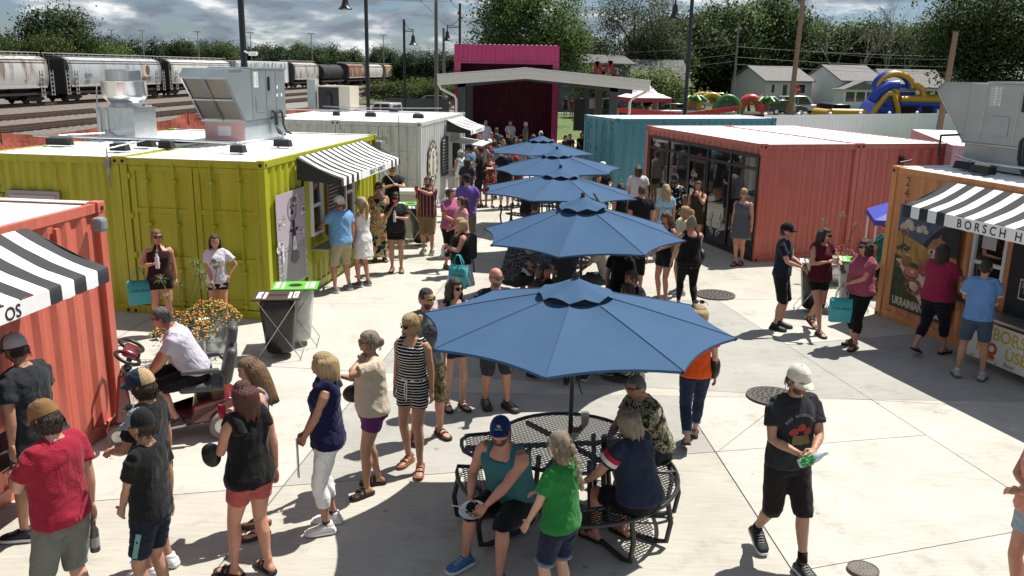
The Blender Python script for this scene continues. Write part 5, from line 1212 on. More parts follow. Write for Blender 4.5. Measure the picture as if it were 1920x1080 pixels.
   for i in range(nz):
    for j in range(m_): fs.append((i*m_+j, i*m_+(j+1) % m_, (i+1)*m_+(j+1) % m_, (i+1)*m_+j))
   fs.append(tuple(range(m_-1, -1, -1))); fs.append(tuple(nz*m_+j for j in range(m_)))
   mb = MB(); mb.add([HM(v) for v in vs], fs); mb.build('hair_lengths', hm, ho, smooth=True)
  if st == 'pony':
   L_ = hair[2] if len(hair) > 2 else .30; mb = MB(); mb.tube([HM(p) for p in ((0, .08, .03), (0, .13, .035), (0, .155, -.02), (.01, .15, -.5*L_), (.0, .13, -.8*L_), (0, .12, -L_))], [.026, .03, .036, .034, .026, .006], 10); mb.build('ponytail', hm, ho, smooth=True)
  if st == 'braid':
   mb = MB()
   for k in range(9): mb.ball(HM((-.035*(k/8)+.008*(-1)**k, .115+.01*k/8, .0-.042*k)), (.026-.001*k, .022, .030), 8, 6)
   mb.build('braid', hm, ho, smooth=True)
  if st == 'bun':
   c = hair[2] if len(hair) > 2 else (.0, .115, .02); mb = MB(); mb.ball(HM(c), .042, 12, 8); mb.ball(HM((c[0]+.012, c[1]+.012, c[2]+.02)), .03, 10, 6); mb.build('hair_bun', hm, ho, smooth=True)
 if beard:
  def fb(az, z):
   a = abs(az); k = sm(1.35, 1.15, a)*sm(-.22, -.34, z)*sm(-.98, -.86, z); mo = math.exp(-((az)/.34)**2-((z+.52)/.07)**2)
   return .88+.185*k*(1-.9*mo)
  child('beard', shell(1.0, HM, fb, 36, 24), hair_mat(beard, HAIR[beard]))
 if hat:
  kind, c = hat[0], cloth(hat[1]); c2 = cloth(hat[2]) if len(hat) > 2 else c; back = kind == 'capback'
  HB = (lambda p: HM((-p[0], -p[1], p[2]))) if back else HM
  crown = MB(); n = 28
  prof = [(.05, 1.135), (.2, 1.15), (.4, 1.16), (.6, 1.155), (.78, 1.15), (.92, 1.14), (1.0, 1.125)]
  vs = []; fs = []
  for k, (z, r) in enumerate(prof):
   t = math.asin(min(1, z));
   for j in range(n):
    a = 2*math.pi*j/n; vs.append(HB((math.cos(t)**.8*math.cos(a)*.076*r*1.02, math.cos(t)**.8*math.sin(a)*.097*r, .018+z*.108*r)))
  for k in range(len(prof)-1):
   for j in range(n): fs.append((k*n+j, k*n+(j+1) % n, (k+1)*n+(j+1) % n, (k+1)*n+j))
  crown.add(vs, fs)
  if c2 is not c:    # front panels in the first colour, mesh back in the second
   crown.m = [0 if (math.sin(2*math.pi*((i % n)+.5)/n) < -.15) else 1 for i in range(len(fs))]
   if len(hat) > 3: crown.m = [0 if (math.sin(2*math.pi*((i % n)+.5)/n) < .35) else 1 for i in range(len(fs))]
   co_ = mesh_obj('cap', crown.mesh('cap', [c, c2], True), P)
  else: co_ = child('cap', crown, c)
  if kind != 'beanie':
   mb = MB(); vs = []; fs = []; n2 = 14
   for lay in (0, 1):
    for k in range(4):
     for j in range(n2+1):
      a = R(-90)+R(-62+124*j/n2); f = k/3; ext = math.cos((j/n2-.5)*math.pi)**.6 if 0 < j < n2 else 0
      r = 1.10+f*.70*ext; vs.append(HB((math.cos(a)*.080*(1.10+f*.10*ext), math.sin(a)*.098*r, .030-.020*f*f*ext-.030*((j/n2-.5)*2)**2*f-lay*.007)))
   q = n2+1
   for lay in (0, 1):
    for k in range(3):
     for j in range(n2):
      a_, b_, c_, d_ = [lay*4*q+k*q+j, lay*4*q+k*q+j+1, lay*4*q+(k+1)*q+j+1, lay*4*q+(k+1)*q+j]; fs.append((a_, b_, c_, d_) if lay == 0 else (d_, c_, b_, a_))
   for j in range(n2): fs.append((3*q+j, 3*q+j+1, 7*q+j+1, 7*q+j))
   mb.add(vs, fs); mb.build('cap_brim', cloth(hat[4]) if len(hat) > 4 else c, co_, smooth=50)
   mb = MB(); mb.ball(HB((0, 0, .018+.108*1.13)), .008, 8, 5); mb.build('cap_button', c, co_, smooth=True)
 if glasses:
  lens = mat('sunglass_lens', (.008, .008, .009), .06, spec=.8) if glasses != 'clear' else mat('spectacle_lens', (.16, .12, .10), .05)
  if glasses == 'mirror': lens = mat('mirror_lens', (.35, .33, .12), .08, metal=1)
  frm = mat('glasses_frame', (.012, .011, .011), .35); mb = MB(); up = .115 if glasses == 'onhat' else 0
  for sx in (-1, 1):
   pts = [(.003, .015), (.012, .026), (.045, .026), (.060, .020), (.058, -.004), (.045, -.018), (.018, -.018), (.006, -.006)]
   v3 = [HM((sx*x, -.099-.006*(1-(x/.06)**2)+(.018 if x > .05 else 0)+(0), .012+z+up)) for x, z in pts]
   if sx < 0: v3.reverse()
   mb.add(v3, [tuple(range(len(v3)))])
  go = child('sunglasses' if glasses != 'clear' else 'spectacles', mb, lens, False); mb = MB()
  for sx in (-1, 1): mb.tube([HM((sx*.060, -.084, .026+up)), HM((sx*.080, -.03, .022+up)), HM((sx*.083, .03, .012+up))], .0032 if lod == 0 else .0045, 5)
  mb.tube([HM((-.012, -.106, .024+up)), HM((.012, -.106, .024+up))], .004, 5); mb.build('glasses_arms', frm, go)
 if lod < 2 and glasses in (None, 'clear', 'onhat'):
  for sx in (-1, 1):
   mb = MB(); e = MB(); e.ball((0, 0, 0), (.0125, .006, .006), 10, 6); mb.add([HM((v[0]+sx*.031, v[1]-.0815, v[2]+.013)) for v in e.v], e.f); eo = child('eye', mb, mat('eye_white', (.55, .52, .49), .25))
   mb = MB(); e = MB(); e.ball((0, 0, 0), (.0058, .004, .0060), 8, 6); mb.add([HM((v[0]+sx*.031, v[1]-.0862, v[2]+.0125)) for v in e.v], e.f); mb.build('iris', mat('eye_dark', (.02, .013, .01), .2), eo)
   mb = MB(); mb.tube([HM((sx*.014, -.096, .032)), HM((sx*.032, -.095, .039)), HM((sx*.050, -.078, .032))], [.0032, .0044, .0024], 5, flat=.6); child('eyebrow', mb, hair_mat(hair[1], HAIR[hair[1]]) if hair and hair[0] != 'bald' else hair_mat('brown', HAIR['brown']))
 if lod < 2:
  mb = MB(); mb.tube([HM((-.024, -.0825, -.060)), HM((-.010, -.0905, -.0575)), HM((0, -.0920, -.0595)), HM((.010, -.0905, -.0575)), HM((.024, -.0825, -.060))], [.002, .0058, .0062, .0058, .002], 6, flat=.8); child('lips', mb, mat('lips_'+tone, [c*f for c, f in zip(SKIN[tone].node_tree.nodes['Principled BSDF'].inputs['Base Color'].default_value[:3], (.85, .55, .6))], .4))
 info = dict(o=P, top=to, s=s, wr={-1: wr[-1]*s, 1: wr[1]*s}, hd=hd, sh=sh, el=el, HM=HM, an=an, kn=kn, M=Matrix.Translation(po) @ Matrix.Rotation(R(face), 4, 'Z'), T=T, lod=lod, fem=fem, V=V, child=child, pel=pel, gw=gw)
 PEOPLE.append(info); return info
_fl = {}
def foot_loft(off, shoe=False):
 key = ('f', off, shoe)
 if key in _fl: return _fl[key]
 mb = MB(); n = 14; secs = [(.072, .012, .030, .04), (.062, .030, .036, .062), (.03, .034, .037, .088), (-.02, .036, .040, .092), (-.07, .041, .044, .066), (-.12, .046, .047, .046), (-.16, .042, .042, .036), (-.188, .022, .024, .026)]
 vs = []; fs = []
 for y, w0, w1, hgt in secs:
  for j in range(n):
   a = 2*math.pi*j/n; c, s_ = math.cos(a), math.sin(a); w = w1+off
   z = .014+(hgt+off-.014)*(.5+.5*math.copysign(abs(s_)**.7, s_)) ; vs.append((math.copysign(abs(c)**.8, c)*w*(1 if s_ < .3 else 1-.35*(s_-.3)), y*(1+off*2.2), z))
 for i in range(len(secs)-1):
  for j in range(n): fs.append((i*n+j, i*n+(j+1) % n, (i+1)*n+(j+1) % n, (i+1)*n+j))
 fs.append(tuple(range(n-1, -1, -1))); fs.append(tuple((len(secs)-1)*n+j for j in range(n)))
 mb.add(vs, fs); _fl[key] = mb; return mb
def sole_loft(w=.006):
 key = ('s', w)
 if key in _fl: return _fl[key]
 mb = MB(); out = []
 for y, hw in ((.088, .018), (.080, .034), (.05, .042), (0, .043), (-.06, .049), (-.12, .055), (-.165, .050), (-.195, .034), (-.206, .014)): out.append((y, hw+w))
 pts = [(hw, y) for y, hw in out]+[(-hw, y) for y, hw in reversed(out)]
 mb.prism([(x, y, .0) for x, y in pts], (0, 0, .024)); mb.f[0], mb.f[1] = mb.f[0], mb.f[1]; _fl[key] = mb; return mb
def hand(w, d, side, s, mode='relax', hanging=True):
 """palm, four unequal fingers with two bends, thumb from the side of the palm"""
 mb = MB(); d = d.normalized()
 if hanging: pn = Vector((-side, .15, 0))       # palm faces the thigh
 else: pn = Vector((-side*.5, .25, -.8))
 pn = (pn-d*pn.dot(d)); pn = pn.normalized() if pn.length > 1e-3 else Vector((0, 0, -1)); across = d.cross(pn).normalized()
 if hanging and across.y > 0: across = -across       # index finger towards the front
 elif not hanging and across.x*side > 0: across = -across
 pl = .085*s; vs = []
 # flattened palm
 n = 10; fs = []; rings = [(-.015, .025, .020), (.02, .034, .017), (.055, .041, .015), (.085, .039, .012)]
 for t, a, b in rings:
  for j in range(n):
   q = 2*math.pi*j/n; vs.append(w+d*t*s+across*math.cos(q)*a*s+pn*math.sin(q)*b*s)
 for i in range(3):
  for j in range(n): fs.append((i*n+j, i*n+(j+1) % n, (i+1)*n+(j+1) % n, (i+1)*n+j))
 fs += [tuple(range(n-1, -1, -1)), tuple(3*n+j for j in range(n))]; mb.add(vs, fs)
 c1, c2, c3 = {'relax': (12, 28, 22), 'open': (-4, 4, 4), 'grip': (38, 62, 45), 'fist': (70, 85, 60), 'point': (10, 10, 10)}[mode]
 for k, (o_, L_) in enumerate(((.028, .070), (.0095, .078), (-.010, .073), (-.028, .058))):
  p = w+d*.082*s+across*o_*s; a = 0; pts = [p-d*.012*s, p]; e = d
  for ang, f in ((c1, .45), (c2, .32), (c3, .23)):
   a += ang; e = (d*math.cos(R(a))+pn*math.sin(R(a))+across*o_*1.2*(1 if mode == 'open' else .3)).normalized(); p = p+e*L_*f*s; pts.append(p)
  mb.tube(pts, [.0090*s, .0095*s, .0085*s, .0078*s, .0055*s], 7)
 p = w+d*.022*s+across*.026*s; e1 = (d*.62+across*.72+pn*.28).normalized(); p2 = p+e1*.038*s; e2 = (d*.85+across*(.35 if mode != 'grip' else -.05)+pn*(.3 if mode != 'grip' else .75)).normalized(); p3 = p2+e2*.030*s; p4 = p3+(e2+pn*.2).normalized()*.022*s
 mb.tube([p-e1*.015*s, p, p2, p3, p4], [.012*s, .0125*s, .0108*s, .0098*s, .006*s], 7)
 return mb
def grip_point(q, side, off=.085, drop=.03):
 """world point inside the closed hand"""
 d = q['hd'][side]; p = q['wr'][side]+d*off*q['s']
 return q['M'] @ p
def print_on(q, mb, m, name='shirt_print', back=False, off=.004, target=None):
 """lays flat artwork (x, 0, z in the person's frame) onto the shirt"""
 tgt = target or q['top']; me = tgt.data; bvh = BVHTree.FromPolygons([v.co for v in me.vertices], [p.vertices for p in me.polygons])
 sgn = 1 if not back else -1; vs = []
 for v in mb.v:
  hit = bvh.ray_cast(Vector((v[0], -1.2*sgn, v[2])), Vector((0, sgn, 0)))
  vs.append((v[0], (hit[0].y if hit[0] is not None else 0)-sgn*(off+abs(v[1])), v[2]))
 me2 = bpy.data.meshes.new(name); me2.from_pydata(vs, [], mb.f); me2.materials.append(m); return mesh_obj(name, me2, tgt)
def belt_tube(q, name, pts, r, m, parent=None):
 mb = MB(); mb.tube([q['M'].inverted() @ Vector(p) if False else Vector(p)*q['s'] for p in pts], r*q['s'], 8, flat=.35); return mb.build(name, m, parent or q['o'], smooth=50)
# ------------------------------------------------------------------ things people carry
CUPM = mat('clear_plastic', (.75, .75, .74), .12, alpha=.32); BEERM = mat('amber_beer', (.62, .24, .03), .15, alpha=.92); FOAM = mat('beer_foam', (.75, .70, .58), .8)
def beer(loc, label, full=.75, m=None):
 t = thing('beer_cup', label, 'cup', loc, 0, None); h = .13
 MB().lathe([(.030, 0), (.043, h), (.045, h), (.0445, h+.003), (.0415, h), (.0285, .004)], 16, cap=True).build('cup', CUPM, t, smooth=50)
 MB().lathe([(.028, .005), (.028+.0135*full, h*full), (.0, h*full)], 16).build('drink', m or BEERM, t, smooth=50); MB().lathe([(.028+.0128*full, h*full+.001), (.028+.0135*full, h*full+.014), (0, h*full+.014)], 14).build('foam', FOAM, t) if m is None else None
 return t
def phone(q, side, label, tilt=-50, yaw=0):
 p = grip_point(q, side, .11); t = thing('phone', label, 'phone', p); t.rotation_euler = (R(tilt), 0, q['o'].rotation_euler.z+R(yaw))
 MB().box(-.037, -.006, -.075, .037, .004, .075).build('phone_body', BLACK, t, bevel=.006); MB().box(-.034, .0041, -.071, .034, .005, .071).build('screen', mat('phone_screen', (.02, .022, .03), .08), t)
 return t
def tote(loc, rz, label, text=True, w=.34, h=.36):
 t = thing('tote_bag', label, 'bag', loc, rz); d = .09; TEAL = mat('teal_tote', (.035, .30, .32), .55, var=.08, vscale=4, bump=.25, bscale=7)
 mb = MB(); vs = []; n = 12
 for z, a, b in ((-h-.20, w*.48, d*.9), (-h*.5-.2, w*.51, d*1.05), (-.2, w*.5, d*.7)):
  for j in range(n):
   q = 2*math.pi*j/n; c, s = math.cos(q), math.sin(q); vs.append((math.copysign(abs(c)**.35, c)*a*.98, math.copysign(abs(s)**.35, s)*b*.6, z+.008*math.sin(j*2.1)))
 fs = [(i*n+j, i*n+(j+1) % n, (i+1)*n+(j+1) % n, (i+1)*n+j) for i in range(2) for j in range(n)]+[tuple(range(n-1, -1, -1))]
 mb.add(vs, fs); b = mb.build('bag_body', TEAL, t, smooth=40); b.modifiers.new('sol', 'SOLIDIFY').thickness = .004
 for y in (-.035, .035): MB().tube([(-.09, y, -.24), (-.085, y, -.12), (-.03, y*.4, -.01), (.03, y*.4, -.01), (.085, y, -.12), (.09, y, -.24)], .016, 6, flat=.25).build('handle', TEAL, t, smooth=50)
 if text:
  mb = MB(); text_mb(mb, 'Cake Baby', .062, (0, -d*.66, -.36), (1, 0, 0), (0, 0, 1), shear=.4); mb.build('lettering', mat('navy_print', (.01, .03, .05), .6), b)
 return t
def strap_bag(q, side, label, c='#141414', hipz=.92, kind='handbag', y=-.02, w=.20, h=.16, parent=None):
 s = q['s']; sx = side; p = q['M'] @ Vector((sx*(.215+.05*(q['gw']-1))*s, y*s, hipz*s)); t = thing('shoulder_bag', label, 'bag', p); t.rotation_euler.z = q['o'].rotation_euler.z
 M = mat('leather_'+c.lstrip('#'), c, .5, bump=.2);
 MB().ball((0, 0, 0), (.065, w*.56, h*.56), 14, 10).build('bag_body', M, t, smooth=True); MB().ball((0, 0, h*.16), (.07, w*.5, h*.42), 14, 8).build('bag_flap', M, t, smooth=True); return t
def bfeet(px, py): return pix(px, py).xy
def bhead(px, py, h): return pix(px, py, h).xy
# ------------------------------------------------------------------ the people, front left
STRIPE_N = stripes('navy_white_stripes', 2, 34, .24, '#d8d6d0', '#15161f'); PLAID = plaid('red_plaid', (.10, .012, .022), (.42, .30, .30), (.02, .006, .012), 13)
FLORAL = blotch('tropical_print', [(0, '#20241c'), (.40, '#6a7a66'), (.46, '#c2ab7e'), (.52, '#a8653a'), (.58, '#d4c5a4'), (.66, '#3a5a52')], 9); CAMO = blotch('camo_print', [(0, '#3c3a2c'), (.44, '#6e6444'), (.52, '#4a4a34'), (.6, '#8a7a58')], 10)
HAWAII = blotch('leaf_print', [(0, '#23261f'), (.42, '#5c6350'), (.5, '#a89c80'), (.56, '#39402f'), (.62, '#b6ad92')], 17); LILAC = blotch('lilac_print', [(0, '#b193a8'), (.47, '#cfb6c4'), (.56, '#a77f96')], 30); PINKNAVY = blotch('navy_flower_print', [(0, '#15131c'), (.56, '#2a2030'), (.6, '#c46a86')], 22)
REDPRINT = blotch('red_dress_print', [(0, '#5a1a18'), (.48, '#8a2c26'), (.57, '#b58a80')], 22); GREENCAMO = blotch('green_camo', [(0, '#101a12'), (.46, '#27442c'), (.53, '#152018'), (.6, '#5f8a68')], 20); BLUEWHITE = blotch('blue_white_print', [(0, '#dfe4e8'), (.5, '#9fb4c6'), (.55, '#30465e'), (.62, '#e6e8ea')], 20); BLACKFLORAL = blotch('black_white_print', [(0, '#101012'), (.56, '#1c1c1e'), (.6, '#c8c4bc')], 16)
DOTTED = blotch('grey_dot_print', [(0, '#26282c'), (.55, '#3a3d42'), (.6, '#8a8c90')], 60); SKIRTW = stripes('white_blue_stripes', 0, 22, .35, '#8e98b8', '#cfd2dc'); GREYMIX = blotch('heather_grey', [(.3, '#5c5e60'), (.7, '#707274')], 80, False)
q = person('man in a charcoal tee and grey trucker cap at the left coral kiosk counter', (-4.06, 6.86), 1.83, -105, tone='tan', g=1.12, hair=('short', 'dark'), top=('tee', '#25282e'), bottom=('long', '#3f4347'), shoes=('sneaker', '#10131f', '#d8d8d8'), arms=(((.30, -.16, .92), (.4, 1, -.3)), 'down'), hat=('cap', '#4a4c4e', '#a4a5a8'), glasses='dark', legs='contra', lean=6, look=(0, 12))
q = person('man in a crimson tee with a tan cap on backwards looking at his phone', (-3.15, 5.50), 1.80, -112, tone='fair', g=1.08, hair=('curly', 'dark'), top=('tee', '#8c1c30'), bottom=('long', '#6c6e68'), shoes=('sneaker', '#444444'), arms=('down', 'phone'), hands=('relax', 'grip'), hat=('cap', '#7a5a38'), look=(4, 24), beard='dark', legs='contra')
phone(q, 1, 'dark phone in the hand of the man in the crimson tee', -55)
p = q['M'] @ Vector((-.23, .02, .74)); t = thing('water_bottle', 'dark water bottle hanging at the right hand of the man in the crimson tee', 'bottle', p); MB().lathe([(.034, -.2), (.036, -.19), (.036, -.03), (.022, .0), (.022, .03), (.025, .03), (.025, .05), (0, .05)], 16).build('bottle', mat('smoke_plastic', (.06, .055, .055), .2), t, smooth=40); MB().lathe([(.0365, -.16), (.0365, -.08)], 16, cap=False).build('bottle_band', mat('grey_band', (.3, .29, .29), .5), t)
q = person('curly haired boy in a black tee and navy trucker cap with a tan mesh back', (-2.84, 6.30), 1.74, -95, tone='tan', hair=('curly', 'dark'), top=('tee', '#17181a'), bottom=('long', '#121316'), shoes=('sneaker', '#dddddd'), arms=('down', 'front'), hands=('relax', 'fist'), hat=('cap', '#1d2a3c', '#a58d6c', 1, '#2c3c4c'), glasses='onhat', look=(0, 8))
q = person('boy in a black tee and two-tone grey cap with navy shorts striped in teal', (-2.62, 5.74), 1.64, -100, tone='tan', hair=('short', 'dark'), top=('tee', '#141517'), bottom=('shorts', '#10182a'), shoes=('sneaker', '#222222'), arms=('down', 'frontlow'), hands=('relax', 'relax'), hat=('cap', '#77818a', '#161719'), glasses='onhat', legs='stand', look=(0, 6))
mb = MB()
for k in range(9): z = .58+.025*k; mb.quad((.15-.012*k, 0, z), (.19-.012*k, 0, z), (.178-.012*k, 0, z+.0245), (.138-.012*k, 0, z+.0245))
sh_ = [c for c in q['o'].children if c.name.startswith('shorts')][0]
m3 = MB(); bvh = BVHTree.FromPolygons([v.co for v in sh_.data.vertices], [p_.vertices for p_ in sh_.data.polygons]); vs = []; fs = []
for k in range(10):
 for e in (-.02, .02):
  hit = bvh.ray_cast(Vector((1.2, -.06+.012*k*.6+e, .53+.026*k)), Vector((-1, 0, 0))); vs.append((hit[0].x+.004 if hit[0] is not None else .2, -.06+.012*k*.6+e, .53+.026*k))
m3.add(vs, [(2*k, 2*k+1, 2*k+3, 2*k+2) for k in range(9)]); m3.build('side_stripe', mat('teal_stripe', (.12, .28, .27), .7), sh_)
q = person('girl with long brown hair in a lilac print dress holding a red can', (-2.20, 6.98), 1.63, -62, fem=True, tone='fair', hair=('long', 'light', .40), top=('dress', LILAC, .66, .03), bottom=None, shoes=('flip', '#4a2c22'), arms=('chest', 'down'), hands=('grip', 'relax'), look=(-6, 16))
t = thing('drink_can', 'red drink can in the hand of the girl with long brown hair', 'can', grip_point(q, -1, .09)+Vector((0, -.02, -.04))); MB().lathe([(.024, 0), (.033, .012), (.033, .105), (.026, .12), (0, .12)], 16).build('can', mat('red_can', (.42, .02, .05), .25, metal=.4), t, smooth=40)
q = person('woman in a black sleeveless top and rose shorts with dark shoulder-length hair', (-2.06, 6.30), 1.66, -128, fem=True, g=1.16, tone='red', hair=('bob', 'auburn', .23), top=('blouse', '#0f0f11'), bottom=('short', '#a3504e'), shoes=('slide', '#1a1412'), arms=('down', 'front'), hands=('relax', 'fist'), look=(6, 5), legs='contra')
strap_bag(q, 1, 'black bag hugged by the woman in rose shorts', '#101010', 1.12, y=-.20, w=.17, h=.17)
q = person('woman in a navy sleeveless top and white capri trousers with blonde hair', (-1.60, 7.05), 1.66, -82, fem=True, g=1.12, tone='tan', hair=('bob', 'blonde', .20), top=('blouse', '#12143c'), bottom=('capri', '#e0e0de'), shoes=('sneaker', '#d6d4ce', '#e0e0e0', .10, '#3c3c3c'), arms=('frontlow', 'frontlow'), hands=('grip', 'grip'), look=(0, 3))
t = thing('folder', 'white folder held low by the woman in white capri trousers', 'folder', grip_point(q, 1, .06)+Vector((-.03, -.02, -.13)), R(15)); MB().box(-.012, -.1, -.14, .0, .1, .14).build('pages', WHITE, t); MB().box(.0005, -.105, -.145, .008, .105, .145).build('cover', BLACK, t)
q = person('woman in a cream tee and purple running shorts with her hand at her neck', (-1.33, 7.82), 1.62, -72, fem=True, g=1.25, tone='tan', hair=('bun', 'ash', (0, .105, -.015)), top=('tee', '#b8ab97'), bottom=('short', '#5c2a62'), shoes=('slide', '#1c1816'), arms=(((.06, -.29, 1.27), (.5, .2, -1)), 'neck'), hands=('grip', 'relax'), glasses='clear', look=(0, 4), legs='contra')
beer(grip_point(q, -1, .10)+Vector((-.02, -.02, -.05)), 'plastic cup of beer held by the woman in the cream tee'); strap_bag(q, -1, 'small black crossbody bag of the woman in purple shorts', '#0e0e0e', 1.0, y=-.16)
belt_tube(q, 'bag_strap', [(.10, .02, 1.50), (.05, -.15, 1.32), (-.12, -.19, 1.12), (-.2, -.14, 1.02)], .014, BLACK)
q = person('woman in a navy romper with thin white stripes and dark sunglasses', (-1.0, 8.32), 1.66, -22, fem=True, tone='tan', hair=('bun', 'blonde'), top=('tank', STRIPE_N), bottom=('short', STRIPE_N), shoes=('sandal', '#8a5a3a'), arms=('down', 'down'), glasses='dark', look=(-22, 10), legs='contra')
mb = MB(); mb.tube([Vector((.16*math.cos(a*.3142), .118*math.sin(a*.3142)+.0, 1.035))*q['s'] for a in range(20)], .015*q['s'], 6, closed=True); mb.build('drawstring', mat('white_cord', (.62, .62, .6), .8), q['top'], smooth=50)
mb = MB(); mb.tube([Vector((.006, -.135, 1.03))*q['s'], Vector((.012, -.15, .93))*q['s'], Vector((.005, -.15, .82))*q['s']], .006, 5); mb.tube([Vector((-.006, -.135, 1.03))*q['s'], Vector((-.016, -.15, .95))*q['s'], Vector((-.012, -.15, .86))*q['s']], .006, 5); mb.build('drawstring', _mats['white_cord'], q['top'], smooth=50)
q = person('bearded man with a shaved head, mirrored sunglasses and a grey badge tee', (-.93, 9.05), 1.74, 28, tone='red', g=1.05, hair=('buzz', 'dark'), top=('tee', GREYMIX), bottom=('long', CAMO), shoes=('sandal', '#2c241e'), arms=('down', 'down'), glasses='mirror', beard='brown', look=(18, 0), legs='wide')
def badge(q, lines, r=.085, z=1.27, x=0, col=(.02, .025, .05)):
 mb = MB(); n = 26
 for a in range(n):
  A, B = 2*math.pi*a/n, 2*math.pi*(a+1)/n
  mb.quad(*[(x+rr*math.cos(s), 0, z+rr*math.sin(s)) for s, rr in ((A, r), (B, r), (B, r-.007), (A, r-.007))])
 for k, (tx, sz) in enumerate(lines): text_mb(mb, tx, sz, (x, 0, z-.018-.030*k), (1, 0, 0), (0, 0, 1), bold=.001)
 mb.quad((x-.035, 0, z+.02), (x+.035, 0, z+.02), (x+.02, 0, z+.055), (x, 0, z+.04), (x-.02, 0, z+.055))
 print_on(q, mb, mat('print_%d' % len(PEOPLE), col, .7), 'badge_print')
badge(q, [('WISCONSIN', .027), ('RUBBER', .032)])
q = person('curly dark haired woman in a black top and sunglasses behind the nearest umbrella', (-.68, 9.95), 1.62, 24, fem=True, tone='fair', hair=('longcurly', 'dark', .2), top=('tank', '#111113'), bottom=('short', '#1b2233'), shoes=('sandal', '#141414'), arms=('down', 'chest'), glasses='dark', look=(20, 0))
q = person('bald man with spectacles, a dark shirt and grey cargo shorts behind the nearest umbrella', (-.20, 10.0), 1.76, 20, tone='red', g=1.12, hair=('bald', 'grey'), top=('tee', '#1c222c'), bottom=('long', '#34343a'), shoes=('sneaker', '#2e281e', '#2a2620'), arms=('down', 'front'), glasses='clear', beard='salt', look=(16, 2), legs='contra')
q = person('woman in an orange top and rolled jeans walking away with a black handbag', (2.04, 9.02), 1.60, 176, fem=True, g=1.05, tone='fair', hair=('bob', 'blonde', .16), top=('tee', '#d8501c'), bottom=('crop', '#1e2940', '#7a8698'), shoes=('sandal', '#2e2a28'), arms=('down', 'carry'), legs='walk2', glasses='onhat')
strap_bag(q, -1, 'black handbag on the right side of the woman in orange', '#0e0e0f', .98, w=.24, h=.22); belt_tube(q, 'bag_strap', [(-.20, -.02, 1.08), (-.20, .03, 1.3), (-.15, .02, 1.475), (-.2, -.08, 1.3), (-.21, -.06, 1.08)], .012, BLACK)
q = person('man in a white cap and black band tee walking forward with a green bottle', (2.33, 6.65), 1.76, 14, tone='tan', g=1.04, hair=('short', 'brown'), top=('tee', '#26262a'), bottom=('long', '#1d1819'), shoes=('sneaker', '#16181c', '#c4c8cc', .20, '#0d0d0e'), arms=(((.07, -.27, 1.10), (.8, .5, -.6)), ((.02, -.30, 1.14), (.8, .5, -.6))), hands=('grip', 'grip'), hat=('cap', '#c9c3b4'), glasses='dark', beard='brown', look=(8, 10), legs='walk')
mb = MB()
for k, ch in enumerate('RED BLUEGRASS'):
 a = R(148-9.6*k*1.0); r_ = .135; O = Vector((r_*math.cos(a), 0, 1.235+r_*math.sin(a)*1.0)); X = Vector((math.sin(a), 0, -math.cos(a))); text_mb(mb, ch, .030, O, X, Vector((math.cos(a), 0, math.sin(a))))
print_on(q, mb, mat('print_grey', (.32, .33, .34), .8), 'shirt_lettering')
mr, mg, mo = MB(), MB(), MB()
for cx, cz in ((0, 1.275), (-.062, 1.235), (.062, 1.235)):
 for rr_, m_, d in ((.036, mr, 0), (.024, mo, .0008), (.017, mr, .0016), (.008, mo, .0024)): m_.quad(*[(cx+rr_*(1+.14*math.sin(5*a*.3142+rr_*90))*math.cos(a*.3142), d, cz+rr_*.9*(1+.14*math.sin(5*a*.3142))*math.sin(a*.3142)) for a in range(20)])
for k in range(9): x = -.075+.019*k; mg.quad((x, 0, 1.12), (x+.02, 0, 1.13), (x*.8+.012, 0, 1.205), (x*.8-.006, 0, 1.20))
print_on(q, mg, mat('print_olive', (.16, .13, .05), .8), 'stem_print'); print_on(q, mr, mat('print_red', (.42, .05, .045), .8), 'rose_print', off=.005); print_on(q, mo, mat('print_dark_red', (.14, .015, .02), .8), 'rose_print', off=.005)
mb = MB(); HM = q['HM']
for k, (tx, x0) in enumerate((('good', -.028), ('good', -.02))):
 v, f = text_verts(tx, .026, 'LEFT', 0, .3); mb.add([HM((x0+p_[0], -.0905*1.16-.001+.35*((x0+p_[0])**2)*18+(.028 if k == 0 else .012), (.092 if k == 0 else .070)+p_[1])) for p_ in v], f)
mb.build('cap_lettering', mat('print_black', (.03, .03, .035), .7), [c for c in q['o'].children if c.name.startswith('cap')][0])
p = (grip_point(q, -1, .09)+grip_point(q, 1, .09))*.5+Vector((0, -.03, .01)); t = thing('drink_bottle', 'green labelled plastic bottle in both hands of the man in the white cap', 'bottle', p); t.rotation_euler = (R(12), R(58), 0)
MB().lathe([(.028, -.12), (.036, -.11), (.036, .03), (.030, .05), (.014, .085), (.014, .11), (0, .11)], 16).build('bottle', mat('bottle_plastic', (.50, .55, .68), .15, alpha=.75), t, smooth=40); MB().lathe([(.0368, -.10), (.0368, .015)], 16, cap=False).build('bottle_label', blotch('green_label', [(0, '#1c7a3a'), (.5, '#2fa04c'), (.56, '#e0e6dc'), (.6, '#16502c')], 30, bump=0), t, smooth=True); MB().lathe([(.017, .10), (.017, .125), (0, .125)], 14).build('bottle_cap', WHITE, t, smooth=40)
q = person('woman with crossed arms in a salmon top and pale denim shorts at the right edge', (4.02, 5.93), 1.66, -80, fem=True, g=1.15, tone='red', hair=('long', 'brown'), top=('tank', '#c98a78'), bottom=('short', '#93a0aa'), shoes=('sandal', '#333333'), arms=(((-.02, -.15, 1.14), (.9, .1, -.6)), ((-.02, -.19, 1.10), (.9, .1, -.6))), look=(-10, 0))
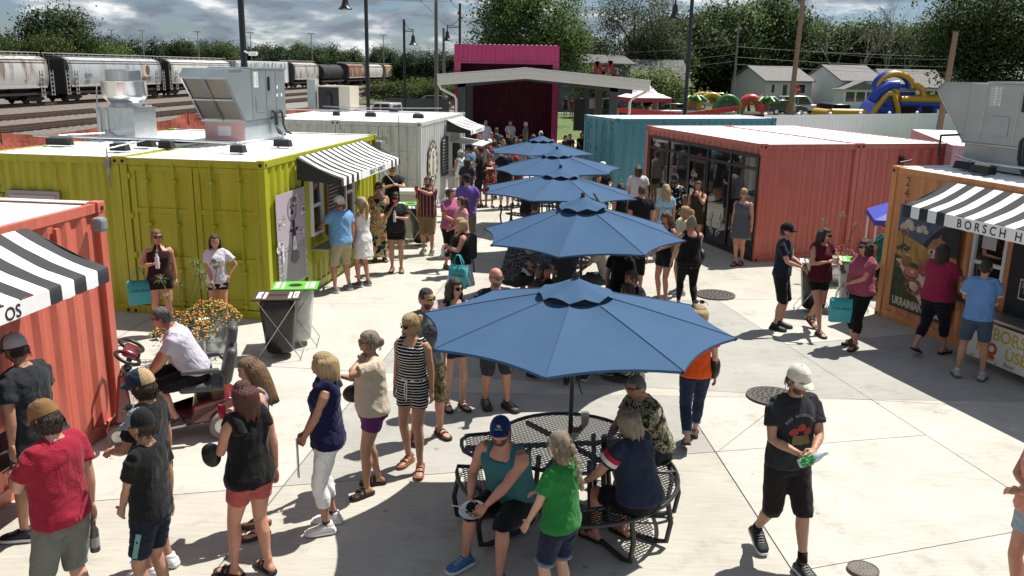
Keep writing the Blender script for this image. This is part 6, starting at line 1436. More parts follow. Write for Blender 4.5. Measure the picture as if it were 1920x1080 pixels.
# the nearest table
q = person('man in a royal blue cap and teal tank top sitting with a bowl of food', (.04, 6.70), 1.72, -33, g=1.30, tone='red', hair=('short', 'brown'), top=('tank', '#2f6166'), bottom=('long', '#0f1013'), shoes=('sneaker', blotch and '#2d5a86', '#d0d0d0'), arms=(((.17, -.34, 1.02), (.8, .6, -.4)), ((-.02, -.40, 1.04), (.9, .5, -.5))), hands=('grip', 'grip'), hat=('cap', '#14245c'), beard='brown', seat=.455, feet=((.20, -.42, 14), (.20, -.50, 8)), lean=17, look=(26, -8))
mb = MB(); HM = q['HM']; mb.ball(HM((0, -.112, .078)), (.02, .008, .014), 8, 6); mb.build('cap_badge', mat('badge_orange', (.45, .22, .12), .6), [c for c in q['o'].children if c.name.startswith('cap')][0])
mb = MB()
for x in (-.02, .006): mb.tube([HM((x-.012, -.104, .05)), HM((x+.02, -.105, .05))], .009, 6)
mb.build('cap_patch', mat('badge_green', (.06, .22, .16), .6), [c for c in q['o'].children if c.name.startswith('cap')][0])
mb = MB(); text_mb(mb, 'II', .05, (.07, 0, 1.24), (1, 0, 0), (0, 0, 1));
p = (grip_point(q, -1, .10)+grip_point(q, 1, .10))*.5+Vector((0, 0, .0)); bowl_p = p.copy(); t = thing('food_bowl', 'white paper bowl of food held by the man in the teal tank top', 'bowl', p); t.rotation_euler = (R(14), R(-8), 0)
MB().lathe([(.055, -.02), (.06, -.018), (.105, .03), (.112, .034), (.108, .030), (.058, -.010), (0, -.010)], 24, cap=False).build('bowl', mat('paper_bowl', (.72, .72, .70), .6), t, smooth=50)
fd = MB(); r2_ = random.Random(5)
for k in range(26): a, d = r2_.uniform(0, 6.28), r2_.uniform(0, .06); fd.ball((d*math.cos(a)+.015, d*math.sin(a), .0+r2_.uniform(-.004, .012)), (r2_.uniform(.008, .016), r2_.uniform(.008, .016), .008), 6, 4)
tag(fd.build('food', blotch('mixed_food', [(0, '#7a5a34'), (.45, '#b0884e'), (.52, '#c8b890'), (.6, '#4a5a20')], 40, bump=0), t, smooth=True), kind='stuff'); MB().tube([(-.04, .02, .01), (-.10, .02, .06), (-.16, .03, .075)], .005, 6, flat=.5).build('fork', WHITE, t)
q = person('woman with a long grey braid in a bright green tee and dark denim shorts', (.39, 5.80), 1.50, -135, fem=True, g=1.05, tone='fair', hair=('braid', 'ash'), top=('tee', '#1d6e30'), bottom=('shorts', '#161d33'), shoes=('sandal', '#222222'), arms=('front', ((.20, -.20, .90), (.4, 1, -.3))), hands=('relax', 'open'), look=(8, 12))
for sd_ in (-1, 1): p_, r_ = q['kn'][sd_], .079; a_ = q['pel']+Vector((sd_*.088, .005, -.035)); mb = MB(); mb.tube([a_.lerp(p_, .78)*q['s'], a_.lerp(p_, .86)*q['s']], [.094*q['s'], .095*q['s']], 16); q['child']('shorts_cuff', mb, cloth('#5c6a82'))
q = person('woman in a navy tee with white and red sleeve bands sitting at the table', (1.12, 6.70), 1.66, -140, fem=True, g=1.32, tone='red', hair=('wavy', 'ash', .20), top=('tee', '#222b3e'), bottom=('shorts', '#101013'), shoes=('flip', '#2c1a18'), arms=('table', ((.26, -.40, 1.08), (.8, .4, -.5))), hands=('grip', 'relax'), seat=.455, feet=((.14, -.30, 6), (.14, -.40, 6)), lean=14, look=(6, 16))
for sd_ in (1, -1):
 A, E = q['sh'][sd_], q['el'][sd_]
 for f0, f1, cc, nm in ((.38, .52, '#d0cec8', 'white_sleeve_band'), (.22, .38, '#a3243a', 'red_sleeve_band')): mb = MB(); mb.tube([A.lerp(E, f0)*q['s'], A.lerp(E, f1)*q['s']], [.0915*q['s'], .0925*q['s']], 18); mb.build('sleeve_band', cloth(cc), q['top'], smooth=50)
q = person('man in a leaf print shirt sitting across the nearest table', (1.42, 7.76), 1.72, -66, g=1.25, tone='red', hair=('buzz', 'salt'), top=('shirt', HAWAII), bottom=('long', '#2c2c2e'), shoes=('sneaker', '#333333'), arms=('table', 'table'), hands=('grip', 'relax'), glasses='clear', seat=.455, feet=((.15, -.30, 6), (.15, -.38, 6)), lean=20, look=(0, 14))
phone(q, 1, 'phone in the hands of the man in the leaf print shirt', -35)
beer((.72, 7.72, .755), 'plastic cup of beer standing on the nearest mesh table', .8)
t = thing('flower_vase', 'small jar of red flowers beside the umbrella pole on the nearest table', 'vase', (.60, 7.36, .755)); MB().lathe([(.03, 0), (.036, .01), (.036, .07), (.028, .09)], 14, cap=False).build('jar', CUPM, t, smooth=True)
fl = MB(); [fl.ball((.02*math.cos(k*1.3), .02*math.sin(k*1.3), .10+.012*(k % 3)), .013, 6, 5) for k in range(7)]; tag(fl.build('blossom', mat('red_petal', (.28, .03, .06), .7), t, smooth=True), kind='stuff')
t = thing('drink_can', 'dark can on the nearest table beside the navy-shirted woman', 'can', (.86, 7.22, .755)); MB().lathe([(.026, 0), (.033, .01), (.033, .11), (.027, .122), (0, .122)], 14).build('can', mat('dark_can', (.05, .06, .06), .3, metal=.6), t, smooth=40)
t = thing('cola_bottle', 'glass cola bottle with a red label standing on the paving', 'bottle', (*pix(876, 1056).xy, .013)); MB().lathe([(.028, 0), (.031, .01), (.031, .05), (.027, .08), (.031, .12), (.029, .15), (.014, .20), (.0125, .235), (.0145, .237), (.0145, .25), (0, .25)], 16).build('bottle', mat('cola_glass', (.025, .010, .008), .08), t, smooth=50); MB().lathe([(.0318, .085), (.0325, .135)], 16, cap=False).build('bottle_label', mat('cola_red', (.40, .03, .03), .5), t, smooth=True); MB().lathe([(.0132, .19), (.0127, .232)], 12, cap=False).build('clear_neck', mat('clear_neck_glass', (.25, .27, .26), .1), t, smooth=True)
# ------------------------------------------------------------------ left middle
q = person('woman in a maroon halter top and black shorts by the chartreuse doors', (-5.35, 12.75), 1.62, 18, fem=True, g=1.18, tone='red', hair=('pony', 'light'), top=('halter', '#2c1318'), bottom=('brief', '#101012'), shoes=('sandal', '#2a2a2a'), arms=('chest', 'down'), hands=('grip', 'relax'), glasses='dark', look=(14, 0), lod=1)
t = thing('water_bottle', 'clear water bottle held by the woman in the maroon halter top', 'bottle', grip_point(q, -1, .08)+Vector((0, 0, .02))); MB().lathe([(.03, -.1), (.032, .06), (.015, .10), (.015, .12), (0, .12)], 12).build('bottle', mat('clear_bottle', (.55, .55, .57), .2), t, smooth=40)
tote(q['M'] @ Vector((-.30, -.06, 1.06)), R(25), 'teal tote bag on the arm of the woman in the maroon halter top'); belt_tube(q, 'bag_strap', [(.13, .0, 1.47), (.06, -.13, 1.32), (-.04, -.16, 1.16)], .014, BLACK)
q = person('girl in a white graphic tee with her hand on her hip by the chartreuse doors', (-4.55, 12.95), 1.52, 12, fem=True, tone='red', hair=('long', 'brown', .36), top=('tee', '#c9c6cf'), bottom=('brief', BLACKFLORAL), shoes=('sneaker', '#555555'), arms=('frontlow', 'hip'), look=(10, 0), lod=1)
mb = MB()
for cx, cz, r0 in ((-.02, 1.30, .045), (.0, 1.19, .038)):
 for r_ in (r0, r0*.55):
  for a in range(14): A, B = a*.4488, (a+1)*.4488; mb.quad(*[((cx+rr_*math.cos(s_))*.87, 0, (cz+rr_*math.sin(s_))*.87) for s_, rr_ in ((A, r_), (B, r_), (B, r_-.012), (A, r_-.012))])
mb.bar((-.075, 0, 1.07), (.06, 0, 1.10), .002, .012); mb.bar((-.075, 0, 1.10), (.06, 0, 1.13), .002, .012); mb.bar((-.07, 0, 1.07), (-.075, 0, 1.10), .002, .012); mb.bar((.06, 0, 1.10), (.06, 0, 1.13), .002, .012)
print_on(q, mb, mat('print_ink', (.02, .02, .025), .8), 'shirt_print'); mb = MB(); text_mb(mb, 'R', .05, (.06, 0, 1.02), (1, 0, 0), (0, 0, 1)); print_on(q, mb, mat('print_red', (.42, .05, .045), .8), 'shirt_print')
# mobility scooter and its rider
sp = Vector((-3.68, 9.10, 0)); SF = -72
t = thing('mobility_scooter', 'dark red mobility scooter with a high grey seat beside the flower tub', 'scooter', sp, R(SF)); REDM = mat('scooter_red', (.14, .012, .018), .22, coat=.6); SEAT = mat('grey_vinyl', (.065, .067, .07), .5, bump=.15)
mb = MB(); mb.prism([(-.24, .62, .20), (-.24, -.62, .12), (-.24, -.62, .17), (-.24, .05, .20), (-.24, .12, .40), (-.24, .50, .46), (-.24, .66, .36)], (.48, 0, 0)); mb.build('body_shell', REDM, t, bevel=.03, smooth=40)
MB().box(-.20, -.56, .172, .20, .04, .185).build('foot_mat', RUB, t); MB().prism([(-.19, -.60, .17), (-.19, -.70, .22), (-.19, -.62, .80), (-.19, -.54, .80), (-.19, -.50, .2)], (.38, 0, 0)).build('front_shroud', REDM, t, bevel=.03, smooth=40)
for x, y, r in ((-.29, .42, .15), (.29, .42, .15), (-.22, -.66, .12), (.22, -.66, .12)):
 w = thing('wheel', None, None); w.parent = t; w.location = (x, y, r)
 mb = MB(); mb.M = Matrix.Rotation(R(90), 4, 'Y'); mb.lathe([(r*.62, -.045), (r*.92, -.05), (r, -.03), (r, .03), (r*.92, .05), (r*.62, .045)], 24, cap=False); mb.build('tyre', mat('grey_tyre', (.16, .16, .155), .8), w, smooth=40)
 mb = MB(); mb.M = Matrix.Rotation(R(90), 4, 'Y'); mb.lathe([(0, -.03), (r*.3, -.04), (r*.64, -.035), (r*.64, .035), (r*.3, .04), (0, .03)], 16, cap=False); mb.build('rim', mat('silver_rim', (.5, .5, .5), .35, metal=.7), w, smooth=30)
s_ = MB().box(-.25, -.02, .53, .25, .46, .63).build('seat', SEAT, t, bevel=.04, smooth=True); MB().box(-.06, .15, .42, .06, .3, .53).build('seat_post', DARKMETAL, t)
mb = MB(); mb.M = Matrix.Translation((0, .46, .60)) @ Matrix.Rotation(R(-14), 4, 'X'); mb.box(-.24, -.05, .0, .24, .07, .42); mb.build('backrest', SEAT, t, bevel=.05, smooth=True); mb = MB(); mb.M = Matrix.Translation((0, .55, 1.03)) @ Matrix.Rotation(R(-10), 4, 'X'); mb.box(-.15, -.05, .0, .15, .06, .22); mb.build('headrest', SEAT, t, bevel=.05, smooth=True)
for sx in (-1, 1): MB().box(sx*.30-.035, .02, .78, sx*.30+.035, .42, .83).build('armrest', SEAT, t, bevel=.02); MB().tube([(sx*.30, .40, .80), (sx*.29, .46, .72), (sx*.25, .44, .58)], .016, 6).build('armrest_bracket', DARKMETAL, t)
mb = MB(); mb.tube([(0, -.60, .70), (0, -.48, .98)], .03, 10); mb.build('steering_column', DARKMETAL, t); mb = MB(); mb.M = Matrix.Translation((0, -.48, .98)) @ Matrix.Rotation(R(-30), 4, 'X'); mb.box(-.15, -.10, -.03, .15, .09, .06); mb.build('tiller_console', REDM, t, bevel=.035, smooth=True)
for sx in (-1, 1):
 mb = MB(); mb.M = Matrix.Translation((sx*.22, -.50, 1.0)) @ Matrix.Rotation(R(-30), 4, 'X'); mb.tube([(.15*math.cos(k*.3491)*1.0, .13*math.sin(k*.3491), 0) for k in range(18)], .02, 8, closed=True); mb.build('loop_handle', BLACK, t, smooth=True)
mb = MB(); mb.ball((.2, .62, .42), (.045, .03, .035), 10, 6); mb.build('tail_light', mat('tail_red', (.45, .02, .05), .15), t, smooth=True)
q = person('grey haired man in a white tee sitting on the mobility scooter', (sp.x+.16*math.sin(R(SF+180)), sp.y-.16*math.cos(R(SF+180)), .165), 1.74, SF, g=1.32, tone='red', hair=('short', 'salt'), top=('tee', '#b9b6c2'), bottom=('long', '#121214'), shoes=('sneaker', '#3c3a38', '#d0d0d0'), arms=('tiller', 'tiller'), hands=('grip', 'grip'), glasses='clear', seat=.475, feet=((.13, -.40, 8), (.25, -.22, 14)), lean=24, look=(-10, 16))
# galvanised flower tubs
LEAF = mat('tub_leaf', (.045, .085, .022), .6, var=.4, vscale=8); ORANGEF = mat('orange_blossom', (.62, .24, .045), .7, var=.3, vscale=12); YELF = mat('yellow_blossom', (.60, .42, .12), .7)
def tub(loc, label, rad=.27, hh=.42, spread=.50, flowers=(ORANGEF, YELF), grass=True, seed=1, n=900, papyrus=()):
 r = random.Random(seed); t = thing('flower_tub', label, 'planter', (*loc, .012))
 MB().lathe([(rad*.86, 0), (rad*.9, .02), (rad*.93, hh*.45), (rad*.96, hh*.47), (rad*.95, hh*.5), (rad, hh*.96), (rad*1.06, hh), (rad*1.04, hh+.012), (rad*.95, hh-.005), (rad*.93, hh-.05), (0, hh-.05)], 32).build('tub', GALV, t, smooth=40)
 lf = MB();
 for k in range(n):
  a = r.uniform(0, 6.283); d = spread*math.sqrt(r.random()); z = hh+.02+(1-(d/spread)**2)*.30*r.random()**.6+r.uniform(-.06, .05)*(d/spread); c = Vector((d*math.cos(a), d*math.sin(a), z)); e = Vector((math.cos(a)+r.uniform(-.8, .8), math.sin(a)+r.uniform(-.8, .8), r.uniform(-.3, .9))).normalized()*r.uniform(.03, .06); w = e.cross(Vector((r.uniform(-1, 1), r.uniform(-1, 1), 1))).normalized()*.014; lf.quad(c, c+e*.5+w, c+e, c+e*.5-w)
 tag(lf.build('foliage', LEAF, t), kind='stuff')
 for m, cnt, nm in ((flowers[0], 170, 'blossom'), (flowers[1], 70, 'blossom')):
  fb = MB()
  for k in range(cnt):
   a = r.uniform(0, 6.283); d = spread*math.sqrt(r.random())*1.02; z = hh+.05+(1-(d/spread)**2)*.30*r.uniform(.75, 1.02)+.0; c = (d*math.cos(a), d*math.sin(a), z+.02); fb.ball(c, (.016, .016, .011), 6, 4)
  tag(fb.build(nm, m, t), kind='stuff')
 for (ax, lean_, L_) in papyrus:
  st = MB(); tip = Vector((math.cos(ax)*lean_, math.sin(ax)*lean_, hh+L_)); st.tube([(0, 0, hh-.03), tip*.5+Vector((0, 0, hh*.5+.05)), tip], .006, 5)
  for k in range(46):
   a = r.uniform(0, 6.283); L2 = r.uniform(.10, .17); d = Vector((math.cos(a), math.sin(a), r.uniform(-.15, .9))).normalized(); p1 = tip+d*L2*.6; p2 = tip+d*L2+Vector((0, 0, -.03)); w = d.cross(Vector((.1, .2, 1))).normalized()*.003
   st.quad(tip-w, p1-w, p1+w, tip+w); st.quad(p1-w, p2, p1+w)
  st.build('papyrus_stem', mat('papyrus_green', (.09, .13, .035), .7, var=.2), t)
tub((-4.45, 11.25), 'front galvanised tub of orange flowers beside the scooter', seed=3, spread=.42, papyrus=((2.0, .2, .7), (.6, .3, .85), (1.2, .35, .95), (4, .2, .6), (2.6, .4, .75)))
tub((-4.33, 11.95), 'rear galvanised tub of orange flowers with tall papyrus stems', seed=8, n=700, spread=.42, papyrus=((.9, .15, .8), (2.4, .3, .7), (3.6, .2, .9), (5, .25, .6)))
# bag-stand waste bins
def bin_stand(loc, rz, label, green, m=None):
 t = thing('waste_bin', label, 'bin', (*loc, .012), rz, None); lid = mat('green_board', (.10, .42, .04), .5) if green else mat('brown_board', (.055, .034, .024), .5)
 bagm = mat('clear_bag', (.52, .52, .50), .35, var=.2, vscale=9, bump=.5, bscale=9) if green else mat('black_bag', (.008, .008, .009), .28, bump=.6, bscale=9)
 mb = MB(); vs = []; n = 24
 for z, a in ((.06, .14), (.10, .19), (.4, .22), (.70, .25), (.80, .255), (.86, .235)):
  for j in range(n): q_ = 2*math.pi*j/n; w = a*(1+.035*math.sin(j*3.1+z*3)); c, s = math.cos(q_), math.sin(q_); vs.append((math.copysign(abs(c)**.55, c)*w, math.copysign(abs(s)**.55, s)*w, z))
 mb.add(vs, [(i*n+j, i*n+(j+1) % n, (i+1)*n+(j+1) % n, (i+1)*n+j) for i in range(5) for j in range(n)]+[tuple(range(n-1, -1, -1))]); mb.build('bin_bag', bagm, t, smooth=50)
 hole = [(.10*math.cos(k*.3927), .10*math.sin(k*.3927)) for k in range(16)] if green else [(.12, .06), (-.12, .06), (-.12, -.06), (.12, -.06)]
 L_ = MB().box(-.33, -.25, .875, .33, .25, .893).build('lid', lid, t, bevel=.003); MB().quad(*[(x, y, .8945) for x, y in hole]).build('lid_opening', mat('bin_dark', (.01, .01, .01), .9), L_)
 for sx in (-1, 1):
  st = MB(); st.box(sx*.25-.035, -.17, .8935, sx*.25+.035, .17, .8955); st.box(sx*.17-.02, -.19, .8935, sx*.17+.02, .15, .8955); s_ = st.build('lid_sticker', LABEL, L_)
  mb = MB(); text_mb(mb, 'RECYCLING' if green else 'LANDFILL', .05, (sx*.262 if sx > 0 else sx*.238, 0, .8968), (0, sx, 0), (-sx, 0, 0)); mb.build('sticker_lettering', mat('print_green' if green else 'print_brown', (.05, .25, .03) if green else (.08, .04, .03), .6), L_)
 f = MB()
 for y in (-.24, .24): f.tube([(-.26, y, .86), (.30, y, .02)], .006, 6); f.tube([(.26, y, .86), (-.30, y, .02)], .006, 6)
 for x in (-.30, .30): f.tube([(x, -.24, .02), (x, .24, .02)], .006, 6)
 for x in (-.26, .26): f.tube([(x, -.24, .86), (x, .24, .86)], .006, 6)
 f.build('wire_frame', GALV, t)
bin_stand((-3.30, 11.80), R(8), 'brown lidded bin with a black bag beside the wave mural', False); bin_stand((-3.20, 12.38), R(8), 'green lidded recycling bin with a clear bag beside the wave mural', True)
bin_stand((-2.15, 19.95), R(10), 'brown lidded bin with a black bag behind the man in the plaid shirt', False); bin_stand((-2.45, 20.5), R(10), 'green lidded recycling bin in front of the beige cooler chest', True)
bin_stand((5.30, 14.7), R(-15), 'dark bagged bin behind the couple holding beers', False); bin_stand((6.05, 14.95), R(-15), 'green lidded recycling bin beside the red flower tub', True)
tub((6.55, 16.9), 'tub of red flowers and papyrus against the coral red wall', .25, .4, .36, (mat('red_blossom', (.40, .03, .035), .7), mat('pink_blossom', (.45, .12, .14), .7)), seed=5, n=380, papyrus=((1.5, .2, .9), (2.6, .4, .8), (.4, .3, .75), (4.0, .2, 1.0)))
tub((2.95, 23.6), 'small leafy tub in front of the teal container', .22, .4, .34, (mat('green_bud', (.12, .2, .05), .7), YELF), seed=9, n=300, papyrus=((1.5, .2, .7), (2.6, .3, .6)))
q = person('man in a sky blue tee and white cap ordering at the chartreuse window', (-3.15, 15.55), 1.76, -132, g=1.22, tone='red', hair=('short', 'light'), top=('tee', '#6c9ac4'), bottom=('long', '#a19479'), shoes=('sneaker', '#77787a', '#d0d0d0'), arms=('down', 'reach'), hat=('capback', '#d8d8d8'), lod=1, legs='wide')
q = person('woman in a white sundress and tan cap beside the man in sky blue', (-2.82, 15.95), 1.68, -125, fem=True, tone='red', hair=('pony', 'blonde', .34), top=('dress', '#d2d0cc', .58, .03), bottom=None, shoes=('sneaker', '#5a5a5c', '#bbbbbb'), arms=('front', 'front'), hat=('cap', '#a39c86'), lod=1)
q = person('woman in a long tropical print dress with sunglasses by the chartreuse wall', (-2.86, 18.2), 1.68, 12, fem=True, g=1.15, tone='red', hair=('pony', 'dark'), top=('dress', FLORAL, .10, .04), bottom=None, shoes=('sandal', '#3a3030'), arms=('down', 'front'), glasses='dark', lod=1)
q = person('woman in a charcoal tee and black shorts eating while standing', (-2.36, 17.2), 1.62, 4, fem=True, g=1.25, tone='tan', hair=('pony', 'black'), top=('tee', '#202226'), bottom=('short', '#101012'), shoes=('sandal', '#5a4034'), arms=('drink', 'chest'), hands=('grip', 'grip'), glasses='dark', lod=1, look=(0, 8))
t = thing('food_cup', 'red paper cup at the mouth of the woman in the charcoal tee', 'cup', grip_point(q, -1, .09)); MB().lathe([(.025, -.04), (.036, .05), (0, .05)], 12).build('cup', mat('red_paper', (.45, .04, .06), .6), t, smooth=40)
t = thing('water_bottle', 'clear water bottle held by the woman in the charcoal tee', 'bottle', grip_point(q, 1, .09)); MB().lathe([(.03, -.1), (.032, .06), (.015, .10), (.015, .12), (0, .12)], 12).build('bottle', _mats['clear_bottle'], t, smooth=40)
q = person('fiddler in a black tee playing by the corner of the pale grey kiosk', (-2.95, 20.9), 1.76, 22, tone='fair', hair=('short', 'auburn'), top=('tee', '#121317'), bottom=('shorts', '#15161a'), shoes=('sneaker', '#333333'), arms=('violin', 'violin'), hands=('grip', 'grip'), lod=1, look=(-10, 20), glasses='dark')
t = thing('stick', 'thin pale stick held up by the person in the black tee', 'stick', grip_point(q, 1, .08)); MB().tube([(-.24, -.05, .30), (.04, 0, -.04)], .008, 6).build('stick_shaft', WHITE, t)
q = person('man in a red plaid shirt raising a red cup', (-1.90, 19.0), 1.72, -6, g=1.12, tone='red', hair=('short', 'dark'), top=('shirt', PLAID), bottom=('long', '#7d6a4c'), shoes=('sneaker', '#2a2622', '#cccccc', .08, '#cccccc'), arms=('down', ((-.10, -.38, 1.50), (.9, .2, -.8))), hands=('relax', 'grip'), beard='dark', lod=1, look=(-12, -4))
t = thing('party_cup', 'red cup held up by the man in the plaid shirt', 'cup', grip_point(q, 1, .08)+Vector((0, 0, -.02))); MB().lathe([(.03, -.05), (.045, .07), (.04, .07), (0, -.03)], 14).build('cup', mat('red_plastic', (.45, .02, .03), .3), t, smooth=40)
q = person('woman in a rose top with a navy floral yoke looking to the right', (-1.30, 17.6), 1.66, 40, fem=True, g=1.25, tone='red', hair=('bun', 'brown'), top=('tee', '#a0567a'), bottom=('capri', '#111114'), shoes=('sandal', '#222222'), arms=('front', 'front'), lod=1, look=(10, 5))
q = person('girl in a pink tee with a long brown ponytail and a dark backpack', (-1.02, 17.0), 1.58, -55, fem=True, tone='red', hair=('pony', 'brown', .42), top=('tee', '#c48a92'), bottom=('shorts', '#2a2c34'), shoes=('sneaker', '#333333'), arms=('front', 'front'), lod=1, look=(0, 8))
q = person('man in a purple tee and dark cap striding away past the folding steps', (-1.02, 18.9), 1.80, 172, g=1.1, tone='fair', hair=('short', 'dark'), top=('tee', '#6c53a0'), bottom=('long', '#7a7460'), shoes=('sneaker', '#1c1d20', '#333333', .22, '#222226'), arms=('front', 'front'), hat=('cap', '#1c1d20'), legs='walk2', lod=1, look=(35, 14))
q = person('blonde woman in a pale striped dress and black vest with a teal tote bag', (-.88, 14.4), 1.60, -72, fem=True, g=1.35, tone='red', hair=('bob', 'blonde', .16), top=('tank', '#101114'), bottom=('skirt', SKIRTW, .50), shoes=('sandal', '#333333'), arms=('front', 'chest'), hands=('grip', 'grip'), lod=1)
tote(q['M'] @ Vector((.40, -.15, 1.06)), R(-25), 'teal tote bag on the arm of the blonde woman in the striped skirt'); t = thing('backpack', 'black backpack on the blonde woman in the striped skirt', 'backpack', q['M'] @ Vector((0, .16, 1.12)), R(-72)); MB().box(-.14, -.08, -.22, .14, .10, .2).build('pack_body', BLACKMAT, t, bevel=.05, smooth=True); MB().tube([(.1, .02, -.2), (.11, .05, -.45)], .012, 6).build('hanging_strap', BLACKMAT, t)
t = thing('drink_bottle', 'clear bottle with a pink cap held by the blonde woman with the tote', 'bottle', grip_point(q, -1, .09)+Vector((.05, 0, .05))); MB().lathe([(.034, -.06), (.036, .06), (.02, .1), (.012, .14), (0, .14)], 12).build('bottle', _mats['clear_bottle'], t, smooth=40)
# ------------------------------------------------------------------ right middle
q = person('man in a navy tee and black cap holding a beer towards the woman in maroon', (4.36, 13.62), 1.74, 62, g=1.05, tone='red', hair=('short', 'dark'), top=('tee', '#141c2c'), bottom=('long', '#141416'), shoes=('sneaker', '#111113', '#2a2a2a'), arms=('front', 'front'), hands=('relax', 'grip'), hat=('cap', '#151517'), glasses='dark', lod=1)
beer(grip_point(q, 1, .10)+Vector((.03, 0, -.03)), 'plastic cup of beer held by the man in the navy tee'); mb = MB(); r3 = random.Random(6); [mb.quad(*[(.03+r3.uniform(-.07, .07)+.012*math.cos(a), 0, 1.22+r3.uniform(-.09, .09)*.2+.03*k*.3-.06+.012*math.sin(a)) for a in (0, 1.6, 3.1, 4.7)]) for k in range(18)]; print_on(q, mb, mat('print_white', (.55, .55, .5), .8), 'shirt_print')
q = person('woman in a maroon top and black shorts stepping forward with a beer and phone', (4.93, 13.50), 1.70, 18, fem=True, g=1.12, tone='red', hair=('long', 'dark', .30), top=('blouse', '#4a101c'), bottom=('short', '#0e0e10'), shoes=('sandal', '#3a1418'), arms=('chest', ((.14, -.32, 1.16), (.7, .4, -.7))), hands=('grip', 'grip'), glasses='dark', legs='walk2', lod=1, look=(24, 6))
beer(grip_point(q, -1, .09)+Vector((.0, -.02, -.05)), 'plastic cup of beer held by the woman in maroon'); phone(q, 1, 'pale phone held by the woman in maroon', -30)
q = person('curly haired woman in a dusty rose tee and black capris with a teal tote', (5.28, 12.72), 1.66, -70, fem=True, g=1.38, tone='red', hair=('longcurly', 'dark', .16), top=('tee', '#8e4456'), bottom=('capri', '#0f0f11'), shoes=('slide', '#1a1212'), arms=('down', 'front'), hands=('relax', 'grip'), glasses='dark', lod=1, legs='contra')
tote(grip_point(q, 1, .08)+Vector((0, -.02, .0)), R(-12), 'teal tote bag hanging from the hand of the woman in dusty rose')
q = person('woman in a berry tee and navy capri trousers reaching to the orange kiosk window', (6.28, 12.38), 1.68, 122, fem=True, g=1.4, tone='red', hair=('bob', 'dark', .22), top=('tee', '#8a2444'), bottom=('capri', '#111623'), shoes=('flip', '#141216'), arms=('reach', 'reach'), hands=('grip', 'grip'), lod=1, legs='walk2')
q = person('boy in a light blue ringer tee and denim shorts at the orange counter', (6.36, 11.35), 1.68, 152, tone='tan', g=1.05, hair=('buzz', 'black'), top=('tee', '#5f86b8'), bottom=('shorts', '#3c4c5e'), shoes=('sneaker', '#97989a', '#55585c', .10, '#a9b4c8'), arms=('front', 'front'), lod=0, legs='wide', look=(-10, 14))
for sd_ in (-1, 1): A, E = q['sh'][sd_], q['el'][sd_]; mb = MB(); mb.tube([A.lerp(E, .585)*q['s'], A.lerp(E, .63)*q['s']], [.0795*q['s'], .0795*q['s']], 16); mb.build('sleeve_trim', cloth('#d8d3a8'), q['top'], smooth=50)
q = person('seated person in a teal shirt and red cap under the blue canopy edge', (7.15, 16.1, .0), 1.75, -60, g=1.2, tone='red', hair=('short', 'brown'), top=('tee', '#1c5c58'), bottom=('long', '#22242a'), arms=('lap', 'lap'), hat=('cap', '#7a1c24'), seat=.5, lod=1, lean=8)
t = thing('camp_chair', 'camp chair of the person in the teal shirt behind the orange kiosk', 'chair', (7.25, 16.05, 0), R(-60)); MB().box(-.28, -.25, .38, .28, .25, .42).build('seat', BLACKMAT, t); MB().box(-.28, .24, .42, .28, .28, .85).build('backrest', BLACKMAT, t)
for x in (-.26, .26):
 for y in (-.23, .25): MB().tube([(x, y, 0), (x, y, .40)], .014, 6).build('leg', DARKMETAL, t)
q = person('woman in grey denim overalls and spectacles leaning by the glass shop front', (4.93, 18.45), 1.66, -38, fem=True, g=1.1, tone='red', hair=('bun', 'blonde'), top=('dress', '#4c505a', .62, .02), bottom=None, shoes=('slide', '#3a2a26'), arms=('down', 'down'), glasses='clear', lod=1, legs='cross')
q = person('woman in black with a bleached bun walking away near the round drain', (3.05, 14.6), 1.66, 186, fem=True, g=1.3, tone='red', hair=('bun', 'ash', (0, .05, .10)), top=('tank', '#0c0c0e'), bottom=('leggings', '#0a0a0b'), shoes=('sneaker', '#3a3836', '#a08a80'), arms=('front', ((.30, -.02, .86), (.4, 1, -.2))), lod=1, legs='walk')
strap_bag(q, -1, 'black shoulder bag of the woman in black leggings', '#0e0e0e', 1.02, w=.26, h=.22, y=-.05)
q = person('woman with long dark curls and black shorts looking down at her side', (2.72, 15.1), 1.66, -48, fem=True, tone='red', hair=('longcurly', 'brown', .32), top=('tank', '#121215'), bottom=('short', '#151a26'), shoes=('sandal', '#40302a'), arms=('front', 'front'), lod=1, look=(0, 22))
q = person('blonde woman with a topknot and a pale yellow ponytail beside the woman in black', (3.16, 15.75), 1.66, -70, fem=True, tone='red', hair=('pony', 'blonde', .34), top=('blouse', '#c9c5a8'), bottom=('short', '#d0cdc4'), shoes=('sneaker', '#8a8f9a'), arms=('front', 'front'), lod=1, look=(-8, 0))
q = person('bald man in a black polo shirt seen from behind', (2.64, 17.75), 1.78, 184, g=1.2, tone='red', hair=('buzz', 'brown'), top=('polo', '#141417'), bottom=('long', '#8f8064'), shoes=('sneaker', '#222222'), arms=('down', 'down'), lod=1)
q = person('woman in a black vest and denim shorts beside the man in black polo', (2.35, 18.9), 1.66, -150, fem=True, g=1.15, tone='red', hair=('bun', 'brown'), top=('tank', '#111114'), bottom=('short', '#20283a'), shoes=('sandal', '#333333'), arms=('down', 'down'), lod=1, look=(-20, 0))
q = person('person with long brown hair in a white tee seen from behind near the teal container', (3.10, 21.6), 1.78, 176, tone='fair', g=1.1, hair=('bob', 'brown', .20), top=('tee', '#c4c0c4'), bottom=('long', '#2c2e36'), shoes=('sneaker', '#333333'), arms=('down', 'down'), lod=1)
q = person('woman with long blonde curls in a pale blue lettered tee seen from behind', (3.33, 18.84), 1.65, 190, fem=True, tone='red', hair=('longcurly', 'blonde', .28), top=('tee', '#8fb4c4'), bottom=('short', '#c4c4cc'), shoes=('sneaker', '#888888'), arms=('down', 'down'), lod=1)
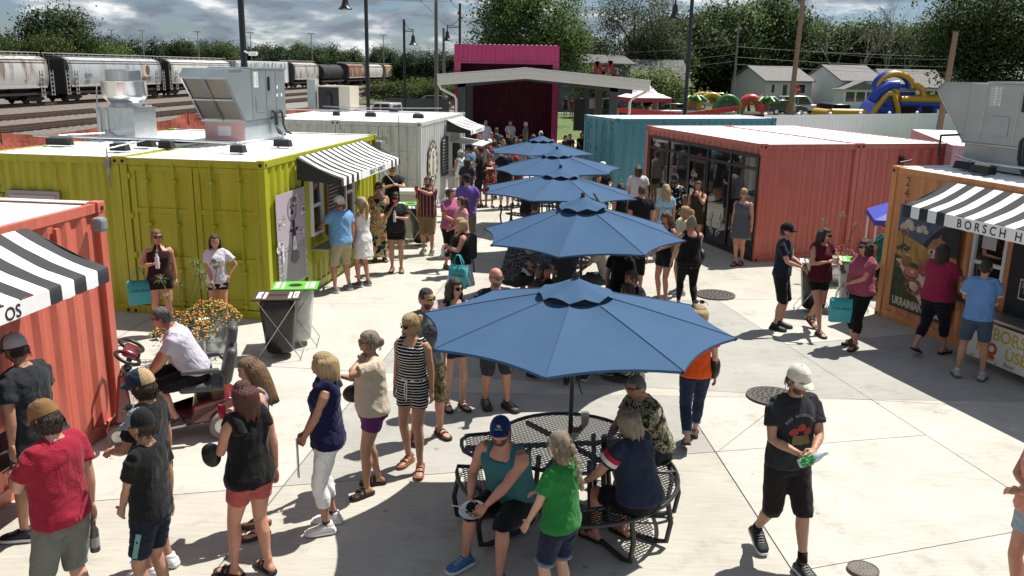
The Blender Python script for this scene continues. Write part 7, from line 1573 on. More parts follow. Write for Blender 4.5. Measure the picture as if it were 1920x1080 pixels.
mb = MB(); text_mb(mb, 'Ciseno', .085, (0, 0, 1.13), (-1, 0, 0), (0, 0, 1), shear=.2, bold=.002); print_on(q, mb, mat('print_blue', (.08, .20, .36), .8), 'shirt_lettering', back=True)
q = person('man in a black floral shirt, backwards cap and sunglasses by the shop door', (3.66, 19.7), 1.80, -18, tone='brown', g=1.1, hair=('short', 'black'), top=('shirt', BLACKFLORAL), bottom=('long', '#1c1d22'), shoes=('sneaker', '#222222'), arms=('down', 'down'), hat=('capback', '#26262a'), glasses='dark', beard='black', lod=1)
q = person('woman in an olive romper drinking beside the glass shop door', (4.18, 19.55), 1.66, -22, fem=True, g=1.1, tone='red', hair=('bun', 'brown'), top=('tank', '#34301f'), bottom=('short', '#34301f'), shoes=('sandal', '#333333'), arms=('front', 'drink'), hands=('grip', 'grip'), lod=1)
q = person('child in a green camouflage tee half hidden by the second umbrella', (2.30, 15.6), 1.40, 168, tone='fair', hair=('short', 'brown'), top=('tee', GREENCAMO), bottom=('long', '#0f1116'), shoes=('sneaker', '#2a2a2a'), arms=('down', 'front'), lod=1)
q = person('person in a pink and white shirt behind the third umbrella', (2.0, 20.6), 1.66, 10, fem=True, tone='red', hair=('bob', 'brown'), top=('tee', '#d0b4bc'), bottom=('short', '#22242c'), arms=('front', 'front'), lod=2)
q = person('person in a white cap and black tee beside the teal container', (2.30, 22.6), 1.74, 20, tone='red', hair=('short', 'brown'), top=('tee', '#141418'), bottom=('long', '#22242c'), arms=('down', 'front'), hat=('cap', '#cfcfcf'), lod=2)
# seated round the middle tables, mostly under the canvas
def sit(ti, ang, label, look=(0, 8), inward=True, rad=.98, **k):
 c = UM[ti][0]; a = R(ang); x, y = c[0]+rad*math.cos(a), c[1]+rad*math.sin(a); f = math.degrees(math.atan2(-math.cos(a), math.sin(a))) if inward else math.degrees(math.atan2(math.cos(a), -math.sin(a)))
 kw = dict(seat=.455, feet=((.13, -.32, 6), (.13, -.40, 6)), lean=16, arms=('table', 'table'), lod=1, look=look); kw.update(k); return person(label, (x, y), k.get('h_', 1.72), f, **{a_: b_ for a_, b_ in kw.items() if a_ != 'h_'})
sit(1, 215, 'person in a black tee and olive shorts sitting at the left of the second table', g=1.2, tone='red', hair=('short', 'dark'), top=('tee', '#101013'), bottom=('long', '#3c3d2c'))
sit(1, 262, 'person in a dusty plum shirt sitting at the front of the second table', fem=True, g=1.1, tone='red', hair=('pony', 'dark'), top=('tee', '#4a2c38'), bottom=('short', '#26282e'))
sit(1, 318, 'person in a dark dotted tee sitting at the right of the second table', g=1.15, tone='red', hair=('short', 'dark'), top=('tee', DOTTED), bottom=('long', '#8a8472'))
sit(1, 20, 'person in a black tee at the far right of the second table', tone='tan', hair=('short', 'brown'), top=('tee', '#121215'), bottom=('long', '#17181c'))
sit(1, 130, 'person in black on the far side of the second table', tone='red', hair=('bob', 'dark'), fem=True, top=('tee', '#16161a'), bottom=('long', '#17181c'))
person('person with bare legs in black shorts standing behind the right of the second table', (1.62, 12.55), 1.66, 150, fem=True, tone='tan', hair=('bob', 'dark'), top=('tee', '#111113'), bottom=('short', '#0f0f11'), shoes=('sandal', '#222222'), lod=1)
sit(2, 215, 'person in a grey dotted shirt with their back turned at the third table', g=1.15, tone='red', hair=('short', 'salt'), top=('tee', DOTTED), bottom=('long', '#2c2e34'))
sit(2, 280, 'person in a dark tee leaning in at the front of the third table', tone='red', hair=('short', 'dark'), top=('tee', '#202228'), bottom=('long', '#3a3c40'))
sit(2, 340, 'person in a pale tee at the right of the third table', tone='red', hair=('bob', 'brown'), fem=True, top=('tee', '#9a9484'), bottom=('long', '#3a3c40'))
sit(3, 230, 'person in a dark shirt at the fourth table', tone='red', hair=('short', 'dark'), top=('tee', '#22242a'), bottom=('long', '#3a3c40'), lod=2)
sit(4, 250, 'person in a black tee at the farthest table', tone='red', hair=('short', 'dark'), top=('tee', '#16171a'), bottom=('long', '#3a3c40'), lod=2)
person('child in a red cap standing between the white cups and the farthest umbrella', (.06, 26.2), 1.5, 190, tone='red', hair=('short', 'brown'), top=('tee', '#4a3228'), bottom=('long', '#5a5238'), hat=('cap', '#b01c2c'), lod=1)
# at the pale grey kiosk
q = person('grey haired woman in a blue and white print shirt at the pale grey kiosk hatch', (-1.62, 26.2), 1.66, -122, fem=True, g=1.1, tone='tan', hair=('bob', 'grey', .12), top=('blouse', BLUEWHITE), bottom=('capri', '#b9b6b0'), shoes=('sandal', '#333333'), arms=('front', 'front'), lod=1)
person('man in a pale blue shirt and navy cap at the pale grey kiosk hatch', (-1.36, 27.0), 1.76, -120, g=1.1, tone='red', hair=('short', 'dark'), top=('shirt', '#5a7690'), bottom=('long', '#3c4450'), shoes=('sneaker', '#333333'), arms=('front', 'front'), hat=('cap', '#141a2c'), lod=1)
person('tall man in a black tee holding papers behind the man in the navy cap', (-1.02, 25.9), 1.82, -100, tone='tan', hair=('short', 'dark'), top=('tee', '#131315'), bottom=('long', '#1a1a1c'), shoes=('flip', '#222222'), arms=('front', 'chest'), hands=('relax', 'grip'), lod=1)
q = person('woman in a red print dress eating in the middle of the alley', (-.74, 26.0), 1.60, 4, fem=True, tone='tan', hair=('bun', 'dark'), top=('dress', REDPRINT, .40, .03), bottom=None, shoes=('flip', '#6a3a34'), arms=('chest', 'down'), hands=('grip', 'relax'), glasses='dark', lod=1)
t = thing('paper_tray', 'white paper food tray held by the woman in the red dress', 'tray', grip_point(q, -1, .1)); MB().box(-.12, -.06, 0, .09, .06, .03).build('tray', WHITE, t, bevel=.008)
person('man in a navy tee and black shorts seen from behind beside the farthest umbrella', (-.28, 25.6), 1.80, 174, g=1.2, tone='red', hair=('short', 'dark'), top=('tee', '#141824'), bottom=('long', '#0f1012'), shoes=('sneaker', '#222222'), lod=1)
for i, (px, py, h, f, tp, hr, ht, lb) in enumerate([(905, 264, 1.7, 150, '#9a8c86', 'brown', ('cap', '#d0d0d0'), 'person in a white cap and beige shirt queueing behind the hatch lid'), (918, 262, 1.72, 170, '#8c2a3a', 'brown', ('cap', '#e0e0e0'), 'person in a bright white cap and crimson striped tee further up the alley'),
   (911, 226, 1.78, 160, '#c4c8d4', 'grey', None, 'tall person in a white shirt under the canopy at the left post'), (931, 240, 1.75, 175, '#3c3e42', 'dark', None, 'person in a grey shirt seen from behind under the canopy'), (957, 226, 1.75, 10, '#b4b8c8', 'dark', None, 'person in a pale shirt standing on the dark stage'),
   (953, 246, 1.75, 5, '#141416', 'brown', None, 'person in a black tee with sunglasses facing down the alley'), (986, 229, 1.72, -80, '#6a6c68', 'white', None, 'white haired person in a grey shirt looking left under the canopy'), (1014, 246, 1.7, 20, '#3a3c40', 'white', None, 'white haired person just behind the farthest umbrella vent'),
   (940, 255, 1.7, 170, '#2c2c30', 'dark', None, 'person in a dark jacket bending under the canopy'), (893, 240, 1.7, 30, '#3a1420', 'dark', None, 'person in a wine shirt in the shade behind the hatch lid')]):
 person(lb, bhead(px, py, h), h, f, tone='red', hair=('short', hr), top=('tee', tp), bottom=('long', '#24262c'), shoes=('sneaker', '#333333'), arms=('front', 'down'), hat=ht, lod=2, glasses='dark' if i == 5 else None)
for i, (px, py, h, f, tp, wh) in enumerate([(876, 296, 1.7, 160, '#2c2c34', 'in dark grey beside the folding steps'), (889, 262, 1.7, 190, '#a8a49c', 'in a cream tee just under the small awning'), (898, 252, 1.75, 20, '#1c1d22', 'in black under the hatch lid'), (926, 262, 1.7, 165, '#26385a', 'in a blue tee left of the farthest canopy'), (936, 272, 1.72, 200, '#7a7c80', 'in grey between the red dress and the navy tee'), (944, 262, 1.7, 10, '#5a2c2c', 'in brown facing down the alley'), (966, 256, 1.75, 30, '#17181c', 'in black before the stage'), (975, 262, 1.7, 150, '#8a8478', 'in a khaki shirt before the stage'), (921, 248, 1.7, -40, '#3c2c28', 'in dark brown by the left canopy post'), (1000, 252, 1.72, 190, '#c0bcb8', 'in white left of the far vent cap'), (1036, 262, 1.7, -20, '#2a2c34', 'in slate at the right of the far umbrella'), (1050, 268, 1.65, 40, '#6a3038', 'in wine red near the teal doors'), (1072, 276, 1.7, -60, '#1a1b20', 'in black near the teal doors'), (1088, 284, 1.7, 170, '#9a9488', 'in beige at the teal container corner')]):
 person('person '+wh, bhead(px, py, h), h, f, fem=i % 3 == 0, tone=('red', 'tan')[i % 2], g=1+.05*(i % 4), hair=(('short', 'bob')[i % 3 == 0], ('dark', 'brown', 'light')[i % 3]), top=('tee', tp), bottom=(('long', 'short')[i % 2], '#25272e'), shoes=('sneaker', '#333333'), arms=(('front', 'down'), ('down', 'hip'), ('down', 'down'))[i % 3], lod=2)
t0_ = (3.4, 38.2)
for i, (dx, dy, f, tp, hr, lb) in enumerate([(-1.0, .4, -30, '#2c1c1c', 'dark', 'person in a dark brown shirt seated at the right of the canopy'), (-.5, 1.2, 20, '#16161a', 'dark', 'person in black seated behind the brown shirted one'), (.1, .5, -60, '#3c2a1a', 'brown', 'person in a tan shirt seated beside the canopy post'), (.6, 1.4, -100, '#1a1a20', 'dark', 'person in a dark top seated nearest the teal container'), (.4, -1.0, -90, '#6a1c2c', 'dark', 'person in a crimson top seated before the canopy post'), (-.4, -1.4, 150, '#22262e', 'white', 'person with a white cap seated with their back turned by the post'), (.9, -.2, -120, '#3a2018', 'dark', 'person in a rust top at the corner of the teal container'), (-1.5, -.6, 60, '#1c1e24', 'dark', 'person in a navy top seated at the left end of the far table')]):
 person(lb, (t0_[0]+dx*.9, t0_[1]+dy), 1.72, f, tone='tan' if i % 2 else 'red', hair=('short', hr), top=('tee', tp), bottom=('long', '#1c1e24'), seat=.46, feet=((.13, -.36, 6), (.13, -.40, 6)), arms=('table', 'table'), lod=2, lean=12, hat=('cap', '#d8d8d8') if i == 5 else None)
t = picnic_table((3.2, 38.2), .3, 'black mesh picnic table under the right end of the canopy', fine=False, benches=(30, 150, 270), wing=False)
# far away on the lawn
for px, py, h, f, tp, bt, lb in [(1061, 180, 1.75, 180, '#3a3440', '#1c2a4a', 'person in a dark plaid shirt and jeans standing on the lawn'), (1072, 184, 1.7, 170, '#6a3c2c', '#8a6a50', 'person with bare legs beside the plaid shirted one on the lawn'), (1095, 190, 1.7, -60, '#b02020', '#22262e', 'person in a red shirt bending on the lawn'), (1113, 184, 1.7, 30, '#8c8c8a', '#2a2a2e', 'person in a grey shirt behind the red cooler box'), (1290, 184, 1.7, 100, '#8a7a94', '#2a2a2e', 'person in a lilac shirt beside the green inflatable'), (1308, 186, 1.7, 10, '#17171a', '#17171a', 'person in black beside the green inflatable'), (1371, 186, 1.7, -20, '#a89484', '#a89484', 'person in beige by the inflatable tunnel'), (1405, 184, 1.7, 40, '#8a2028', '#22262e', 'person in red at the right end of the red barrier'), (1418, 172, 1.7, 0, '#a03038', '#c8c0b8', 'person in pink shorts walking by the road'), (1427, 173, 1.7, 0, '#b08080', '#803038', 'child in maroon walking by the road'), (1456, 182, 1.7, 60, '#7a5a50', '#2a2c34', 'person standing behind the brown utility pole'), (1481, 190, 1.7, 0, '#b03030', '#3a3c40', 'person in a red and white shirt at the folding table'), (1489, 190, 1.7, 0, '#a8a8a8', '#3a3c40', 'person in a pale shirt at the folding table'), (1203, 190, 1.7, 60, '#4a3c34', '#2a2a2e', 'person standing under the red and white tent'), (1222, 196, 1.65, -30, '#c8c4c0', '#2a2a2e', 'person in white sitting near the tent')]:
 person(lb, bhead(px, py, h), h, f, tone='red', hair=('short', 'brown'), top=('tee', tp), bottom=('long', bt), shoes=('sneaker', '#333333'), lod=2)
# ------------------------------------------------------------------ clothes shown at the coral counter
def hung_shirt(k, x, y, z, w, h, c, label, print_=False):
 t = thing('hanging_shirt', label, 'shirt', on(k, (x, y, z)), R(KIOSK[k][1])); n, m = 10, 8; vs = []
 for i in range(m+1):
  f = i/m
  for j in range(n+1): q_ = j/n-.5; vs.append((q_*w*(1-.12*math.sin(f*3)), -.03*math.sin(j*1.9+f*2)*(.3+f), -f*h+(-.05*abs(q_)*2 if i == 0 else 0)))
 mb = MB(); mb.add(vs, [(i*(n+1)+j, i*(n+1)+j+1, (i+1)*(n+1)+j+1, (i+1)*(n+1)+j) for i in range(m) for j in range(n)])
 for s_ in (-1, 1): mb.quad((s_*w*.5, 0, -.03), (s_*w*.78, -.02, -.2), (s_*w*.66, -.02, -.29), (s_*w*.47, 0, -.2))
 o = mb.build('shirt_cloth', cloth(c), t, smooth=60); o.modifiers.new('s', 'SOLIDIFY').thickness = .006
 MB().tube([(-w*.3, 0, .0), (0, 0, .07), (w*.3, 0, .0)], .006, 6).build('hanger', WHITE, t)
 if print_:
  mb = MB()
  for a in range(16): A, B = a*.3927, (a+1)*.3927; mb.quad(*[(rr_*math.cos(s_), -.045, -.17+rr_*math.sin(s_)) for s_, rr_ in ((A, .08), (B, .08), (B, .07), (A, .07))])
  mb.quad((-.02, -.045, -.22), (.02, -.045, -.22), (.02, -.045, -.13), (-.02, -.045, -.13)); mb.build('shirt_print', BLACK, o)
hung_shirt('coralL', 3.75, -.12, 2.0, .42, .62, '#c83c78', 'pink shirt hanging under the coral awning', True)
hung_shirt('coralL', 4.0, -.30, 1.35, .40, .60, '#4a90b4', 'light blue shirt on a hanger beside the coral counter')
# cooler chest, folding steps, blue canopy, drains
t = thing('cooler_chest', 'beige cooler chest in front of the pale grey kiosk doors', 'cooler', (-3.35, 22.6, 0), R(4)); MB().box(0, 0, .03, 1.15, .62, .80).build('chest_body', mat('beige_plastic', (.42, .38, .32), .5, var=.06), t, bevel=.02); MB().box(-.02, -.02, .80, 1.17, .64, .90).build('chest_lid', mat('pale_lid', (.55, .53, .50), .4, var=.05), t, bevel=.02); MB().box(.75, -.004, .52, .95, -.001, .60).build('label', mat('tan_label', (.3, .2, .14), .6), t)
t = thing('step_ladder', 'white folding steps beside the pale grey kiosk hatch', 'step ladder', (-1.72, 24.3, 0), R(-8))
for s_ in (-1, 1):
 mb = MB(); mb.tube([(s_*.2, -.3, 0), (s_*.17, 0, 1.0)], .016, 6); mb.tube([(s_*.2, .35, 0), (s_*.17, 0, 1.0)], .016, 6); mb.build('side_rail', WHITE, t)
for z in (.25, .5, .75): MB().box(-.19, -.3+.3*z-.06, z-.012, .19, -.3+.3*z+.1, z+.012).build('step', WHITE, t)
BLUC = mat('royal_blue_canopy', (.05, .07, .42), .6, var=.1, vscale=3, bump=.2, bscale=5); t = thing('blue_canopy', 'royal blue canopy edge poking out behind the orange kiosk', 'canopy', (8.22, 16.9, -.42), R(-16)); t.scale = (.88, .85, 1)
mb = MB(); mb.add([(-1.25, -.9, 1.78), (1.25, -.9, 1.78), (1.25, .9, 1.78), (-1.25, .9, 1.78), (0, 0, 2.35)], [(0, 1, 4), (1, 2, 4), (2, 3, 4), (3, 0, 4)]); mb.build('canopy_cloth', BLUC, t); mb = MB(); [mb.quad(a, b, (b[0], b[1], 1.68), (a[0], a[1], 1.68)) for a, b in (((-1.25, -.9, 1.779), (1.25, -.9, 1.779)), ((-1.25, .9, 1.779), (-1.25, -.9, 1.779)))]; mb.build('canopy_valance', BLUC, t)
for x, y in ((-1.2, -.85), (1.2, -.85), (1.2, .85), (-1.2, .85)): MB().tube([(x, y, 0), (x, y, 1.78)], .02, 8).build('leg', WHITE, t)
IRON = mat('cast_iron', (.10, .085, .075), .6, metal=.4, var=.3, vscale=9, bump=.4); HOLE = mat('drain_dark', (.008, .008, .008), .9)
def drain(px, py, r, label, spokes=True):
 p = pix(px, py); t = thing('drain_cover', label, 'drain cover', (p.x, p.y, .0145)); MB().lathe([(0, 0), (r, 0), (r, .012), (0, .012)], 40).build('cover', IRON, t); MB().lathe([(r*1.02, 0), (r*1.12, 0), (r*1.12, .014), (r*1.02, .014)], 40, cap=False).build('cover_ring', IRON, t); mb = MB()
 for ring_, (r0, r1, n) in enumerate(((.82, .92, 22), (.60, .74, 16), (.38, .52, 11), (.14, .28, 6))):
  for k in range(n):
   a0, a1 = 2*math.pi*(k+.2)/n, 2*math.pi*(k+.8)/n; mb.quad(*[(r*rr_*math.cos(s_), r*rr_*math.sin(s_), .0135) for s_, rr_ in ((a0, r0), (a0, r1), (a1, r1), (a1, r0))])
 tag(mb.build('drain_hole', HOLE if spokes else mat('cast_pattern', (.2, .18, .16), .5, metal=.5), t), kind='stuff')
drain(1341, 554, .33, 'round iron drain behind the second umbrella near the coral wall'); drain(1449, 745, .30, 'round iron drain behind the man in the white cap'); drain(1618, 1071, .115, 'small patterned iron cover at the bottom right of the plaza', False); drain(1168, 706, .27, 'round iron drain half hidden behind the nearest umbrella')
# ------------------------------------------------------------------ lamp posts, poles and wires
def lamp(x, y, h, label, arm=-.75, headz=None):
 t = thing('lamp_post', label, 'street lamp', (x, y, 0), 0); mb = MB(); mb.lathe([(.16, 0), (.16, .04), (.085, .06), (.085, 1.0), (.075, 1.02), (.068, h)], 16); mb.build('pole', BLACK, t, smooth=40)
 az = (headz or h-1.0)+.75; MB().box(min(0, arm), -.02, az-.05, max(0, arm), .02, az-.01).build('arm', BLACK, t); MB().box(min(0, arm), -.02, az+.04, max(0, arm), .02, az+.07).build('arm', BLACK, t); MB().tube([(arm*.98, 0, az+.06), (arm*.55, 0, az+.12), (arm*.2, 0, az+.32), (0, 0, az+.62)], .015, 6).build('brace', BLACK, t)
 b = MB(); z = az-.75; b.lathe([(.25, 0), (.26, .02), (.17, .10), (.12, .22), (.10, .34), (.10, .44), (.06, .52), (.03, .56), (.025, .86)], 20, (arm, 0, z), cap=False); b.build('bell_shade', BLACK, t, smooth=40); MB().lathe([(0, 0), (.22, .02), (.1, .2), (0, .22)], 16, (arm, 0, z)).build('lamp_lens', mat('lamp_lens', (.5, .48, .42), .3), b and t, smooth=40); return t
lamp(-6.4, 21, 8.6, 'nearest black lamp post, rising behind the chartreuse kiosk', -.8, 7.4); lamp(-5.5, 33, 7.6, 'black lamp post with its bell shade at the top edge of the view', -.75, 6.05); lamp(-6.25, 50, 6.6, 'short black lamp post with a bell shade on its right', .5, 5.25); lamp(-3.15, 50, 7.5, 'black lamp post behind the left corner of the magenta stage', -.7, 5.5); lamp(6.35, 33, 8.0, 'black lamp post behind the teal container', -.6, 5.9)
t = thing('security_camera', 'white camera on the nearest lamp post', 'camera', (-6.25, 20.9, 4.25)); MB().box(0, -.05, 0, .2, .05, .09).build('camera_body', WHITE, t, bevel=.02); MB().tube([(-.1, 0, .1), (.05, 0, .04)], .02, 6).build('bracket', WHITE, t)
def wpole(x, y, h, r, label, m, lean=0, arms=False):
 t = thing('utility_pole', label, 'utility pole', (x, y, 0)); t.rotation_euler.y = R(lean); MB().lathe([(r, 0), (r*.72, h), (0, h)], 12).build('pole', m, t, smooth=40)
 if arms:
  for s_ in (-1, 1): MB().tube([(0, 0, h-1.6), (s_*.9, 0, h-1.35), (s_*1.15, 0, h-1.35), (s_*1.15, 0, h-2.0)], .05, 6).build('crossarm', DARKMETAL, t)
 return t
GP = mat('grey_pole', (.13, .125, .115), .8, var=.2, stretch=(6, 6, .6)); wpole(-6.25, 70, 11, .17, 'tall grey power pole with curved arms left of the magenta stage', GP, 0, True); wpole(-6.4, 79, 7.4, .15, 'short grey pole behind the tall power pole', GP)
wpole(22.1, 90, 9.0, .14, 'grey utility pole before the dark trees', mat('grey_wood', (.18, .16, .14), .8, var=.2)); wpole(17.1, 55, 11.5, .17, 'brown utility pole between the two white houses', BIRCHPOLE, 1.2); wpole(24.2, 50.2, 6.5, .19, 'brown cut-off pole beside the blue inflatable', BIRCHPOLE, 2.0)
def wire(a, b, sag, r=.02, lb='thin dark power line strung between the poles'):
 a, b = Vector(a), Vector(b); mb = MB(); mb.tube([a.lerp(b, k/12)-Vector((0, 0, sag*4*(k/12)*(1-k/12))) for k in range(13)], r, 4); tag(mb.build('power_line', mat('wire_dark', (.05, .05, .055), .6)), lb, 'wire', 'power lines')
for s_ in (-1, 1):
 wire((-6.25+s_*1.15, 70, 9.0), (-24+s_*1.5, 40, 10.5), 1.0, .02, 'power line from the %s arm of the tall grey pole to the upper left' % ('left' if s_ < 0 else 'right')); wire((-6.25+s_*1.15, 70, 9.0), (-3+s_*2, 160, 7), .8, .02, 'power line from the %s arm of the tall grey pole into the distance' % ('left' if s_ < 0 else 'right'))
for k in range(3): wire((-2-1.5*k, 30, 13), (-1+2*k, 110, 6.8), .5, .02, 'steep power line crossing the sky behind the magenta stage')
for z, d in ((6.6, 0), (5.6, .3), (4.9, .1)): wire((5, 92, z-.7), (22.1, 90, z+.3), .4, .018); wire((22.1, 90, z+.3), (17.2, 55, z+.2), .3, .014) if d == 0 else None; wire((17.2, 55, z), (24.4, 50.2, z-.6), .2, .010) if d else None; wire((22.1, 90, z), (60, 88, z-.2), .5, .018)
# ------------------------------------------------------------------ freight train
CARP = {}
def weather(name, c, rust=(.13, .06, .035), amt=.8):
 def b(N, L, v):
  mp = N.new('ShaderNodeMapping'); mp.inputs['Scale'].default_value = (1.1, .55, .12); L.new(v, mp.inputs[0])
  n = N.new('ShaderNodeTexNoise'); n.inputs['Scale'].default_value = 2.4; n.inputs['Detail'].default_value = 9; n.inputs['Roughness'].default_value = .7; L.new(mp.outputs[0], n.inputs['Vector'])
  return ramp(N, L, n.outputs['Fac'], [(.32, tuple(x*1.1 for x in c)), (.5, c), (.62, tuple(x*(1-amt)+r_*amt for x, r_ in zip(c, rust))), (.8, rust)])
 return pattern_mat(name, b, rough=.6, bump=0)
UNDER = mat('railcar_black', (.022, .02, .019), .7)
def bogie(mb, y):
 for dy in (-.9, .9):
  for sx in (-.72, .72): mb.tube([(sx-.06, y+dy, .62), (sx+.06, y+dy, .62)], .42, 16)
  mb.tube([(-.9, y+dy, .62), (.9, y+dy, .62)], .08, 6)
 for sx in (-.95, .95): mb.prism([(sx-.06, y-1.4, .55), (sx-.06, y-1.2, .80), (sx-.06, y-.4, .85), (sx-.06, y+.4, .85), (sx-.06, y+1.2, .80), (sx-.06, y+1.4, .55), (sx-.06, y+.5, .40), (sx-.06, y-.5, .40)], (.12, 0, 0))
def railcar(kind, d0, ln, label, m, detail=True, marks=()):
 """d0 = distance along the track of the near end; local y runs along the track"""
 a = R(5.1); t = thing('freight_car', label, 'freight car', (-52.15+d0*math.sin(a), d0*math.cos(a), 0), -a, None); B = MB()
 if kind == 'hopper':
  prof = [(-1.50, 1.75), (-1.62, 2.5), (-1.62, 3.6), (-1.45, 4.15), (-.9, 4.42), (.9, 4.42), (1.45, 4.15), (1.62, 3.6), (1.62, 2.5), (1.50, 1.75)]; n = len(prof); vs = []
  for y, f in ((1.6, 0), (.9, 1), (ln-.9, 1), (ln-1.6, 0)):
   for x, z in prof: vs.append((x, (y if f else (2.6 if y < ln/2 else ln-2.6) if z < 2.4 else (1.5 if y < ln/2 else ln-1.5)), z))
  B.add(vs, [(i*n+j, (i+1)*n+j, (i+1)*n+(j+1) % n, i*n+(j+1) % n) for i in range(3) for j in range(n)]+[tuple(range(n)), tuple(3*n+j for j in range(n-1, -1, -1))]); B.build('hopper_body', m, t, smooth=30)
  MB().box(-1.58, 1.2, 1.62, 1.58, ln-1.2, 1.80).build('side_sill', mat('sill_grey', (.36, .35, .33), .6, var=.2), t); h = MB(); nb = 4; L_ = (ln-6)/nb
  for k in range(nb): y = 3+k*L_; h.add([(-1.4, y, 1.62), (1.4, y, 1.62), (1.4, y+L_-.1, 1.62), (-1.4, y+L_-.1, 1.62), (-.5, y+L_*.35, .7), (.5, y+L_*.35, .7), (.5, y+L_*.65, .7), (-.5, y+L_*.65, .7)], [(0, 1, 5, 4), (1, 2, 6, 5), (2, 3, 7, 6), (3, 0, 4, 7), (4, 5, 6, 7)])
  h.build('discharge_hopper', UNDER, t)
  MB().box(1.622, 1.0, 4.02, 1.66, ln-1.0, 4.14).build('top_chord', mat('rust_brown', (.12, .06, .04), .7, var=.3), t)
  e = MB()
  for y in (.35, ln-.55): e.box(-1.5, y, 1.1, 1.5, y+.12, 4.2)
  e.box(-1.4, .3, 1.0, 1.4, ln-.3, 1.25); e.build('end_frame', UNDER, t)
  r_ = MB()
  for x in (-.8, .8): r_.tube([(x, .6, 4.75), (x, ln-.6, 4.75)], .03, 4)
  for k in range(12): y = .8+k*(ln-1.6)/11; r_.bar((-.8, y, 4.4), (-.8, y, 4.75), .05); r_.bar((.8, y, 4.4), (.8, y, 4.75), .05)
  r_.box(-.5, .7, 4.5, .5, ln-.7, 4.55); r_.build('roof_walk', mat('walk_steel', (.32, .31, .3), .6), t)
 elif kind == 'tank':
  B.tube([(0, .9, 2.75), (0, 1.2, 2.75), (0, ln-1.2, 2.75), (0, ln-.9, 2.75)], [1.0, 1.5, 1.5, 1.0], 28); B.build('tank_shell', m, t, smooth=50); MB().box(-1.3, .3, 1.0, 1.3, ln-.3, 1.3).build('underframe', UNDER, t); MB().lathe([(.6, 4.1), (.6, 4.55), (0, 4.6)], 14, (0, ln/2, 0)).build('dome', m, t)
 else:
  B.box(-1.5, .4, 1.15, 1.5, ln-.4, 4.5); B.build('box_body', m, t, bevel=.05); c = MB(); [c.box(1.5, .6+k*(ln-1.2)/15, 1.3, 1.56, .75+k*(ln-1.2)/15, 4.3) for k in range(16)]; tag(c.build('side_rib', m, t), kind='stuff')
 bg = MB(); bogie(bg, 2.3); bogie(bg, ln-2.3); bg.box(-.2, -.5, .8, .2, ln+.5, 1.05); tag(bg.build('bogie', UNDER, t), kind='stuff')
 if detail:
  for y in (.5, 2.0, ln-2.0, ln-.5):
   l_ = MB(); [l_.bar((1.66, y+s_, .9), (1.66, y+s_, 3.2), .05) for s_ in (-.22, .22)]; [l_.bar((1.66, y-.22, 1.0+k*.38), (1.66, y+.22, 1.0+k*.38), .045) for k in range(6)]; l_.build('ladder', mat('ladder_grey', (.4, .4, .38), .6), t)
  for (tx, y, z, sz) in marks: ctext(t, tx, sz, (1.635, y, z), (0, 1, 0), (0, 0, 1), mat('stencil_black', (.05, .05, .05), .7), name='stencil', align='LEFT')
 return t
HG = weather('railcar_grey', (.42, .42, .41)); HB = weather('railcar_blue_grey', (.36, .39, .41), amt=.4); HW = weather('railcar_white', (.52, .52, .50), amt=.35); HT = weather('railcar_tan', (.36, .29, .18), amt=.4); HR = weather('railcar_rust', (.20, .10, .065), (.42, .40, .36)); HK = weather('railcar_tank_black', (.028, .027, .027), (.07, .06, .05))
railcar('hopper', 64.5, 19.0, 'dirty pale grey hopper car cut by the left edge', HG, True, (('NAHX', 9, 2.4, .5), ('487', 9, 1.95, .4)))
c2 = railcar('hopper', 85, 20.0, 'blue grey hopper car with a round sunset logo', HB, True, (('SOYX', 3.4, 2.5, .55), ('90261', 3.4, 1.95, .4)))
mb = MB(); mb.quad(*[(1.642, 15.6+.75*math.cos(k*.3142), 3.1+.75*math.sin(k*.3142)) for k in range(20)]); mb.build('logo_disc', mat('logo_cream', (.5, .42, .28), .6), c2); mb = MB(); mb.quad(*[(1.646, 15.95+.5*math.cos(k*.3142), 3.2+.55*math.sin(k*.3142)) for k in range(20)]); mb.build('logo_shape', mat('logo_brown', (.12, .08, .05), .6), c2); ctext(c2, 'MWGP', .62, (1.65, 14.7, 2.1), (0, 1, 0), (0, 0, 1), mat('logo_brown2', (.14, .07, .05), .6), 'lettering', align='LEFT', bold=.02)
railcar('hopper', 105.8, 19.2, 'off-white hopper car behind the galvanised roof unit', HW, True, (('CEFX', 2.6, 2.5, .55), ('479', 2.6, 1.95, .4)))
bx = railcar('box', 125.8, 22.0, 'white panelled box car behind the nearest lamp post', weather('railcar_bright', (.60, .62, .63), (.25, .26, .28), .3), False); mb = MB(); r4 = random.Random(8)
for k in range(34): y = .8+k*.6; z = r4.uniform(3.3, 3.6); mb.quad((1.58, y, z), (1.58, y+.16, z), (1.58, y+.16+r4.uniform(-.2, .2), z+.8), (1.58, y+r4.uniform(-.2, .2), z+.8))
tag(mb.build('graffiti', mat('graffiti_grey', (.22, .22, .24), .7), bx), kind='stuff')
railcar('hopper', 149.5, 14.8, 'short pale hopper car ahead of the black tank car', HG, False); railcar('tank', 166, 15, 'black tank car in the long train', HK, False, ()); railcar('hopper', 182.5, 15, 'rust brown hopper car with a white stripe', HR, False)
for k, (m_, lb) in enumerate([(HW, 'white hopper car after the rust brown one'), (HT, 'first tan hopper car in the far train'), (HR, 'faded brown hopper car between two tan ones'), (HG, 'grey-brown hopper car far down the line'), (HT, 'second tan hopper car far down the line'), (HB, 'blue grey hopper car far down the line'), (HR, 'dark brown hopper car near the grey power pole'), (HG, 'pale hopper car behind the grey power pole'), (HT, 'last tan hopper car by the magenta stage')]): railcar('hopper', 199+k*15.6, 14.6, lb, m_, False)
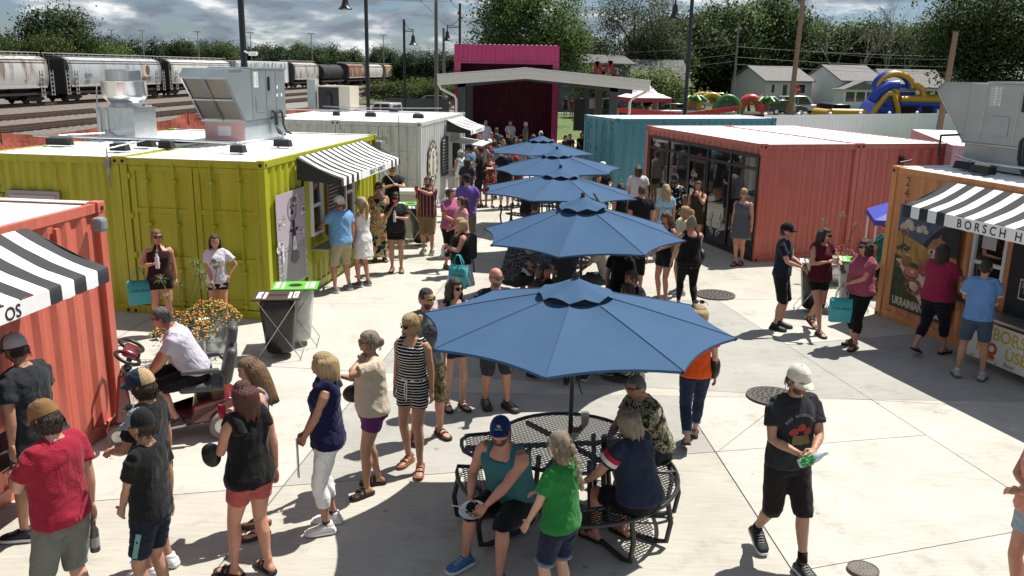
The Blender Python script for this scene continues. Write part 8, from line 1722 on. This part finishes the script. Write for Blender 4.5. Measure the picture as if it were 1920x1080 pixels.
# orange mesh fence along the tracks
t = thing('mesh_fence', 'sagging orange plastic mesh fence along the railway', 'fence', (0, 0, 0)); OM = pattern_mat('orange_mesh', lambda N, L, v: ramp(N, L, (lambda n: (L.new(v, n.inputs['Vector']), n.outputs['Fac'])[1])(N.new('ShaderNodeTexNoise')), [(.4, (.22, .055, .038)), (.6, (.32, .085, .055))]), bump=.6)
pts = [(-21, 28), (-20, 34), (-19.2, 42), (-18.6, 50), (-16.5, 60), (-15, 68), (-14, 76)]; mb = MB(); vs = [];
for i in range(61):
 f = i/10; k = min(5, int(f)); q_ = f-k; x, y = pts[k][0]+(pts[k+1][0]-pts[k][0])*q_, pts[k][1]+(pts[k+1][1]-pts[k][1])*q_; s_ = 4*q_*(1-q_)
 for j in range(5): vs.append((x+.12*math.sin(i*1.3+j), y, (1.25-.28*s_)*j/4+.05))
mb.add(vs, [(i*5+j, (i+1)*5+j, (i+1)*5+j+1, i*5+j+1) for i in range(60) for j in range(4)]); mb.build('mesh_sheet', OM, t, smooth=True)
for x, y in pts: MB().tube([(x, y, 0), (x, y, 1.5)], .03, 6).build('fence_post', mat('fence_stake', (.12, .05, .03), .7), t)
t = thing('track_sign', 'small white sign on a post by the tracks', 'sign', (-17.9, 43, 0)); MB().tube([(0, 0, 0), (0, 0, 2.0)], .025, 6).build('post', GALV, t); b_ = MB().box(-.16, -.02, 1.35, .16, 0, 2.05).build('sign_plate', WHITE, t); ctext(b_, 'NO', .16, (0, -.022, 1.78), (1, 0, 0), (0, 0, 1)); MB().box(-.06, -.024, 1.45, .06, -.021, 1.7).build('sign_symbol', BLACK, b_)
# ------------------------------------------------------------------ trees
LEAFM = {}
def leafmat(name, c):
 m = bpy.data.materials.new(name); m.use_nodes = True; N = m.node_tree.nodes; L = m.node_tree.links; b = N['Principled BSDF']; b.inputs['Roughness'].default_value = .6; b.inputs['Specular IOR Level'].default_value = .25
 oi = N.new('ShaderNodeObjectInfo'); tc = N.new('ShaderNodeTexCoord'); n = N.new('ShaderNodeTexNoise'); n.inputs['Scale'].default_value = .9; n.inputs['Detail'].default_value = 5; L.new(tc.outputs['Object'], n.inputs['Vector'])
 c0 = ramp(N, L, n.outputs['Fac'], [(.3, tuple(x*.8 for x in c)), (.5, c), (.72, (c[0]*1.4, c[1]*1.25, c[2]*1.1))]); h = N.new('ShaderNodeHueSaturation'); mr_ = N.new('ShaderNodeMapRange'); mr_.inputs[3].default_value = .65; mr_.inputs[4].default_value = 1.35; L.new(oi.outputs['Random'], mr_.inputs[0]); L.new(mr_.outputs[0], h.inputs['Value']); L.new(c0, h.inputs['Color']); L.new(h.outputs[0], b.inputs['Base Color']); tr = N.new('ShaderNodeBsdfTranslucent'); ms = N.new('ShaderNodeMixShader'); ms.inputs[0].default_value = .45; L.new(h.outputs[0], tr.inputs[0]); L.new(b.outputs[0], ms.inputs[1]); L.new(tr.outputs[0], ms.inputs[2]); L.new(ms.outputs[0], N['Material Output'].inputs[0])
 return m
LM = {'pine': leafmat('pine_needles', (.038, .068, .033)), 'maple': leafmat('maple_leaves', (.074, .122, .033)), 'willow': leafmat('silver_leaves', (.110, .142, .078)), 'dark': leafmat('dark_leaves', (.066, .104, .038)), 'bush': leafmat('bush_leaves', (.095, .135, .035))}
BARK = mat('bark', (.07, .055, .042), .9, var=.3, vscale=6, bump=.6); BAREB = mat('bare_branch', (.17, .15, .135), .9)
def crown_mesh(name, kind, n, seed, leaf, mat_):
 """unit crown: height 1, radius .5; leaf quads in clumps through the volume"""
 r = np.random.RandomState(seed); cl = []; nc = {'pine': 90, 'willow': 110}.get(kind, 170)
 while len(cl) < nc:
  p = r.uniform(-1, 1, 3)
  if kind == 'pine': z = (p[2]+1)/2; rad = (1-z)**.8*.95+.08; ok = np.hypot(p[0], p[1]) < rad and np.hypot(p[0], p[1]) > rad*.25
  else: q_ = np.linalg.norm(p*[1, 1, 1.0 if p[2] > 0 else 1.15]); ok = .35 < q_ < 1-.18*r.rand()
  if ok: cl.append(p)
 cl = np.array(cl); idx = r.randint(0, nc, n); sz = r.uniform(.10, .24, nc)[idx, None]; c = cl[idx]+r.normal(size=(n, 3))*sz*[1, 1, .7]
 c = c*[.5, .5, .5]+[0, 0, .5]
 d = r.normal(size=(n, 3)); d[:, 2] = d[:, 2]*.6-(.5 if kind == 'willow' else .15); d /= np.linalg.norm(d, axis=1)[:, None]; w = np.cross(d, r.normal(size=(n, 3))); w /= np.linalg.norm(w, axis=1)[:, None]
 L_ = leaf*r.uniform(.6, 1.4, (n, 1)); W_ = L_*(.32 if kind != 'willow' else .2)
 v = np.stack([c-d*L_*.5, c+w*W_, c+d*L_*.5, c-w*W_], 1).reshape(-1, 3); f = np.arange(n*4).reshape(-1, 4)
 me = bpy.data.meshes.new(name); me.from_pydata(v.tolist(), [], f.tolist()); me.materials.append(mat_); nn = (c-[0, 0, .42])*[1, 1, 1.2]; nn /= np.linalg.norm(nn, axis=1)[:, None]; nn = nn*.75+r.normal(size=(n, 3))*.22+[0, 0, .25]; nn /= np.linalg.norm(nn, axis=1)[:, None]; me.shade_smooth(); me.normals_split_custom_set_from_vertices(np.repeat(nn, 4, 0).tolist()); return me
CR = {('pine', i): crown_mesh('crown', 'pine', 9000, 20+i, .042, LM['pine']) for i in range(3)}
CR.update({('dark', i): crown_mesh('crown', 'round', 15000, 30+i, .034, LM['dark']) for i in range(3)}); CR.update({('bush', i): crown_mesh('crown', 'round', 8000, 40+i, .038, LM['bush']) for i in range(2)})
CR[('maple', 0)] = crown_mesh('crown', 'round', 34000, 51, .022, LM['maple']); CR[('willow', 0)] = crown_mesh('crown', 'willow', 16000, 52, .024, LM['willow']); CR[('bigdark', 0)] = crown_mesh('crown', 'round', 32000, 53, .021, LM['dark'])
def trunk_mesh(seed):
 r = random.Random(seed); mb = MB(); mb.tube([(0, 0, 0), (.01, 0, .2), (.0, .01, .5), (.01, 0, .85)], [.035, .026, .018, .006], 8)
 for k in range(8): a = k*2.4; z = r.uniform(.22, .6); e = r.uniform(.2, .36); mb.tube([(0, 0, z), (math.cos(a)*e*.5, math.sin(a)*e*.5, z+.12), (math.cos(a)*e, math.sin(a)*e, z+.22)], [.013, .009, .003], 6)
 return mb.mesh('trunk', BARK, True)
TRK = trunk_mesh(1)
def tree(x, y, w, h, kind, label, i=0, base=0, group=None, low=.2):
 t = thing('tree' if kind != 'pine' else 'pine_tree', label, 'tree', (x, y, base), rnd.uniform(0, 6.28), group); o = mesh_obj('trunk', TRK, t); o.scale = (h*.62, h*.62, h*.92); c = mesh_obj('crown', CR[(kind, i)], t); c.scale = (w, w, h*(1-low)); c.location = (0, 0, h*low); return t
def pt(px, d): return (px-960)/CAM_F*d*.972, d
for px, d, w, h, k, lb in [(985, 66, 8.4, 10.6, 'maple', 'big dense green tree right behind the magenta stage'), (1178, 96, 9.6, 13.2, 'willow', 'airy silvery tree behind the dark blue house'), (1855, 62, 9.5, 11.5, 'bigdark', 'large dark tree at the top right corner')]: x, y = pt(px, d); tree(x, y, w, h, k, lb, 0, 0, None, .18)
for px, d, w, h, i, lb in [(112, 150, 12, 13.4, 0, 'tall round tree above the first hopper cars'), (1075, 100, 8, 8.2, 1, 'mid green tree between the stage tree and the silvery tree'), (1290, 128, 11, 12, 2, 'dark tree behind the black lamp post on the right'), (1362, 132, 11, 15, 0, 'tall dark tree behind the grey utility pole'), (1440, 136, 11, 16, 1, 'tall dark tree left of the brown utility pole'), (1235, 100, 7, 8.5, 2, 'small dark tree beside the dark blue house')]: x, y = pt(px, d); tree(x, y, w, h, 'dark', lb, i, 0, None, .12)
for px, d, w, h, i, lb in [(90, 140, 9, 8.2, 0, 'light green rounded tree left of the tall round tree'), (20, 140, 8, 7.5, 1, 'light green tree at the left edge behind the train'), (212, 150, 7, 7, 0, 'light green tree behind the blue grey hopper car'), (1108, 78, 4, 4.6, 1, 'small bright bush before the dark blue house'), (1220, 80, 6.5, 4.6, 1, 'rounded bush beside the red and white tent')]: x, y = pt(px, d); tree(x, y, w, h, 'bush', lb, i, 0, None, .03)
for k in range(96):
 px = 905-k*9.9+rnd.uniform(-8, 8); d = rnd.choice((205, 225, 250, 275)); yt = 98-max(0, 750-px)*.045-(6 if rnd.random() < .2 else 0)+rnd.uniform(-5, 6); h = CAM_H+(129+(px-960)*.018-yt)/CAM_F*d*.97-.3
 x, y = pt(px, d); kd, nm = ('pine', 'dark pine') if rnd.random() < .72 else ('dark', 'leafy dark tree'); where = next(w for lim, w in ((120, 'first pale hopper car'), (300, 'blue grey hopper car'), (430, 'off-white hopper car'), (530, 'white box car'), (640, 'black tank car'), (735, 'rust brown hopper car'), (2000, 'far end of the train')) if px < lim); tree(x, y, rnd.uniform(6.5, 10), h, kd, nm+' in the treeline behind the '+where, rnd.randrange(3), 0, 'treeline beyond the train', .02)
for k in range(46):
 px = 1215+k*16+rnd.uniform(-8, 8); d = rnd.choice((150, 165, 185)); yt = 52-(18 if px < 1480 else 0)+rnd.uniform(-12, 10); h = CAM_H+(134-yt+(px-1215)*.018)/CAM_F*d*.97
 x, y = pt(px, d); tree(x, y, rnd.uniform(8, 13), h, 'dark', 'dark leafy tree in the wood behind the '+('grey utility pole' if px < 1400 else 'pale green cottage' if px < 1520 else 'white porch cottage' if px < 1640 else 'blue inflatable' if px < 1780 else 'dark corner tree'), rnd.randrange(3), 0, 'wood behind the houses', .02)
def bare(x, y, h, seed, label):
 r = random.Random(seed); t = thing('bare_tree', label, 'tree', (x, y, 0)); mb = MB()
 def br(p, d, L_, rad, lv):
  q_ = p+d*L_; mid = p.lerp(q_, .5)+Vector((r.uniform(-.05, .05), r.uniform(-.05, .05), 0))*L_; mb.tube([p, mid, q_], [rad, rad*.8, rad*.55], 5 if lv < 2 else 3, cap=False)
  if lv < 5:
   for k in range(3 if lv < 4 else 2): nd = (d+Vector((r.uniform(-.7, .7), r.uniform(-.7, .7), r.uniform(-.05, .4)))).normalized(); br(p.lerp(q_, r.uniform(.55, 1)), nd, L_*r.uniform(.55, .8), rad*.5, lv+1)
 br(Vector((0, 0, 0)), Vector((r.uniform(-.1, .1), 0, 1)), h*.34, h*.016, 0); mb.build('bare_branches', BAREB, t)
for i, (px, h) in enumerate(((1545, 17), (1605, 19), (1655, 18.5), (1690, 16))): x, y = pt(px, 140); bare(x, y, h, 70+i, ['leafless grey tree above the left white house', 'tallest leafless tree above the white house', 'leafless tree leaning above the blue inflatable', 'rightmost leafless tree before the dark corner tree'][i])
# scrub by the parking lot
for i, (x, y, w, h) in enumerate(((-11.2, 101, 5, 2.3), (-8.2, 100, 5.5, 2.6), (-14, 98, 6, 2.6), (-5.0, 90, 4, 3.0), (-10, 108, 9, 2.9), (-5.5, 106, 7, 3.6))): tree(x, y, w, h, 'bush', ['low green bush behind the grey hatchback', 'bush right of the grey hatchback roof', 'bush left of the dark trailer', 'weedy bush beside the magenta stage', 'scrub behind the hatchback, farther back', 'tall scrub at the foot of the grey power pole'][i], i % 2, 0, None, .0)
# ------------------------------------------------------------------ houses, cars, tent, inflatables, far fence
SHING = mat('grey_shingles', (.17, .165, .16), .9, var=.25, vscale=3, bump=.5)
def house(label, x, y, rz, w, d, eh, rh, wall, roof=SHING, wins=(), porch=False, base=0):
 t = thing('house', label, 'house', (x, y, base), R(rz)); t.scale = (.95, 1, .92); MB().prism([(0, 0, -1), (w, 0, -1), (w, 0, eh), (0, 0, eh)], (0, d, 0)).build('wall', wall, t); MB().prism([(.0, .01, eh), (.0, d-.01, eh), (.0, d/2, eh+rh)], (w, 0, 0)).build('gable', wall, t)
 for s_ in (0, 1): y0, y1 = (-.4, d/2) if s_ == 0 else (d+.4, d/2); MB().prism([(-.35, y0, eh-.12), (-.35, y1, eh+rh+.06), (-.35, y1, eh+rh+.2), (-.35, y0, eh+.02)], (w+.7, 0, 0)).build('roof', roof, t)
 for x0, z0, x1, z1, f in wins:
  W_ = thing('window', None, None); W_.parent = t
  if f == 0: MB().box(x0, -.06, z0, x1, -.01, z1).build('frame', WHITE, W_); MB().box(x0+.1, -.09, z0+.1, x1-.1, -.062, z1-.1).build('pane', GLASS, W_)
  else: MB().box(w+.01, x0, z0, w+.06, x1, z1).build('frame', WHITE, W_); MB().box(w+.062, x0+.1, z0+.1, w+.09, x1-.1, z1-.1).build('pane', GLASS, W_)
 if porch:
  p = MB().box(porch[0], -2.2, -1, porch[1], 0, 2.4).build('porch', wall, t); MB().prism([(porch[0]-.3, -2.5, 2.35), (porch[1]+.3, -2.5, 2.35), ((porch[0]+porch[1])/2, -2.5, 3.5)], (0, 2.6, 0)).build('porch_roof', roof, p)
  for k in range(3): a = porch[0]+.3+k*(porch[1]-porch[0]-.4)/3; MB().box(a, -2.25, .7, a+(porch[1]-porch[0])/3-.45, -2.21, 2.0).build('porch_window', GLASS, p)
 return t
SIDE = lambda n, c: mat(n, c, .7, var=.06, bump=.8, bscale=3, stretch=(.05, .05, 6))
house('pale green cottage with a grey roof behind the brown utility pole', 33.2, 118, 16, 7.4, 9, 3.4, 1.9, SIDE('pale_green_siding', (.53, .53, .53)), wins=((.8, 1.6, 1.5, 3.0, 0), (2.6, .2, 3.5, 3.0, 0), (5, 1.6, 6.4, 3.0, 0), (2, 1.4, 3.0, 3.2, 1), (5.6, 1.4, 6.6, 3.2, 1)), base=.0)
house('white cottage with a gabled glazed porch behind the blue inflatable', 42.5, 116, 14, 6.5, 9, 3.5, 2.0, SIDE('white_siding', (.72, .73, .73)), wins=((5.0, 1.6, 5.9, 3.2, 0), (4, 1.6, 5, 3.2, 1)), porch=(-1.0, 4.2), base=.1); house('low white annexe house right of the porch cottage', 51.0, 121, 10, 9, 7, 3.0, 2.4, _mats['white_siding'], wins=((5.5, 1.4, 6.5, 2.6, 0), (7, 1.4, 8, 2.6, 0)), base=-.2)
house('pale house mostly hidden behind the dark corner tree', 62, 118, 8, 12, 8, 3.4, 2.4, SIDE('grey_siding', (.4, .4, .4)), base=.8)
DB = SIDE('slate_blue_siding', (.085, .095, .115)); h_ = house('dark slate blue house with a dormer behind the canopy', 4.4, 88, 2, 13.5, 9, 2.9, 2.6, DB, mat('dark_shingles', (.115, .115, .115), .9, var=.3, vscale=4, bump=.6))
MB().prism([(2.6, .6, 2.6), (7.4, .6, 2.6), (7.4, .6, 5.2), (2.6, .6, 5.2)], (0, 5, 0)).build('dormer', DB, h_); MB().prism([(2.2, .2, 5.05), (7.9, .2, 5.0), (7.0, 2.8, 5.9), (2.2, 2.8, 6.0)], (0, 0, .15)).build('dormer_roof', _mats['dark_shingles'], h_); W_ = MB().box(4.2, .52, 3.6, 6.1, .59, 4.7).build('window', WHITE, h_); MB().box(4.3, .48, 3.7, 5.1, .51, 4.6).build('pane', GLASS, W_); MB().box(5.2, .48, 3.7, 6.0, .51, 4.6).build('pane', GLASS, W_); MB().box(-1, .8, 0, 2.2, 6, 5.6).build('wing', DB, h_)
def car(label, x, y, rz, c, kind='hatch'):
 t = thing('parked_car', label, 'car', (x, y, 0), R(rz)); P_ = mat('car_'+''.join('%02x' % int(v*255) for v in c), c, .25, metal=.3, coat=.6); L_ = 4.2 if kind == 'hatch' else 4.8; H_ = 1.5 if kind == 'hatch' else 1.85
 lo = [(-L_/2, .35), (-L_/2, .75), (-L_/2+.25, .92), (L_/2-.9, .98), (L_/2-.1, .78), (L_/2, .6), (L_/2, .35)]; MB().prism([(a, -.86, b) for a, b in lo], (0, 1.72, 0)).build('body', P_, t, bevel=.08, smooth=40)
 if kind == 'pickup': up = [(-.5, .95), (-.4, H_), (.8, H_), (1.4, .96)]
 elif kind == 'hatch': up = [(-L_/2+.12, .9), (-L_/2+.45, H_-.05), (-.6, H_), (.5, H_-.05), (L_/2-.95, .96)]
 else: up = [(-L_/2+.05, .9), (-L_/2+.3, H_-.05), (.4, H_), (.75, H_-.1), (1.35, .97)]
 cb = MB().prism([(a, -.76, b) for a, b in up], (0, 1.52, 0)).build('cabin', P_, t, bevel=.07, smooth=40); m_ = [(sum(a for a, b in up)/len(up)), 0]
 for s_ in (-1, 1):
  wpts = [(m_[0]+(a-m_[0])*.82, s_*.765, 1.0+(b-.95)*.86) for a, b in up]; mb = MB(); mb.quad(*(wpts if s_ < 0 else wpts[::-1])); mb.build('side_window', GLASS, cb)
  MB().box(m_[0]-.04, s_*.768-.004, 1.0, m_[0]+.04, s_*.768+.004, H_-.1).build('door_pillar', P_, cb)
 a, b = up[0], up[1]; mb = MB(); mb.quad((a[0]+(b[0]-a[0])*.15-.02, -.62, 1.02), (a[0]+(b[0]-a[0])*.85-.02, -.55, H_-.14), (a[0]+(b[0]-a[0])*.85-.02, .55, H_-.14), (a[0]+(b[0]-a[0])*.15-.02, .62, 1.02)); mb.build('rear_window', GLASS, cb)
 for xx in (-L_/2+.8, L_/2-.85):
  for s_ in (-1, 1): w = MB().tube([(xx, s_*.68, .33), (xx, s_*.88, .33)], .33, 20).build('wheel', mat('tyre_black', (.02, .02, .02), .8), t, smooth=40); MB().tube([(xx, s_*.86, .33), (xx, s_*.892, .33)], .21, 14).build('rim', STEEL, w)
 for s_ in (-1, 1): MB().box(-L_/2-.02, s_*.72-.1, .72, -L_/2+.06, s_*.72+.1, .92).build('tail_light', mat('tail_red2', (.35, .02, .02), .3), t); MB().box(L_/2-.08, s_*.65-.14, .62, L_/2+.01, s_*.65+.14, .74).build('headlight', mat('headlight', (.6, .6, .6), .1), t)
 return t
car('grey hatchback parked on the far lot', -8.1, 84, 178, (.10, .105, .11)); car('white pickup half hidden behind the pale grey kiosk', -7.9, 56, 160, (.55, .56, .57), 'pickup'); car('black car beyond the right canopy post', 7.6, 74, 5, (.012, .012, .014), 'suv'); car('black car behind the red and white tent', 14.0, 75, 12, (.015, .015, .016), 'hatch'); car('black car with its tail open by the folding table', 25.6, 72, 95, (.012, .012, .013), 'suv'); car('dark car parked along the road left of the pole', 27.5, 90, 8, (.04, .042, .046), 'hatch'); car('silver car parked along the road right of the pole', 29.8, 93, 4, (.40, .41, .42), 'suv'); car('pale truck far behind the green inflatable', 22.5, 100, 5, (.42, .40, .34), 'pickup'); car('silver car beside the red and white tent', 12.0, 80, 185, (.36, .37, .38), 'hatch')
t = thing('trailer', 'dark open-topped trailer by the grey hatchback', 'trailer', (-10.3, 70, 0), R(3)); MB().box(0, 0, .5, 5.0, .08, 1.6).build('side_panel', CHAR, t); MB().box(0, 2, .5, 5.0, 2.08, 1.6).build('side_panel', CHAR, t); MB().box(0, .08, .45, 5, 2, .55).build('floor', CHAR, t); MB().tube([(2, -.1, .35), (2, .1, .35)], .35, 16).build('wheel', RUB, t)
VINYL = mat('white_vinyl_fence', (.72, .74, .77), .5, var=.03); A_, B_ = Vector((14.0, 49.3)), Vector((29.6, 57.6)); n_ = 7; t = thing('vinyl_fence', 'white vinyl privacy fence behind the coral cake shop', 'fence', (0, 0, 0))
for k in range(n_+1):
 p = A_.lerp(B_, k/n_); MB().lathe([(.075, 0), (.075, 1.82), (.10, 1.84), (.10, 1.88), (0, 1.96)], 8, (p.x, p.y, 0)).build('fence_post', VINYL, t)
 if k < n_:
  q_ = A_.lerp(B_, (k+1)/n_); d_ = (q_-p); nb = 9
  for j in range(nb): a, b = p+d_*((j+.06)/nb), p+d_*((j+.98)/nb); MB().bar((a.x, a.y, .9), (b.x, b.y, .9), .03, 1.55).build('fence_board', VINYL, t)
  for z in (.14, 1.72): MB().bar((p.x, p.y, z), (q_.x, q_.y, z), .06, .12).build('fence_rail', VINYL, t)
t = thing('popup_tent', 'pop-up tent with a white peaked top and crimson valance', 'tent', (8.7, 60, 0), R(8)); TW, TR = mat('tent_white', (.68, .66, .67), .7), mat('tent_crimson', (.40, .03, .075), .7); mb = MB(); w_ = 1.5
for k in range(4):
 a, b = [(-w_, -w_), (w_, -w_), (w_, w_), (-w_, w_)][k], [(w_, -w_), (w_, w_), (-w_, w_), (-w_, -w_)][k]; vs = [(a[0], a[1], 2.35), (b[0], b[1], 2.35), (b[0]*.5, b[1]*.5, 2.66), (a[0]*.5, a[1]*.5, 2.66), (0, 0, 3.45)]; mb.add(vs, [(0, 1, 2, 3), (3, 2, 4)]); MB().quad((a[0], a[1], 2.35), (b[0], b[1], 2.35), (b[0], b[1], 2.08), (a[0], a[1], 2.08)).build('valance', TR, t)
mb.build('tent_roof', TW, t)
mb = MB(); text_mb(mb, 'Culver', .30, (0, -1.03, 2.62), (1, 0, 0), (0, .6, .8), shear=.3); mb.build('lettering', TR, t); mb = MB(); [mb.quad((-.4+.2*k, -.86, 2.93), (-.28+.2*k, -.86, 2.93), (-.34+.2*k, -.82, 3.06)) for k in range(4)]; mb.build('crown_print', BLACK, t)
for x in (-1.45, 1.45):
 for y in (-1.45, 1.45): MB().tube([(x, y, 0), (x, y, 2.35)], .025, 6).build('leg', GALV, t)
t = thing('folding_table', 'black-clothed table under the red and white tent', 'table', (8.6, 57.3, 0)); MB().box(-.2, -.4, 0, 1.0, .3, .8).build('table_cloth', BLACKMAT, t, bevel=.03); t = thing('folding_table', 'white folding table behind the black car tail', 'table', (24.2, 66, 0)); MB().box(-.9, -.35, .70, .9, .35, .74).build('table_top', WHITE, t); [MB().tube([(x, y, 0), (x, y, .7)], .02, 6).build('leg', GALV, t) for x in (-.8, .8) for y in (-.3, .3)]
REDB = mat('red_barrier', (.50, .025, .03), .6); t = thing('barrier_tape', 'long red barrier band strung across the lawn', 'barrier', (0, 0, 0)); mb = MB(); P_ = [Vector((6.3, 54, 1.72)), Vector((10.5, 54.6, 1.45)), Vector((14.5, 57, 1.85))]; [mb.bar(a, b, .05, .30) for a, b in zip(P_, P_[1:])]; mb.build('band', REDB, t); [MB().tube([(p.x, p.y, 0), (p.x, p.y, p.z+.1)], .03, 6).build('post', GALV, t) for p in P_]
for x, y, l_ in ((4.75, 50, 'red cooler box by the right canopy post'), (15.4, 58, 'red cooler box at the right end of the red barrier')): t = thing('cooler_box', l_, 'cooler', (x, y, 0)); MB().box(-.3, -.25, .7, .3, .25, 1.25).build('box', REDB, t, bevel=.04); MB().box(-.32, -.27, 1.255, .32, .27, 1.36).build('lid', REDB, t, bevel=.03); MB().box(-.35, -.3, .0, .35, .3, .69).build('stand', CHAR, t)
t = thing('letter_sculpture', 'dark red steel letter sculpture above the canopy roof', 'sculpture', (5.05, 51, 0)); STC = mat('dark_red_steel', (.16, .01, .02), .5); mb = MB(); Z = [(-.5, 3.7), (-.45, 4.55), (-.05, 3.85), (.35, 4.6), (.5, 3.75), (.95, 3.75)]; [mb.bar((a[0], 0, a[1]), (b[0], 0, b[1]), .22, .22, Vector((0, 1, 0))) for a, b in zip(Z, Z[1:])]; mb.build('letters', STC, t); [MB().box(x-.06, -.06, 0, x+.06, .06, 3.7).build('post', STC, t) for x in (-.4, .5)]
# inflatables
IB, IY = mat('inflatable_blue', (.015, .05, .36), .35, var=.1, bump=.3, bscale=3), mat('inflatable_yellow', (.52, .30, .02), .35, bump=.3, bscale=3); t = thing('inflatable_course', 'blue and yellow inflatable obstacle course with an arch and slide', 'inflatable', (21.4, 60, 0), R(4)); t.scale = (.93, .93, .91)
def itube(pts, r, m, nm='air_tube'): mb = MB(); mb.tube(pts, r, 10); return mb.build(nm, m, t, smooth=50)
itube([(0, 0, .5), (0, 0, 1.6), (0, 2.4, 1.6), (0, 2.4, .5)], .38, IY); [itube([(.1, 0, z), (2.6, 0, z)], .26, IB if z != 1.75 else IY) for z in (.3, .8, 1.3, 1.75)]
itube([(2.2, -.1, .9), (3.0, -.1, 1.3), (3.6, -.1, 2.4), (4.1, -.1, 3.1), (4.6, -.1, 3.1), (5.0, -.1, 2.2), (5.4, -.1, .3)], .20, IY)
MB().prism([(2.4, 0, 0), (2.9, 0, 1.2), (3.6, 0, 2.4), (4.2, 0, 3.05), (4.55, 0, 3.05), (5.3, 0, 0)], (0, 2.6, 0)).build('slide_wall', IB, t); [itube([(3.0+.25*k, -.06, .35+.5*k), (5.1-.14*k, -.06, .35+.5*k)], .10, IB) for k in range(5)]
itube([(3.2, .3, 2.6), (3.6, .3, 3.3), (4.3, .3, 3.75), (5.0, .3, 3.75)], .42, IB); a_ = [(4.9+1.35*math.cos(R(q_)), .5, 3.55+1.05*math.sin(R(q_))) for q_ in range(180, -1, -15)]; itube([(x-.14, y+.1, z+.02) for x, y, z in a_], .27, IB); itube(a_, .24, IY); itube([(4.5, .2, 3.6), (4.9, .2, 3.4), (5.0, .2, 2.6)], .24, IY); itube([(6.3, .2, 3.8), (6.9, .2, 3.5), (7.0, .2, 2.8)], .24, IY); [itube([(5.0, .7, 2.9+.28*k), (6.6, .7, 2.9+.28*k)], .13, IB if k % 2 else mat('inflatable_grey', (.3, .3, .33), .4)) for k in range(4)]
itube([(5.2, 0, 2.75), (8.2, 0, 2.75), (8.9, 0, 2.4), (9.2, 0, 1.6), (9.2, 0, .2)], .26, IY); itube([(5.2, 0, 2.4), (8.0, 0, 2.4), (8.6, 0, 2.1), (8.8, 0, 1.4), (8.8, 0, .2)], .24, IB); [itube([(x, 0, .2), (x, 0, 2.3)], .17, IB) for x in (6.7, 7.9)]; itube([(5.3, 0, .35), (9, 0, .35)], .24, IY); itube([(5.4, 2.4, 2.6), (11.5, 2.4, 2.6)], .3, IB); itube([(5.4, 2.4, 2.95), (11.5, 2.4, 2.95)], .16, IY); itube([(10.4, 2.2, .2), (10.4, 2.2, 2.5)], .28, IB); MB().box(5.4, 2.6, .1, 9.2, 2.7, 2.4).build('inner_wall', mat('inner_mesh', (.07, .045, .03), .8), t); [itube([(6.2+k, 1.6, .2), (6.2+k, 1.6, 1.4+.3*(k % 2))], .2, IY if k % 2 else IB) for k in range(3)]
IG, IGD, IR = mat('inflatable_green', (.04, .17, .04), .4, bump=.3, bscale=3), mat('inflatable_dark_green', (.02, .075, .05), .45, var=.4, vscale=2), mat('inflatable_red', (.45, .05, .04), .4); t = thing('inflatable_jungle', 'green jungle inflatable with palm tops and a tunnel arch', 'inflatable', (9.8, 64, 0), R(3)); t.scale = (1, 1, .86)
MB().box(0, 0, .1, 9.0, .6, 1.35).build('side_wall', IGD, t, bevel=.2, smooth=40); itube([(0, 0, 1.45), (9.0, 0, 1.45)], .14, mat('inflatable_white', (.6, .6, .58), .4)); itube([(5.6+1.0*math.cos(R(q_)), -.2, 1.2+1.6*math.sin(R(q_))) for q_ in range(180, -1, -15)], .2, IG); [itube([(4.6-.22*k+1.0*math.cos(R(q_)), .6+.5*k, 1.4+1.5*math.sin(R(q_))) for q_ in range(180, 20, -15)], .22, IG if k % 2 else IY) for k in range(3)]; MB().box(5.0, .1, .2, 6.3, .2, 2.5).build('tunnel_mesh', mat('tunnel_grey', (.10, .13, .12), .8), t)
for x in (.4, 3.2, 8.6):
 itube([(x, .3, 1.3), (x, .3, 2.4)], .22, mat('palm_trunk', (.20, .12, .07), .6)); [itube([(x, .3, 2.5), (x+.5*math.cos(a_*1.257), .3+.4*math.sin(a_*1.257), 2.72), (x+.95*math.cos(a_*1.257), .3+.8*math.sin(a_*1.257), 2.35)], .16, IG) for a_ in range(5)]
itube([(7.4+.8*math.cos(R(q_)), .2, 1.3+1.4*math.sin(R(q_))) for q_ in range(180, -1, -20)], .36, IR)
t = thing('stop_sign', 'red stop sign beside the brown utility pole', 'sign', (19.6, 62, 0)); MB().tube([(0, 0, 0), (0, 0, 2.9)], .03, 6).build('post', GALV, t); s_ = MB(); s_.prism([(.36*math.cos(R(22.5+45*k)), 0, 3.0+.36*math.sin(R(22.5+45*k))) for k in range(8)], (0, .03, 0)); so = s_.build('sign_plate', mat('stop_red', (.42, .02, .03), .5), t); ctext(so, 'STOP', .2, (0, -.035, 2.93), (1, 0, 0), (0, 0, 1), WHITE)
for k, px in enumerate((25, 230, 285, 385, 480, 590, 720)): d = 190; x = (px-960)/CAM_F*d; t = thing('yard_light', 'thin yard light pole rising behind the '+['first pale hopper car', 'round exhaust fan', 'blue grey hopper car', 'raked filter hood', 'white box car', 'black tank car', 'farthest brown hopper cars'][k], 'street lamp', (x, d, 0), 0, 'rail yard lights'); MB().tube([(0, 0, 0), (0, 0, 10.5)], .09, 6).build('pole', mat('pale_pole', (.3, .29, .28), .7), t); MB().box(-.8, -.15, 10.4, .8, .15, 10.6).build('lamp_head', mat('lamp_pale', (.5, .5, .5), .5), t)
bpy.data.scenes.remove(tmp_scene)
